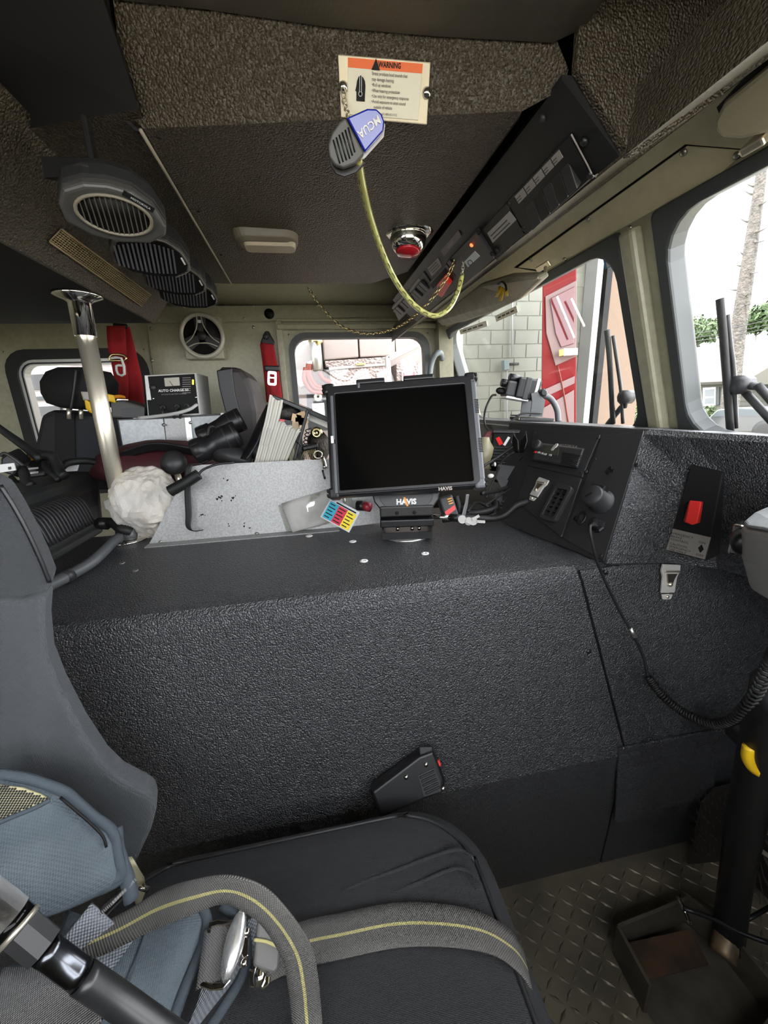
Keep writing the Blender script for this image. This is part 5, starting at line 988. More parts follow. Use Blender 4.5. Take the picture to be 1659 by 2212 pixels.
kr = thing('key_ring', 'small steel key ring hooked near the tablet left edge', 'ring', P(690, 1010, Y=.98)); MB().tube([P(687 + 9 * math.cos(a), 982 + 8 * math.sin(a), Y=.975) for a in [k * math.pi / 4 for k in range(8)]], .0016, 6, 3, closed=True).build('ring', MT['steel'], kr); MB().tube([P(695, 988, Y=.975), P(700, 1000, Y=.97), P(702, 1012, Y=.965)], .006, 8, 3).build('clip', MT['chrome'], kr); MB().tube([P(697, 1015, Y=.965), P(702, 1035, Y=.96)], .003, 6, 3).build('cord', MT['black'], kr)
# passenger seat headrest behind the clutter
ph = thing('passenger_chair', 'dark upholstered passenger seat back seen from its side', 'seat', P(510, 990, Y=1.60))
hsn = [P(x, y, Y=1.5) for x, y in ((468, 797), (478, 792), (518, 793), (535, 815), (548, 850), (556, 890), (560, 1000), (500, 1000), (486, 880), (474, 835))]
MB().ext(hsn, (.0, .30, 0)).build('backrest', mat('dark_brown_leatherette', (.024, .019, .017), .55), ph, bev=.02)
MB().ext([p + V((-.005, -.004, 0)) for p in (P(471, 800, Y=1.5), P(505, 794, Y=1.5), P(512, 850, Y=1.5), P(525, 900, Y=1.5), P(490, 890, Y=1.5), P(477, 838, Y=1.5))], (0, .012, 0)).build('side_panel', MT['black'], ph, bev=.004)
# grey cabinet and battery charger
cb_ = thing('sheet_metal_cabinet', 'grey sheet metal cabinet under the battery charger', 'cabinet', P(360, 1000, Y=1.50))
CFm = F(P(256, 906, Y=1.46), (1, .0, 0), n=(0, -1, 0))
def cq(l, c, nm, m, t=.01): return MB().ext([CFm.px(x, y, c) for x, y in l], CFm.n * -t).build(nm, m, cb_, bev=.001)
MB().ext([CFm.px(x, y, 0) for x, y in ((253, 906), (480, 893), (500, 1060), (285, 1070))], (0, .38, 0)).build('body', MT['black2'], cb_)
cq([(256, 908), (352, 904), (361, 978), (270, 990)], .006, 'left_panel', MT['galv2'])
cq([(354, 904), (398, 902), (407, 972), (362, 978)], .003, 'middle_panel', MT['galv'])
cq([(398, 902), (411, 901), (421, 985), (407, 985)], .012, 'corner_strip', MT['alu'], .014)
cq([(411, 901), (478, 897), (488, 985), (421, 985)], .004, 'right_panel', MT['galv2'])
cq([(476, 892), (482, 892), (484, 905), (478, 905)], .008, 'edge_strip', MT['white'])
for x, y in ((353, 918), (411, 913)): MB().lathe(F(CFm.px(x, y, .013), (1, 0, 0), n=(0, -1, 0)), [(.005, 0), (.005, .002), (.001, .004)], 8).build('screw', MT['screw'], cb_)
bc = thing('battery_charger', 'black AUTO CHARGE battery charger with needle meter on grey cabinet', 'battery charger', P(375, 897, Y=1.52))
BC = F(P(313, 812, Y=1.50), (1, -.01, .02), n=(0, -.97, .18))
def bq_(l, c, nm, m, par, t=.002): return MB().ext([BC.px(x, y, c) for x, y in l], BC.n * t).build(nm, m, par)
MB().ext([BC.px(x, y, -.001) for x, y in ((312, 811), (424, 806), (433, 896), (320, 900))], (0, .16, .0)).build('case', mat('white_charger_case', (.50, .50, .47), .5), bc)
fp_ = bq_([(314, 814), (420, 808), (430, 893), (322, 898)], 0, 'front_panel', MT['ink'], bc)
bq_([(313, 812), (319, 812), (327, 864), (318, 864)], .002, 'corner_trim', MT['white'], bc, .001)
mt_ = bq_([(355, 817), (387, 815), (389, 833), (357, 835)], .002, 'meter', mat('meter_face', (.42, .40, .34), .4), fp_); 
MB().tube([BC.px(374, 834, .005), BC.px(366, 823, .005)], .0008, 4, 1).build('needle', MT['ink'], mt_)
ff, fw, fh = sub(BC, [(346, 840), (404, 838), (405, 848), (347, 850)])
text('AUTO CHARGE 50', ff.at(0, 0, .003), fw * .135, MT['white'], fp_, bold=.0003); text('AUTOMATIC BATTERY CHARGER', ff.at(0, -fh * .8, .003), fw * .062, bpy.data.materials['faded_label'], fp_)
for i in range(3): MB().lathe(F(BC.px(417, 822 + i * 3.6, .002), BC.u, n=BC.n), [(.0032, 0), (.0032, .002)], 8).build('status_lamp', mat('lit_yellow_lamp', (.65, .6, .05), .3, emit=1.0) if i == 0 else bpy.data.materials['lit_yellow_lamp'], fp_)
for i in range(8): bq_([(394, 816 + i * 4.6), (412, 815.5 + i * 4.6), (412, 816.6 + i * 4.6), (394, 817.1 + i * 4.6)], .002, 'print_line', bpy.data.materials['faded_label'], fp_, .0005)
MB().lathe(F(BC.px(330, 837, .002), BC.u, n=BC.n), [(.010, 0), (.010, .004), (.001, .005)], 12).build('fuse_cap', MT['black2'], fp_)
for x, y in ((331, 861), (423, 858)): MB().lathe(F(BC.px(x, y, .002), BC.u, n=BC.n), [(.004, 0), (.004, .002)], 8).build('screw', MT['chrome'], fp_)
for x, y, x2, y2 in ((352, 881, 356, 900), (383, 879, 376, 903), (404, 878, 388, 903)):
    MB().lathe(F(BC.px(x, y, .002), BC.u, n=BC.n), [(.010, 0), (.010, .006), (.006, .010)], 12).build('gland', MT['black2'], fp_); MB().tube([BC.px(x, y, .01), BC.px((x + x2) / 2 - 3, (y + y2) / 2, .03), BC.px(x2, y2, .02)], .0045, 8).build('lead', MT['black2'], fp_)
MB().tube([BC.px(425, 874, .03), BC.px(410, 884, .05), BC.px(380, 893, .06), BC.px(340, 899, .05), BC.px(300, 903, .04)], .0055, 8).build('white_lead', mat('grey_white_cable', (.40, .40, .38), .5), bc)
# wall loudspeaker
wsq = F(P(438, 728, Y=2.06), (1, 0, 0), n=(0, -1, 0)); wsk = thing('wall_speaker', 'square cream speaker box with round grille on the far wall', 'speaker', wsq.p(0, -.12, -.03))
MB().ext([P(x, y, Y=2.03) for x, y in ((388, 684), (472, 682), (485, 775), (401, 776))], (0, .068, 0)).build('box', MT['cream'], wsk, bev=.004)
sf = F(P(437, 726, Y=2.027), (1, 0, 0), n=(0, -1, 0))
MB().lathe(sf, [(.098, 0), (.098, .008), (.090, .016), (.080, .012), (.078, .002), (.001, .001)], 36).build('rim', mat('silver_grey_rim', (.42, .40, .33), .4, .2), wsk)
MB().lathe(sf, [(.079, .001), (.079, .004), (.001, .006)], 36).build('cone', MT['ink'], wsk)
for k in range(3):
    a = math.pi / 2 + k * 2 * math.pi / 3; f2 = F(sf.p(0, 0, .006), sf.u * math.cos(a) + sf.v * math.sin(a), n=sf.n)
    MB().ext([f2.p(.0, -.034), f2.p(.030, -.022), f2.p(.074, -.026), f2.p(.079, 0), f2.p(.074, .026), f2.p(.030, .022), f2.p(0, .034)], f2.n * .006).build('spoke', MT['black2'], wsk)
    f3 = F(sf.p(0, 0, .010), sf.u * math.cos(a + 1.047) + sf.v * math.sin(a + 1.047), n=sf.n); MB().tube([f3.p(.046, -.062), f3.p(.033, -.03), f3.p(.030, 0), f3.p(.033, .03), f3.p(.046, .062)], .0032, 6).build('silver_arc', bpy.data.materials['silver_grey_rim'], wsk)
MB().lathe(sf.at(0, 0, .010), [(.020, 0), (.018, .006), (.001, .009)], 20).build('dust_cap', MT['black2'], wsk); MB().box(sf, -.007, .007, .052, .064, .011, .013).build('badge', MT['white'], wsk)
# ------------------------------------------------------------------ belts on the far wall
b1 = thing('red_seat_belt', 'red seat belt with chrome tongue between speaker and door window', 'seat belt', P(590, 850, Y=2.0))
MB().ext([P(x, y, Y=2.07) for x, y in ((563, 741), (573, 716), (581, 716), (594, 740), (590, 750), (565, 749))], (0, -.02, 0)).build('anchor_cover', MT['black'], b1, bev=.006)
MB().lathe(F(P(574, 727, Y=2.045), (1, 0, 0), n=(0, -1, 0)), [(.014, 0), (.012, .008), (.001, .01)], 14).build('bolt', MT['black2'], b1)
bx = lambda x, y, Y: P(x, y, Y=Y)
ribbon([bx(578, 742, 2.04), bx(584, 775, 2.03), bx(589, 800, 2.01), bx(596, 850, 1.98), bx(604, 900, 1.95)], [V((.027, 0, -.004))] * 5, .003).build('webbing', MT['redbelt'], b1)
ribbon([bx(574, 745, 2.05), bx(578, 775, 2.05), bx(582, 810, 2.05), bx(588, 870, 2.04)], [V((.026, 0, -.004))] * 4, .003).build('webbing', MT['redbelt'], b1)
MB().box(F(bx(588, 796, 2.0), (1, 0, -.05), n=(0, -1, 0)), -.035, .035, -.012, .012, -.006, .012, .005).build('slider', MT['black'], b1)
tf_ = F(bx(588, 818, 1.99), (1, 0, -.12), n=(0, -1, 0)); ring(tf_, (-.020, .020, -.030, .034, .010), (-.011, .011, -.020, .020, .004), 0, .003).build('tongue', MT['chrome'], b1); MB().box(tf_, -.011, .011, .001, .007, 0, .003).build('tongue_bar', MT['chrome'], b1)
b2 = thing('red_crew_belt', 'wide red seat belt hanging in front of the rear window', 'seat belt', P(270, 880, Y=1.95))
ribbon([bx(250, 704, 1.92), bx(252, 740, 1.90), bx(255, 775, 1.88)], [V((.034, 0, 0)), V((.034, 0, -.004)), V((.030, 0, -.006))], .003).build('upper_webbing', MT['redbelt'], b2)
ribbon([bx(255, 775, 1.90), bx(262, 820, 1.88), bx(264, 862, 1.86)], [V((.028, 0, -.004)), V((.026, 0, -.004)), V((.022, 0, -.002))], .003).build('inner_webbing', MT['redbelt'], b2)
ribbon([bx(266, 704, 1.95), bx(278, 760, 1.93), bx(290, 820, 1.91), bx(297, 890, 1.88)], [V((.024, 0, -.004)), V((.028, 0, -.006)), V((.030, 0, -.006)), V((.030, 0, -.004))], .003).build('outer_webbing', MT['redbelt'], b2)
MB().tube([bx(238, 778, 1.87), bx(243, 766, 1.87), bx(268, 768, 1.87), bx(270, 778, 1.87)], .005, 8, 4, closed=True).build('ring', m_brass, b2)
lf2 = F(bx(255, 797, 1.85), (1, 0, 0), n=(0, -1, 0)); MB().tube([lf2.p(-.022, .040), lf2.p(.020, .040), lf2.p(.020, -.02), lf2.p(-.004, -.02), lf2.p(-.004, .012), lf2.p(.018, .012)], .005, 6, 2).build('tongue', MT['white'], b2)
MB().tube([bx(246, 703, 1.93), bx(274, 705, 1.93)], .010, 8, 1).build('anchor', MT['black'], b2)
# ------------------------------------------------------------------ crew seat on the far side
cs = thing('crew_chair', 'black crew seat with separate headrest in front of the rear window', 'seat', P(160, 1010, Y=1.7))
hr = [P(x, y, Y=1.58) for x, y in ((97, 850), (95, 825), (108, 803), (135, 793), (180, 793), (225, 802), (243, 828), (240, 860), (225, 880), (190, 886), (140, 882), (110, 872))]
hc = sum(hr, V()) / 12; MB().loft([[hc.lerp(p, .80) + V((0, -.045, 0)) for p in hr], [hc.lerp(p, .96) + V((0, -.03, 0)) for p in hr], [p for p in hr], [p + V((0, .05, 0)) for p in hr], [hc.lerp(p, .85) + V((0, .08, 0)) for p in hr]]).build('headrest', MT['flat'], cs)
for x in (146, 172): MB().tube([P(x + 2, 880, Y=1.59), P(x + 4, 905, Y=1.59)], .007, 8, 1).build('headrest_post', MT['steel'], cs)
MB().tube([P(164, 800, Y=1.52), P(160, 840, Y=1.52), P(153, 885, Y=1.52)], .004, 6).build('piping', MT['black2'], cs)
br2 = [P(x, y, Y=1.62) for x, y in ((68, 1030), (72, 960), (85, 895), (110, 886), (240, 893), (262, 905), (275, 1060), (70, 1060))]
MB().ext(br2, (0, .14, 0)).build('backrest', mat('near_black_cloth', (.008, .008, .009), .8), cs, bev=.02)
MB().ext([p + V((0, -.006, 0)) for p in (P(166, 897, Y=1.62), P(238, 900, Y=1.62), P(258, 1040, Y=1.62), P(170, 1040, Y=1.62))], (0, .01, 0)).build('inner_panel', mat('dark_blue_cloth', (.011, .012, .016), .8), cs, bev=.003)
MB().ext([p + V((0, -.004, 0)) for p in (P(120, 890, Y=1.62), P(162, 893, Y=1.62), P(166, 1040, Y=1.62), P(118, 1040, Y=1.62))], (0, .008, 0)).build('centre_panel', MT['flat'], cs, bev=.003)
yk = thing('mask_bracket', 'yellow and grey strap bracket on the crew seat shoulder', 'bracket', P(220, 895, Y=1.5))
ribbon([P(178, 856, Y=1.50), P(225, 858, Y=1.49), P(248, 862, Y=1.49)], [V((0, -.002, .012))] * 3, .004).build('strap', MT['yellow'], yk); ribbon([P(178, 855, Y=1.485), P(200, 856, Y=1.485), P(212, 857, Y=1.485)], [V((0, -.002, .013))] * 3, .003).build('grey_patch', bpy.data.materials['grey_button'], yk); ribbon([P(184, 870, Y=1.5), P(196, 880, Y=1.5), P(206, 870, Y=1.5)], [V((0.002, -.002, .018))] * 3, .004).build('lower_strap', MT['yellow'], yk); ribbon([P(246, 858, Y=1.52), P(258, 856, Y=1.54), P(270, 858, Y=1.56)], [V((0, -.002, .005))] * 3, .004).build('tip', MT['amber'], yk)
gb_ = thing('grey_case', 'grey equipment case beside the crew seat shoulder', 'case', P(270, 903, Y=1.6)); MB().ext([P(x, y, Y=1.54) for x, y in ((237, 866), (262, 864), (310, 878), (312, 903), (240, 903))], (0, .10, 0)).build('body', mat('warm_grey_plastic', (.07, .07, .062), .6), gb_, bev=.006); MB().ext([P(x, y, Y=1.535) for x, y in ((262, 882), (312, 880), (312, 902), (264, 902))], (0, .02, 0)).build('front', MT['black2'], gb_)
# ------------------------------------------------------------------ handheld radios at the left edge
for lb, q4, wl__ in (('black handheld radio with white barcode sticker at the left edge', [(0, 990), (14, 978), (45, 1005), (30, 1030), (0, 1020)], True), ('black handheld radio with orange button beside the labelled one', [(40, 990), (62, 980), (105, 1000), (100, 1030), (60, 1035)], False)):
    t = thing('handheld_radio', lb, 'radio', P(q4[3][0], 1045, Y=1.20), 'handheld radios in the charger bank')
    Yr = 1.15 if wl__ else 1.22
    MB().ext([P(x, y, Y=Yr) for x, y in q4], (0, .05, .01)).build('body', MT['black'], t, bev=.006)
    if wl__: 
        st = MB().ext([P(x, y, Y=Yr - .004) for x, y in ((-4, 1004), (30, 1000), (34, 1016), (0, 1021))], (0, .003, 0)).build('sticker', MT['white'], t); MB().ext([P(x, y, Y=Yr - .006) for x, y in ((17, 1009), (23, 1008), (24, 1014), (18, 1015))], (0, .001, 0)).build('code_patch', MT['black2'], st)
        MB().tube([P(2, 985, Y=Yr - .01), P(10, 979, Y=Yr - .01), P(30, 990, Y=Yr - .01), P(50, 1006, Y=Yr - .01)], .004, 6).build('rim', MT['black2'], t)
    else:
        MB().lathe(F(P(67, 990, Y=Yr - .004), (1, 0, 0), n=(0, -.8, .6)), [(.008, 0), (.007, .004), (.001, .005)], 12, su=1.4).build('orange_button', MT['amber'], t)
        for k in range(2): MB().ext([P(x, y + k * 9, Y=Yr - .004) for x, y in ((60, 1011), (82, 1009), (82, 1013), (60, 1015))], (0, .002, 0)).build('label_line', MT['white'], t)
MB().tube([P(-60, 880, Y=1.24), P(0, 926, Y=1.24), P(50, 962, Y=1.22), P(90, 993, Y=1.20)], [.008, .009, .011, .013], 10, 4).build('antenna_rod', MT['rubber'], None, label='thick black rod slanting in at the left edge below the rear window', cat='rod')
hs = thing('curved_hoses', 'curved black hoses behind the ribbed box', 'hoses', P(110, 1035, Y=1.2))
for pts, r in (([P(95, 982, Y=1.2), P(112, 985, Y=1.19), P(122, 1000, Y=1.18), P(130, 1020, Y=1.16), P(140, 1028, Y=1.15)], .012), ([P(97, 1000, Y=1.2), P(100, 1012, Y=1.18), P(115, 1025, Y=1.16), P(128, 1037, Y=1.15)], .008), ([P(130, 1012, Y=1.25), P(150, 999, Y=1.28), P(190, 996, Y=1.30), P(228, 1002, Y=1.30)], .010), ([P(36, 1022, Y=1.18), P(48, 1015, Y=1.17), P(58, 1040, Y=1.15), P(68, 1050, Y=1.14)], .012), ([P(24, 1030, Y=1.2), P(38, 1045, Y=1.18), P(48, 1055, Y=1.16)], .006)):
    MB().tube(pts, r, 10, 6).build('hose', MT['rubber'], hs)
MB().box(F(P(150, 1012, Y=1.3), (1, 0, 0), n=(0, -.7, .7)), -.02, .025, -.012, .012, 0, .004, .003).build('white_tip', MT['white'], hs)
# ------------------------------------------------------------------ driver seat
ds = thing('driver_chair', 'dark cloth driver seat with cushion and grey side bolster in the foreground', 'seat', (-.08, .22, -1.11))
SF_ = WF((-.085, .215, 0))
def srr(ins, z, r): return rrect(SF_, -.275 + ins, .290 - ins, -.265 + ins, .275 - ins, max(.02, r - ins * .5), z, 8)
cu = MB(); cu.loft([srr(.03, -.80, .10), srr(.0, -.74, .12), srr(-.004, -.685, .12), srr(.006, -.645, .12), srr(.026, -.622, .12), srr(.06, -.612, .12), srr(.13, -.606, .12), srr(.20, -.604, .10)]); cu.build('cushion', MT['seat'], ds)
MB().tube([p + V((0, 0, .0015)) for p in srr(.030, -.6205, .12)], .0028, 6, 2, closed=True).build('edge_piping', MT['black2'], ds)
for pts in ([(735, 1927), (800, 1900), (860, 1878), (920, 1855), (975, 1837), (1000, 1838), (1018, 1852)], [(805, 1952), (860, 1925), (910, 1905), (960, 1883), (990, 1876), (1015, 1885), (1040, 1912)]):
    MB().tube([P(x, y, Z=-.608) for x, y in pts], .0022, 6, 4).build('welt_seam', MT['seat'], ds)
MB().loft([rrect(SF_, -.22, .22, -.2, .2, .05, -1.11), rrect(SF_, -.22, .22, -.2, .2, .05, -.80)], smooth=False).build('pedestal', MT['flat'], ds)
MB().box(G, -.66, -.42, -.12, .40, -.74, .10, .05, 3).build('back_shell', MT['seat'], ds)
up_ = [(-160, 980), (0, 1048), (30, 1095), (60, 1150), (90, 1215), (107, 1258), (98, 1290), (60, 1330), (-160, 1420)]
MB().ext([P(x, y, Y=.445) for x, y in up_], (-.02, .05, 0)).build('backrest_panel', mat('charcoal_seat_cloth', (.046, .049, .054), .85, bump=(230, .5, .0012, 'weave'), sheen=.08), ds, bev=.006)
MB().tube([P(x, y, Y=.444) for x, y in up_[1:6]], .0022, 6).build('edge_piping', MT['black'], ds)
lw_p = [(-160, 1300), (40, 1300), (97, 1285), (93, 1345), (100, 1420), (128, 1490), (175, 1580), (225, 1655), (262, 1690), (312, 1715), (334, 1730), (338, 1752), (325, 1800), (298, 1858), (270, 1910), (100, 1990), (-160, 1990)]
def padloft(pts, rings, m, name, parent, smooth=True, **k):
    c = sum(pts, V()) / len(pts); 
    return MB().loft([[c.lerp(p, s) + d for p in pts] for s, d in rings], smooth=smooth).build(name, m, parent, **k)
lp3 = [P(x, y, Y=.43 + max(0, (y - 1500)) * -.00004) for x, y in lw_p]; nv = V((.25, -.95, .15))
MB().ext(lp3, (-.01, .035, 0)).build('side_bolster', MT['seatgrey'], ds, bev=.006)
# seat belt receptacle / hand microphone between seat and engine cover
hm = thing('hand_microphone', 'black hand microphone tucked between seat cushion and engine cover', 'microphone', P(890, 1735, Y=.52))
HM = F(P(885, 1690, Y=.525), P(950, 1650, Y=.525) - P(810, 1712, Y=.525), n=(-.1, -.85, .5)); hk = dep(HM.o) / 850
def hx(a, c, d=0): return HM.p(a * hk, c * hk, d)
MB().loft([[hx(a, c, -.03) for a, c in ((-85, -40), (60, -45), (72, -25), (72, 40), (40, 42), (-85, 18))], [hx(a, c, -.004) for a, c in ((-85, -40), (60, -45), (74, -25), (74, 42), (40, 44), (-85, 18))], [hx(a, c, .004) for a, c in ((-80, -36), (56, -40), (68, -22), (68, 36), (38, 38), (-80, 14))]], smooth=False).build('body', MT['black'], hm, bev=.003)
MB().ext([hx(a, c, .004) for a, c in ((18, -34), (56, -38), (62, -20), (60, 8), (22, 8))], HM.n * .002).build('speaker_recess', MT['black2'], hm)
for i in range(5): MB().box(HM, *[a * hk for a in (24, 58)], *[a * hk for a in (-31 + i * 8, -27 + i * 8)], .006, .009, .001).build('speaker_bar', MT['black'], hm)
for a, c in ((-3, 14), (46, 20), (62, -36)): MB().lathe(HM.at(a * hk, c * hk, .004), [(.0038, 0), (.0038, .002), (.001, .003)], 10).build('screw', MT['screw'], hm)
MB().box(HM, 70 * hk, 77 * hk, 2 * hk, 14 * hk, -.012, -.002, .001).build('red_button', MT['red'], hm); MB().ext([hx(a, c, -.006) for a, c in ((40, 40), (70, 38), (72, 46), (45, 56))], HM.n * .01).build('push_bar', MT['black2'], hm, bev=.002)
# ------------------------------------------------------------------ air-pack harness on the seat
hn = thing('airpack_harness', 'blue grey breathing-pack harness pads with mesh lining on the seat', 'harness', P(150, 1960, Y=.30))
HP = F(P(100, 1830, Y=.345), (.98, .1, -.15), n=V((.35, -.80, .55)))
def hpx(l, c=0): return [HP.px(x, y, c) for x, y in l]
sh = [(-60, 1672), (0, 1674), (55, 1682), (100, 1696), (140, 1712), (170, 1738), (205, 1768), (236, 1790), (248, 1812), (254, 1850), (262, 1885), (250, 1905), (205, 1925), (150, 1950), (95, 1968), (40, 1930), (-60, 1890)]
padloft(hpx(sh), [(1.0, V()), (.985, HP.n * .012), (.93, HP.n * .018), (.6, HP.n * .021), (.2, HP.n * .022)], MT['denim'], 'shoulder_pad', hn)
MB().tube(hpx(sh[:13], .010), .0052, 8, 4).build('pad_binding', MT['denim_d'], hn)
MB().tube(hpx([(262, 1888), (205, 1922), (150, 1947), (95, 1966)], .012), .0060, 8, 4).build('pad_binding', MT['denim_d'], hn)
ms = [(-60, 1693), (0, 1694), (50, 1700), (90, 1714), (112, 1728), (70, 1745), (30, 1760), (0, 1774), (-60, 1795)]
mo = padloft(hpx(ms, .021), [(1, V()), (.97, HP.n * .003), (.5, HP.n * .004)], MT['mesh_y'], 'mesh_lining', hn)
hb_ = MB()
for i in range(22):
    for j in range(16):
        x = -20 + i * 6.2 + (j % 2) * 3.1; y = 1699 + j * 5.2
        if y < 1699 + max(0, x - 20) * .30 or y > 1770 - max(0, x + 0) * .42: continue
        c = HP.px(x, y, .0252); hb_.add([c + (HP.u * math.cos(a) + HP.v * math.sin(a)) * .0011 for a in [k * math.pi / 3 for k in range(6)]], [tuple(range(6))])
hb_.build('mesh_holes', MT['ink'], mo, kind='stuff')
MB().tube(hpx([(108, 1728), (72, 1746), (32, 1762), (-10, 1780)], .024), .0022, 6, 4).build('seam', MT['denim_d'], hn)
MB().tube(hpx([(130, 1722), (165, 1752), (195, 1778), (222, 1806), (230, 1830)], .022), .0014, 6, 4).build('seam', MT['ink'], hn)
MB().tube(hpx([(248, 1790), (252, 1830), (262, 1865), (275, 1900), (284, 1945)], .004), .007, 8, 4).build('edge_tape', MT['denim_d'], hn)
ln = [P(x, y, Y=.37) for x, y in ((256, 1852), (285, 1850), (303, 1880), (306, 1910), (296, 1936), (286, 1945), (278, 1915))]
padloft(ln, [(1, V()), (.97, V((.01, -.012, .005))), (.5, V((.01, -.006, .004)))], mat('cream_lining', (.42, .39, .26), .8), 'lining_loop', hn)
MB().tube([P(300, 1915, Y=.36), P(320, 1922, Y=.36)], .003, 8, 1).build('pin', MT['chrome'], hn)
wst = [(150, 1968), (210, 1990), (330, 1995), (395, 1965), (438, 1960), (450, 1990), (440, 2040), (415, 2100), (388, 2170), (362, 2260), (200, 2300), (100, 2120)]
HW = F(P(330, 2080, Z=-.545), (.95, .25, 0), n=V((.05, -.35, .94)))
def hwp(l, c=0): return [HW.px(x, y, c) for x, y in l]
padloft(hwp(wst), [(1, V()), (.985, HW.n * .010), (.92, HW.n * .016), (.4, HW.n * .018)], MT['denim'], 'waist_pad', hn)
MB().tube(hwp([(438, 1962), (447, 1995), (436, 2045), (410, 2108), (384, 2175), (358, 2255)], .012), .0055, 8, 4).build('pad_binding', MT['denim_d'], hn)
MB().tube(hwp([(318, 2010), (300, 2060), (275, 2120), (262, 2180)], .018), .0025, 6, 4).build('seam', MT['denim_d'], hn)
lp4 = [(-60, 2120), (40, 2100), (120, 2130), (200, 2180), (250, 2212), (260, 2300), (-60, 2300)]
padloft(hwp(lp4, .03), [(1, V()), (.97, HW.n * .012), (.6, HW.n * .016)], MT['denim'], 'hip_pad', hn)
MB().tube(hwp([(-40, 2120), (20, 2105), (60, 2112), (110, 2135), (180, 2180), (245, 2225)], .040), .006, 8, 4).build('pad_binding', MT['denim_d'], hn)
m_refl = mat('silver_twill_tape', (.24, .26, .29), .5, uvw=(None, 0, .0036))
ribbon([HW.px(*p, .006) for p in ((505, 2010), (508, 2080), (475, 2150), (420, 2220), (370, 2290))], [V((.028, .012, 0)), V((.030, .016, 0)), V((.03, .024, 0)), V((.028, .03, 0)), V((.025, .03, 0))], .003).build('twill_tape', m_refl, hn)
MB().tube(hwp([(478, 1958), (520, 1990), (536, 2050), (522, 2110), (480, 2180), (440, 2240)], .004), .005, 8, 4).build('pad_binding', MT['denim_d'], hn)
ribbon([HP.px(150, 2010, .0), HP.px(195, 2050, .0), HP.px(245, 2090, 0)], [V((.016, .012, .012))] * 3, .003).build('twill_tape', m_refl, hn)
# ------------------------------------------------------------------ harness webbing, buckle and lap belt
wb = thing('shoulder_webbing', 'loose grey webbing with yellow centre line looping over the harness', 'strap', P(430, 1990, Z=-.60))
def PZ(x, y, z): return P(x, y, Z=z)
ribbon([PZ(185, 2042, -.49), PZ(260, 2008, -.485), PZ(340, 1965, -.475), PZ(420, 1937, -.455), PZ(490, 1922, -.445), PZ(548, 1942, -.45), PZ(600, 1990, -.47), PZ(640, 2055, -.505), PZ(655, 2120, -.54), PZ(662, 2190, -.575), PZ(668, 2290, -.60)],
       [V((0.0072, 0.0120, 0.0036)), V((0.0060, 0.0132, 0.0048)), V((0.0036, 0.0120, 0.0084)), V((0.0036, 0.0072, 0.0120)), V((0.0060, 0.0024, 0.0126)), V((0.0120, 0.0012, 0.0084)), V((0.0144, -0.0012, 0.0024)), V((0.0144, 0.0000, 0.0012)), V((0.0144, 0.0000, -0.0012)), V((0.0144, 0.0000, 0.0000)), V((0.0144, 0.0000, 0.0000))], .0026, 10).build('webbing', MT['belt'], wb)
ribbon([PZ(212, 1972, -.475), PZ(240, 1950, -.47), PZ(268, 1925, -.46)], [V((0.0084, 0.0072, 0.0024))] * 3, .003).build('short_strap', MT['belt2'], wb)
lb_ = thing('lap_belt', 'wide grey lap belt with yellow line lying across the seat cushion', 'seat belt', P(900, 2060, Z=-.606))
ribbon([PZ(560, 2080, -.585), PZ(650, 2040, -.594), PZ(740, 2020, -.598), PZ(850, 1998, -.600), PZ(950, 1997, -.600), PZ(1040, 2012, -.603), PZ(1100, 2045, -.612), PZ(1130, 2080, -.63), PZ(1150, 2130, -.665), PZ(1158, 2190, -.72)],
       [V((0.0026, 0.0198, 0.0007)), V((0.0026, 0.0205, 0.0000)), V((0.0013, 0.0205, 0.0000)), V((0.0000, 0.0205, 0.0007)), V((-0.0013, 0.0205, 0.0007)), V((-0.0026, 0.0205, 0.0007)), V((0.0000, 0.0205, 0.0013)), V((0.0026, 0.0205, 0.0013)), V((0.0040, 0.0198, 0.0000)), V((0.0040, 0.0185, 0.0000))], .003, 8).build('webbing', MT['belt'], lb_)
bu = thing('harness_buckle', 'polished metal harness buckle with oval plate on the webbing', 'buckle', P(490, 2100, Z=-.56))
BU = F(PZ(480, 2062, -.535), (.97, -.15, 0), n=V((-.02, -.42, .90))); bk_ = dep(BU.o) / 850
def bb(x, y): return BU.ab(x, y)
def bring(o4, i4, c0, c1, nm):
    m = MB(); A = [BU.px(x, y, c) for c in (c0, c1) for x, y in o4]; B = [BU.px(x, y, c) for c in (c1, c0) for x, y in i4]; n = len(o4); vs_ = A + B; fs = []
    for q_ in range(4):
        for j in range(n): fs.append((q_ * n + j, q_ * n + (j + 1) % n, ((q_ + 1) % 4) * n + (j + 1) % n, ((q_ + 1) % 4) * n + j))
    m.add(vs_, fs); return m.build(nm, MT['chrome'], bu, bev=.0012)
bring([(450, 1992), (470, 1985), (505, 1990), (502, 2050), (498, 2120), (482, 2138), (455, 2142), (430, 2132), (436, 2080)], [(458, 2004), (470, 2000), (492, 2003), (490, 2050), (486, 2112), (476, 2122), (458, 2124), (442, 2118), (447, 2078)], .0, .005, 'slide_frame')
ribbon([BU.px(474, 1998, .002), BU.px(466, 2060, .006), BU.px(457, 2124, .002)], [V((.014, .002, 0))] * 3, .003).build('threaded_webbing', MT['belt2'], bu)
MB().lathe(BU.at(*bb(510, 2040), .008, -.10), [(.012, 0), (.0135, .002), (.012, .005), (.007, .007), (.001, .0075)], 24, su=.72, sv=1.95).build('oval_plate', mat('white_worn_steel', (.78, .78, .78), .25, .8), bu)
MB().ext([BU.px(x, y, .004) for x, y in ((528, 2020), (540, 2028), (538, 2066), (527, 2072), (522, 2060))], BU.n * .005).build('hook_tab', MT['chrome'], bu, bev=.001)
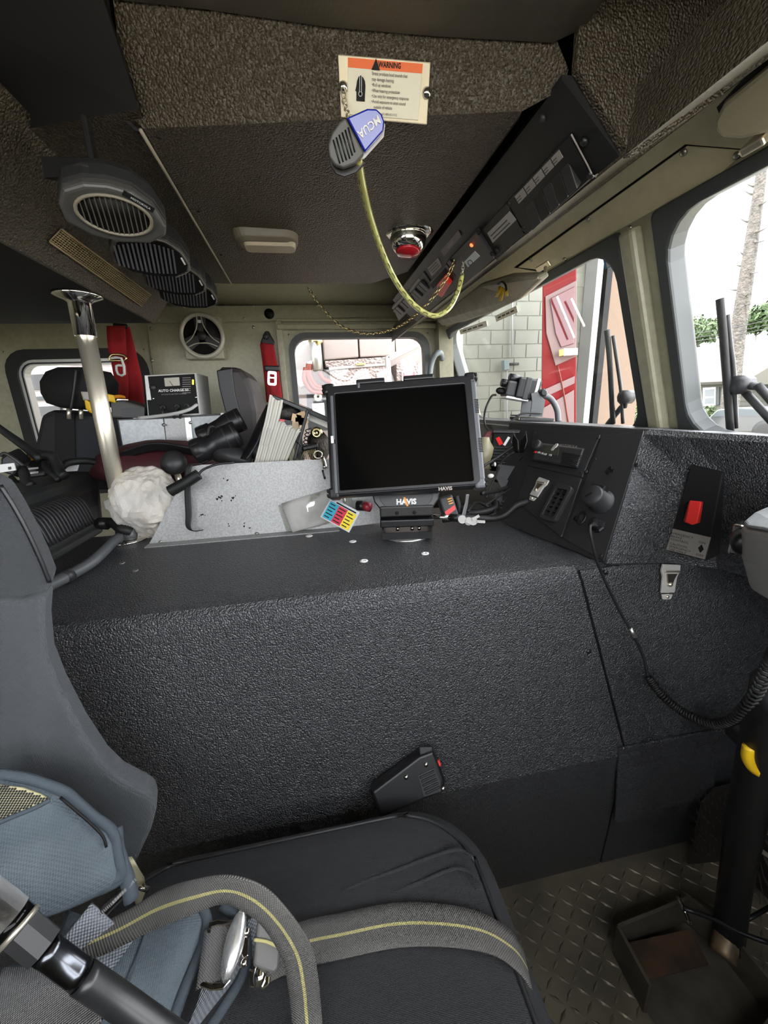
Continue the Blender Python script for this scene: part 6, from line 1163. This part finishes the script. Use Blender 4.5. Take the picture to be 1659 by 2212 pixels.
for x, y in ((536, 2014), (530, 2080)): MB().lathe(BU.at(*bb(x, y), .004), [(.004, 0), (.004, .005), (.001, .006)], 10).build('pin', MT['chrome'], bu)
MB().loft([[BU.px(x, y, 0) for x, y in ((556, 1978), (608, 1992), (604, 2090), (594, 2104), (545, 2088))], [BU.px(x, y, .016) for x, y in ((558, 1980), (604, 1994), (600, 2086), (592, 2100), (548, 2084))]], smooth=False).build('wrapped_webbing', MT['belt2'], bu, bev=.004)
MB().tube([BU.px(549, 2030, .017), BU.px(575, 2034, .0175), BU.px(603, 2046, .017)], .0015, 6).build('yellow_thread', mat('yellow_thread', (.55, .50, .22), .7), bu)
MB().ext([BU.px(x, y, 0) for x, y in ((540, 2092), (560, 2098), (586, 2106), (584, 2128), (570, 2138), (540, 2134))], BU.n * .006).build('end_bar', MT['chrome'], bu, bev=.0015); MB().lathe(BU.at(*bb(564, 2105), .006), [(.010, 0), (.008, .004), (.001, .005)], 14, su=.7).build('roller', MT['chrome'], bu)
# ------------------------------------------------------------------ breathing hose
ho = thing('breathing_hose', 'black rubber hose with knurled chrome coupling at lower left', 'hose', P(200, 2150, Z=-.50))
hpth = [P(-60, 1925, Y=.255), P(20, 1985, Y=.25), P(60, 2020, Y=.245), P(95, 2048, Y=.242), P(135, 2078, Y=.24), P(182, 2112, Y=.235), P(260, 2165, Y=.23), P(360, 2235, Y=.22), P(460, 2300, Y=.21)]
def seg(i, j, r, m, nm, sgm=20, smooth=True): return MB().tube(hpth[i:j + 1], r, sgm, 4, smooth=smooth).build(nm, m, ho)
m_kn = mat('knurled_chrome', (.62, .62, .62), .22, 1, bump=(900, 1, .002, 'weave'))
rr_ = dep(hpth[1]) / 850 * .78
seg(0, 1, 62 * rr_ * .80, m_kn, 'knurled_collar'); MB().tube([hpth[1], hpth[1].lerp(hpth[2], .45)], 60 * rr_ * .78, 20, 2).build('dark_ring', MT['gloss'], ho); MB().tube([hpth[1].lerp(hpth[2], .42), hpth[1].lerp(hpth[2], .62)], 63 * rr_ * .80, 20, 2).build('brass_ring', MT['steel'], ho)
MB().tube([hpth[1].lerp(hpth[2], .6), hpth[3]], 58 * rr_ * .78, 8, 2, smooth=False).build('hex_nut', MT['black2'], ho); MB().tube([hpth[3], hpth[4], hpth[5]], 46 * rr_ * .78, 20, 3).build('steel_ferrule', mat('dark_polished_steel', (.09, .095, .105), .22, 1), ho); MB().tube([hpth[5].lerp(hpth[6], -.05), hpth[6], hpth[7], hpth[8]], 50 * rr_ * .76, 20, 5).build('rubber_hose', mat('ribbed_black_rubber', (.016, .016, .017), .33), ho)
ribbon([PZ(-60, 2175, -.46), PZ(40, 2180, -.45), PZ(130, 2200, -.445), PZ(200, 2240, -.44)], [V((.006, .022, 0))] * 4, .003).build('lower_webbing', MT['belt2'], None, label='plain grey webbing strap at the lower left corner', cat='strap')
MB().ext([P(x, y, Y=.25) for x, y in ((1133, 2196), (1142, 2196), (1158, 2240), (1134, 2250))], (0, .03, 0)).build('yellow_lever', MT['yellow'], None, label='yellow plastic lever below the front of the seat', cat='lever')
# ------------------------------------------------------------------ footwell
fb = thing('foot_tray', 'welded steel floor tray with rusty inside beside the engine cover', 'tray', P(1440, 2100, Z=-1.11))
zt = -1.03
tp = [P(1335, 2000, Z=zt), P(1490, 1938, Z=zt), P(1560, 1990, Z=zt), P(1700, 2160, Z=zt), P(1560, 2330, Z=zt), P(1405, 2128, Z=zt)]
for i in range(6):
    a, c = tp[i], tp[(i + 1) % 6]
    if i in (4,): continue
    nrm = (c - a).cross(V((0, 0, 1))).normalized() * .003
    MB().add([a - nrm, c - nrm, c + nrm, a + nrm] + [p - V((0, 0, .078)) for p in (a - nrm, c - nrm, c + nrm, a + nrm)], [(0, 1, 2, 3), (4, 7, 6, 5), (0, 4, 5, 1), (1, 5, 6, 2), (2, 6, 7, 3), (3, 7, 4, 0)]).build('side_plate', mat('scuffed_steel', (.13, .115, .09), .45, .5, var=(20, (.08, .07, .055))) if i == 0 else bpy.data.materials['scuffed_steel'], fb)
MB().add([p - V((0, 0, .072)) for p in tp], [(0, 1, 2, 3, 4, 5)]).build('bottom_plate', bpy.data.materials['scuffed_steel'], fb)
MB().ext([P(1350, 2040, Z=-1.075), P(1490, 2010, Z=-1.075), P(1530, 2085, Z=-1.07), P(1400, 2118, Z=-1.07)], (0, 0, .004)).build('rusty_pedal_plate', MT['rust'], fb)
sc_ = thing('steering_column', 'dark steering column tube rising at the right edge with yellow ring', 'steering column', P(1565, 2010, Z=-1.05))
cpt = [P(1572, 2035, Z=-1.06), P(1590, 1900, Y=.42), P(1610, 1780, Y=.39), P(1640, 1640, Y=.355), P(1680, 1480, Y=.32)]
MB().tube(cpt, .026, 16, 5).build('outer_tube', MT['black'], sc_); MB().tube([P(1560, 2065, Z=-1.06), P(1571, 2020, Z=-1.04), P(1577, 1970, Y=.438)], .021, 14, 4).build('worn_joint', mat('worn_bare_metal', (.20, .14, .08), .5, .5, var=(30, (.07, .055, .04))), sc_)
MB().tube([P(x, y, Y=.345) for x, y in ((1618, 1612), (1615, 1635), (1624, 1655), (1645, 1670), (1675, 1680))], .0075, 8, 5).build('yellow_ring', MT['yellow'], sc_)
MB().box(F(P(1615, 1590, Y=.45), (1, 0, .2), n=(-.2, -.9, 0)), -.02, .04, -.02, .02, -.03, .01, .006).build('joint_block', MT['black2'], sc_)
MB().tube([P(1675, 1800, Y=.40), P(1640, 1797, Y=.40), P(1630, 1812, Y=.40), P(1642, 1835, Y=.40), P(1680, 1862, Y=.40)], .004, 8, 5).build('chrome_loop', MT['steel'], None, label='chrome wire loop handle at the right edge beside the column', cat='handle')
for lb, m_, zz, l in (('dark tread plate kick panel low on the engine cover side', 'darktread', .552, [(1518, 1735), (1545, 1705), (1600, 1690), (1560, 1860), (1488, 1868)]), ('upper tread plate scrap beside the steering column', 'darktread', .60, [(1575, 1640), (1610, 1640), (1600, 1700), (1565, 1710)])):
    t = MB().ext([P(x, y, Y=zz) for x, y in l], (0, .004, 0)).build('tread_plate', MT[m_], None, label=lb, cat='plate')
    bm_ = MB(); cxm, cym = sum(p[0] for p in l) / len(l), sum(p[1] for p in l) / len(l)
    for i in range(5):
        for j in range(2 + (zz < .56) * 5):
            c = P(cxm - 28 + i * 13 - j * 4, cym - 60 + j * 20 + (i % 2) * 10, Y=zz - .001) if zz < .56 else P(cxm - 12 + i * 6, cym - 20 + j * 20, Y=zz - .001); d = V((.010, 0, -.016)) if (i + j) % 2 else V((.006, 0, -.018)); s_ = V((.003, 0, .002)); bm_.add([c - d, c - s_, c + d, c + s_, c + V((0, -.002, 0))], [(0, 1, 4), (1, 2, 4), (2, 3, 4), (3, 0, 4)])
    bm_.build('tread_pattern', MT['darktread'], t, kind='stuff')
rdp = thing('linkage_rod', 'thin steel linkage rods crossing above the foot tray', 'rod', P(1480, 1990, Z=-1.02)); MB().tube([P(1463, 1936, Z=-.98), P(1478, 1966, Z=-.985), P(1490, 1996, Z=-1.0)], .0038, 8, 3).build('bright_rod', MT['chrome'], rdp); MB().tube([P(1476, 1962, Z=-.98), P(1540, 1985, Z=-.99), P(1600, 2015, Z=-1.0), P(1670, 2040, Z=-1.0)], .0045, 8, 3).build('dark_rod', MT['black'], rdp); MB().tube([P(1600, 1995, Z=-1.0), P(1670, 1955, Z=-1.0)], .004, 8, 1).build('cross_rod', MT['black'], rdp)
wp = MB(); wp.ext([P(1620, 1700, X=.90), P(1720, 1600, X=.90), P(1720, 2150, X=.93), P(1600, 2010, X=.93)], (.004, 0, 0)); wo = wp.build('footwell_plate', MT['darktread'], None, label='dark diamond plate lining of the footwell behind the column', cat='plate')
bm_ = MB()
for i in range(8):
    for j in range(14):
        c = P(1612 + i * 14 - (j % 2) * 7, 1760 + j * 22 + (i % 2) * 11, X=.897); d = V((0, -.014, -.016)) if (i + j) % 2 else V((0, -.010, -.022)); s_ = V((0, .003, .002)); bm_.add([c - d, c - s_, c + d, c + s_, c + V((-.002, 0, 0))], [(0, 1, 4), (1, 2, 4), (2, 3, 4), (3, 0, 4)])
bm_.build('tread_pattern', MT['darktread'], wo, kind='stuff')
# ------------------------------------------------------------------ outside: garage, trucks, street
ZG = -2.1
m_conc = mat('concrete_ground', (.30, .275, .22), .9, var=(1.2, (.26, .24, .19)))
boxes([(-12, 60, -40, 60, ZG - .2, ZG)], 'ground', m_conc, **ST)
m_gw = mat('painted_wall', (.21, .215, .18), .8, var=(3, (.185, .19, .158)))
gw = boxes([(-9, 4.62, 6.25, 6.45, ZG, 3.4), (-9, -8.8, 1.0, 6.25, ZG, 3.4)], 'wall_garage', m_gw, **ST)
blk = None; nb = 0
for r in range(15):
    for c in range(9):
        x0, z0 = 1.05 + c * .405 + (r % 2) * .2025, -1.0 + r * .205
        if x0 > 4.2: continue
        if blk is None:
            blk = MB().box(F((x0, 6.25, z0), (1, 0, 0), n=(0, -1, 0)), 0, .392, 0, .192, 0, .012, .004, 1).build('block', m_gw, gw); b0 = (x0, z0)
        else:
            q_ = blk.copy(); COL.objects.link(q_); q_.location = blk.location + V((x0 - b0[0], 0, z0 - b0[1]))
boxes([(-9, 4.62, 1.0, 6.45, 3.4, 3.6)], 'ceiling_light_block', mat('light_block_roof', (.14, .135, .12), .9), **ST)  # unseen roof added to limit sky light, cut short on the driver side
boxes([(4.40, 4.50, 5.95, 6.22, ZG, 3.38)], 'door_track', mat('white_track', (.30, .30, .30), .4), label='white vertical garage door track by the block wall', cat='door track')
pr = MB(); pr.box(G, 4.72, 5.45, 6.05, 6.5, ZG, 3.6); pr.build('wall_pier', mat('beige_stucco', (.15, .105, .075), .85, bump=(40, .3, .01)), kind='structure')
MB().box(G, 4.625, 4.72, 6.02, 6.4, ZG, 3.6).build('trim_3', MT['ink'], kind='structure')
# fire engine alongside, seen through the side windows
fe = thing('fire_engine', 'pale fire engine body with tread plate and red lamp outside the door window', 'fire engine', (.5, 3.4, ZG))
YE = 3.4
m_fe = mat('pale_pink_white_paint', (.21, .165, .145), .4); m_few = mat('white_engine_paint', (.27, .245, .23), .35); m_tp = mat('bright_tread_plate', (.20, .155, .14), .35, .4, bump=(60, 1, .006, 'pebble')); m_hs = mat('orange_hydraulic_hose', (.13, .016, .003), .5)
def eq(l, y, t, nm, m, **k): return MB().ext([P(a, c, Y=y) for a, c in l], (0, t, 0)).build(nm, m, fe, **k)
eq([(600, 690), (1000, 670), (1000, 1040), (600, 1040)], YE + .5, .3, 'rear_wall', m_fe)
eq([(626, 715), (672, 715), (676, 790), (668, 830), (650, 838), (632, 822), (620, 790)], YE, .3, 'curved_bracket_panel', m_few, bev=.01)
eq([(696, 722), (772, 720), (775, 772), (700, 778)], YE, .3, 'compartment_door', m_fe, bev=.01); eq([(775, 720), (854, 716), (854, 768), (778, 772)], YE, .3, 'compartment_door', m_fe, bev=.01); eq([(854, 728), (870, 728), (870, 760), (856, 764)], YE, .25, 'side_box', m_fe)
eq([(702, 780), (775, 775), (832, 771), (832, 785), (704, 793)], YE - .02, .3, 'upper_tread_strip', m_tp); eq([(712, 797), (835, 788), (838, 880), (716, 890)], YE - .05, .3, 'tread_panel', m_tp, bev=.006); eq([(710, 793), (836, 784), (836, 789), (711, 799)], YE - .07, .02, 'angle_strip', m_few)
eq([(768, 786), (786, 783), (788, 788), (770, 789)], YE - .09, .03, 'brass_latch', m_brass)
MB().tube([P(680, 735, Y=YE - .08), P(686, 800, Y=YE - .08)], .045, 14, 1).build('hydraulic_cylinder', MT['alu'], fe); MB().tube([P(675, 728, Y=YE - .08), P(690, 745, Y=YE - .08)], .05, 10, 1).build('cylinder_mount', m_brass, fe)
eq([(690, 725), (700, 728), (706, 800), (696, 800)], YE + .1, .05, 'dark_gap', MT['ink']); eq([(664, 782), (676, 778), (677, 790), (666, 794)], YE - .1, .08, 'white_valve', MT['white'])
for pts in ([(666, 786), (666, 815), (680, 838), (705, 842)], [(669, 786), (670, 812), (684, 834), (708, 836)], [(690, 805), (698, 818), (715, 826)], [(660, 794), (658, 822), (676, 846), (706, 848)]): MB().tube([P(a, c, Y=YE - .10) for a, c in pts], .018, 8, 6).build('orange_hose', m_hs, fe)
MB().tube([P(687 + 6 * math.cos(a), 857 + 6 * math.sin(a), Y=YE - .1) for a in [k * math.pi / 4 for k in range(8)]], .012, 8, 2, closed=True).build('eye_bolt', MT['steel'], fe)
eq([(662, 850), (715, 850), (715, 930), (666, 930)], YE - .02, .1, 'dark_cabinet', MT['black2']); eq([(674, 872), (700, 870), (702, 900), (677, 903)], YE - .05, .02, 'calendar_sheet', MT['white'])
eq([(856, 786), (908, 782), (908, 860), (858, 860)], YE - .02, .3, 'lamp_tread_panel', m_tp, bev=.005); lmp = eq([(868, 802), (898, 800), (899, 821), (869, 823)], YE - .05, .03, 'lamp_bezel', MT['alu']); MB().ext([P(a, c, Y=YE - .06) for a, c in ((871, 804), (896, 802), (897, 819), (872, 821))], (0, .01, 0)).build('red_lens', mat('red_tail_lens', (.60, .01, .03), .2, clear=.4), lmp)
for l in ([(833, 770), (843, 766), (848, 840), (838, 842)], [(833, 770), (920, 728), (922, 742), (843, 780)], [(912, 735), (922, 730), (928, 830), (918, 830)]): eq(l, 2.75, .05, 'open_door_frame', mat('silver_grey_frame', (.42, .38, .36), .4) if l[0][1] == 770 and l[1][0] == 843 else bpy.data.materials['silver_grey_frame'], bev=.008)
for l, m_, nm in (([(20, 745), (168, 745), (180, 800), (172, 905), (30, 905)], m_few, 'cab_side'), ([(48, 810), (95, 808), (102, 818), (102, 840), (52, 843)], MT['black2'], 'cab_window'), ([(52, 858), (180, 852), (180, 860), (52, 866)], MT['black2'], 'trim_line'), ([(130, 772), (300, 765), (300, 780), (140, 786)], MT['red'], 'red_stripe'), ([(180, 770), (320, 770), (320, 905), (180, 905)], m_few, 'rear_side'), ([(215, 800), (310, 796), (312, 820), (218, 824)], mat('grey_brown_shutter', (.20, .17, .16), .6), 'roller_shutter'), ([(60, 880), (130, 876), (130, 920), (62, 925)], MT['black2'], 'lower_panel')):
    eq(l, YE + (.06 if nm in ('cab_side', 'rear_side') else .03 if nm != 'red_stripe' else .02), .05 if nm not in ('cab_side', 'rear_side') else .4, nm, m_)
# red and white truck front built solid in place of a windscreen reflection
rt = thing('reflected_truck', 'red and white truck front standing in for a windscreen reflection', 'truck', P(1205, 1150, Y=4.6))
m_tr = mat('fire_red_paint', (.10, .0008, .0016), .5, spec=.1); m_tw = mat('pinkish_white_paint', (.14, .095, .092), .5, spec=.1)
RDIR = P(1205, 800, Y=1); RDIR.z = 0
def rq_(l, y, t, nm, m, **k): return MB().ext([P(a, c, Y=y) for a, c in l], RDIR * t).build(nm, m, rt, **k)
rq_([(1172, 590), (1246, 560), (1244, 1150), (1166, 1150)], 4.6, .9, 'cab_corner', m_tr, bev=.02)
rq_([(1178, 640), (1246, 605), (1244, 770), (1200, 790), (1180, 720)], 4.58, .03, 'door_frame', m_tw, bev=.006); rq_([(1188, 645), (1242, 618), (1240, 742), (1212, 750), (1200, 720)], 4.56, .03, 'door_window', mat('dark_red_glass', (.07, .006, .008), .1), bev=.006)
rq_([(1168, 845), (1242, 812), (1241, 828), (1168, 862)], 4.58, .03, 'white_stripe', m_tw); rq_([(1168, 885), (1240, 842), (1240, 920), (1168, 920)], 4.58, .03, 'white_lower', m_tw); MB().tube([P(1205, 790, Y=4.57), P(1218, 850, Y=4.57), P(1228, 915, Y=4.57)], .008, 6, 4).build('door_seam', m_hs, rt)
mi = rq_([(1218, 753), (1248, 752), (1248, 766), (1218, 768)], 4.45, .1, 'mirror_arm', MT['alu']); rq_([(1208, 756), (1218, 754), (1218, 767), (1208, 769)], 4.44, .04, 'yellow_tag', MT['yellow'])
for x0, y0, x1, y1 in ((1203, 640, 1240, 730), (1234, 645, 1262, 705)): MB().tube([P(x0, y0, Y=4.5), P(x1, y1, Y=4.5)], .012, 6, 1).build('wiper', MT['white'], rt)
# switch box and conduit on the block wall
wx = thing('wall_switch_box', 'small grey switch box with conduit on the block wall', 'switch box', P(1095, 800, Y=6.2)); MB().ext([P(a, c, Y=6.15) for a, c in ((1089, 778), (1100, 777), (1101, 798), (1090, 800))], (0, .1, 0)).build('box', mat('slate_box', (.16, .21, .21), .5), wx, bev=.01); MB().tube([P(1101, 787, Y=6.19), P(1120, 786, Y=6.19)], .02, 8, 1).build('side_pipe', MT['black2'], wx); MB().tube([P(1095, 800, Y=6.2), P(1095, 925, Y=6.2)], .012, 8, 1).build('conduit', MT['galv2'], wx); MB().tube([P(1107, 560, Y=6.2), P(1106, 770, Y=6.2)], .014, 8, 1).build('riser', MT['galv2'], wx)
# wipers on the windscreen
def wiper(blade, arm, hub, label):
    t = thing('windscreen_wiper', label, 'wiper', P(*blade[-1], X=.93), 'windscreen wipers'); W2 = WS.at(0, 0, -.075)
    MB().tube([W2.px(*p) for p in blade], .0075, 8, 3).build('blade', MT['rubber'], t); MB().tube([W2.px(*p, .0) - V((-.012, 0, 0)) for p in arm], .005, 8, 4).build('bridge', MT['black2'], t)
    for l in hub: MB().tube([W2.px(*p) + V((.02, 0, 0)) for p in l], .008, 8, 2).build('arm', MT['black2'], t)
    MB().lathe(F(W2.px(*hub[0][0]) + V((.015, 0, 0)), (0, 1, 0), n=(-1, 0, 0)), [(.02, -.02), (.02, .01), (.01, .016)], 10).build('hub', MT['black2'], t)
wiper([(1555, 645), (1562, 720), (1570, 820), (1578, 935)], [(1560, 680), (1567, 745), (1574, 800), (1580, 925)], [[(1585, 832), (1620, 836)], [(1590, 845), (1640, 900), (1680, 945)], [(1618, 832), (1660, 880), (1700, 930)]], 'wiper on the driver windscreen half in front of the pine trunk')
wiper([(1311, 713), (1318, 790), (1324, 915)], [(1316, 725), (1326, 790), (1334, 850), (1338, 915)], [[(1340, 858), (1336, 880)], [(1330, 880), (1300, 918)]], 'wiper on the passenger windscreen half in front of beige pier')
# street
XH = 20
def hp_(l, x=XH): return [P(a, c, X=x) for a, c in l]
hs_ = thing('house', 'pale single-storey house with shuttered window across the street', 'house', P(1560, 915, X=XH))
m_hw = mat('cream_siding', (.072, .068, .058), .8); m_hr = mat('grey_brown_shingle', (.055, .049, .045), .9)
MB().ext(hp_([(1472, 826), (1760, 818), (1760, 925), (1472, 925)]), (5, 0, 0)).build('wall', m_hw, hs_)
for i in range(7): MB().ext(hp_([(1472, 838 + i * 10), (1760, 834 + i * 10), (1760, 835.2 + i * 10), (1472, 839.2 + i * 10)], XH - .02), (.05, 0, 0)).build('siding_board', mat('siding_shade', (.052, .049, .042), .8) if i == 0 else bpy.data.materials['siding_shade'], hs_)
e0, e1 = P(1462, 828, X=XH - .5), P(1770, 816, X=XH - .5); r0, r1 = P(1490, 752, X=XH + 2.6), P(1780, 716, X=XH + 2.6)
MB().add([e0, e1, r1, r0] + [p + V((.05, 0, -.12)) for p in (e0, e1, r1, r0)], [(0, 1, 2, 3), (4, 7, 6, 5), (0, 4, 5, 1), (1, 5, 6, 2), (2, 6, 7, 3), (3, 7, 4, 0)]).build('roof', m_hr, hs_)
wd = MB().ext(hp_([(1518, 838), (1546, 836), (1545, 876), (1518, 878)], XH - .04), (.1, 0, 0)).build('window', MT['white'], hs_)
for l in ([(1522, 842), (1542, 840), (1542, 856), (1522, 857)], [(1522, 860), (1542, 859), (1542, 872), (1522, 873)]): MB().ext(hp_(l, XH - .06), (.05, 0, 0)).build('pane', mat('dull_pane', (.08, .09, .095), .2) if l[0][1] == 842 else bpy.data.materials['dull_pane'], wd)
for l in ([(1509, 840), (1517, 839), (1517, 876), (1508, 877)], [(1547, 837), (1554, 836), (1553, 874), (1546, 876)]): MB().ext(hp_(l, XH - .05), (.05, 0, 0)).build('shutter', mat('grey_shutter', (.03, .032, .035), .7) if l[0][0] == 1509 else bpy.data.materials['grey_shutter'], hs_)
MB().ext(hp_([(1600, 830), (1700, 770), (1800, 830)], XH - 1.2), (1.5, 0, 0)).build('porch_gable', m_hw, hs_)
# parked car
XC = 13
car = thing('parked_car', 'dark sedan parked in front of the house across the street', 'car', P(1560, 940, X=XC))
cq_ = lambda l, x=XC: [P(a, c, X=x) for a, c in l]
prof_c = [(1494, 932), (1494, 915), (1500, 908), (1530, 902), (1548, 885), (1592, 880), (1640, 882), (1664, 900), (1690, 903), (1692, 930), (1640, 934), (1540, 936)]
MB().ext(cq_(prof_c), (1.7, 0, 0)).build('body', mat('dark_car_paint', (.03, .033, .036), .25, clear=.5), car, bev=.05)
for l in ([(1540, 900), (1552, 887), (1590, 883), (1592, 898)], [(1596, 898), (1595, 883), (1636, 885), (1650, 899)]): MB().ext(cq_(l, XC - .02), (.03, 0, 0)).build('window', mat('blue_grey_glass', (.03, .04, .046), .3) if l[0][0] == 1540 else bpy.data.materials['blue_grey_glass'], car)
for x in (1522, 1650): MB().lathe(F(P(x, 932, X=XC - .02), (0, 1, 0), n=(-1, 0, 0)), [(.32, -.2), (.32, .02), (.2, .04), (.01, .04)], 18).build('wheel', MT['rubber'], car)
MB().ext(cq_([(1496, 914), (1508, 912), (1508, 917), (1496, 919)], XC - .03), (.03, 0, 0)).build('headlamp', MT['white'], car)
# lawn, bushes, trees
m_gr = mat('lawn_green', (.045, .085, .008), .9, bump=(30, 1, .05), var=(.8, (.06, .10, .012)))
boxes([(9.5, 11.6, 3.0, 9.2, ZG, ZG + .06)], 'lawn', m_gr, **ST)
MB().box(G, 16, 40, 2, 40, ZG, ZG + .04).build('lawn_far', m_gr, kind='structure')
def leafy(name, label, pxs, X, rpx, m, n=900, cat='bush', trunk=None, group=None, ls=.09):
    c0_ = P(*pxs[0], X=X); t = thing(name, label, cat, V((c0_.x, c0_.y, ZG)), group); b = MB(); rn = random.Random(int(pxs[0][0]))
    for (x, y), r in zip(pxs, rpx):
        c = P(x, y, X=X); R = r * dep(c) / 850
        for i in range(n // len(pxs)):
            d = V((rn.gauss(0, 1), rn.gauss(0, 1), rn.gauss(0, 1))).normalized(); p = c + d * R * rn.uniform(.55, 1.05); u = V((rn.gauss(0, 1), rn.gauss(0, 1), rn.gauss(0, 1))).normalized(); w_ = u.cross(d).normalized(); s_ = ls * rn.uniform(.6, 1.4)
            b.add([p - u * s_, p - w_ * s_ * .5, p + u * s_, p + w_ * s_ * .5], [(0, 1, 2, 3)])
    b.build('foliage', m, t, kind='stuff')
    tr_b = V((c0_.x, c0_.y, ZG)); MB().tube([tr_b, tr_b.lerp(c0_, .5) + V((.05, 0, 0)), c0_], [.10 if cat == 'tree' else .04, .07 if cat == 'tree' else .03, .02], 8, 3).build('trunk' if cat == 'tree' else 'stem', mat('bark', (.16, .12, .09), .9) if 'bark' not in bpy.data.materials else bpy.data.materials['bark'], t)
m_l1 = mat('yellow_green_leaf', (.055, .085, .005), .6); m_l2 = mat('mid_green_leaf', (.030, .055, .014), .6); m_l3 = mat('pale_green_leaf', (.045, .070, .026), .6)
leafy('round_bush', 'bright yellow green round bush left of the house', [(1466, 842), (1458, 866)], 17, [25, 28], m_l1, 1900)
leafy('low_hedge', 'low green hedge below the house window', [(1470, 895), (1500, 892), (1530, 893)], 17, [16, 15, 15], m_l3, 1500)
leafy('bright_shrub', 'bright shrub between the beige pier and the centre pillar', [(1375, 835), (1378, 860), (1372, 890)], 12, [22, 24, 26], m_l1, 1800, ls=.07)
leafy('grey_green_shrub', 'grey green shrub at the foot of the bright shrub', [(1360, 905), (1385, 908)], 11.5, [16, 18], m_l3, 900, ls=.06)
leafy('broad_tree', 'green tree behind the house roof left of the pine trunk', [(1470, 720), (1505, 712), (1535, 715), (1490, 735)], 34, [26, 28, 24, 26], m_l3, 2600, 'tree', ls=.20, group='trees behind the house')
leafy('dense_tree', 'darker tree behind the house right of the pine trunk', [(1640, 690), (1665, 680), (1690, 690)], 34, [30, 34, 30], m_l2, 2200, 'tree', ls=.20, group='trees behind the house')
leafy('tall_tree', 'pale tree crown above the bright shrub beside the centre pillar', [(1376, 770), (1380, 745), (1384, 790)], 30, [24, 22, 22], m_l3, 1600, 'tree', ls=.18)
pi = thing('pine_trunk', 'tall bare pine trunk with broken branch stubs across the street', 'tree', P(1572, 915, X=16))
tk = [(1572, 930), (1580, 840), (1588, 760), (1598, 690), (1606, 640), (1618, 560), (1628, 490), (1637, 430), (1645, 370), (1655, 300)]
MB().tube([P(x, y, X=16) for x, y in tk], [.30, .28, .26, .24, .23, .21, .19, .17, .15, .13], 12, 4).build('trunk', mat('pale_bark', (.085, .075, .065), .9, bump=(14, 1, .08), var=(6, (.04, .036, .032))), pi)
rn = random.Random(5)
for i, (x, y) in enumerate(((1598, 655, ), (1606, 622), (1610, 585), (1615, 548), (1621, 520), (1630, 480), (1634, 440), (1640, 400), (1602, 640), (1612, 570), (1626, 500), (1638, 420))):
    s_ = -1 if i % 2 else 1; a = P(x, y, X=16); e_ = P(x + s_ * rn.uniform(16, 34), y + rn.uniform(-10, 4), X=15.8); MB().tube([a, a.lerp(e_, .5) + V((0, 0, -.05)), e_], [.05, .035, .012], 6, 3).build('branch_stub', bpy.data.materials['pale_bark'], pi)
for k, (y0_, y1_) in enumerate(((728, 684), (735, 695), (742, 703), (752, 716))): MB().tube([P(1340, y0_ + 12 + k, X=15), P(1560, (y0_ + y1_) / 2 + 6, X=15), P(1760, y1_ - 18, X=15)], .012, 6, 6).build('power_line', MT['black2'], None, label=('highest', 'second', 'third', 'lowest')[k] + ' overhead power line crossing the trees outside', cat='wire', group='overhead power lines')
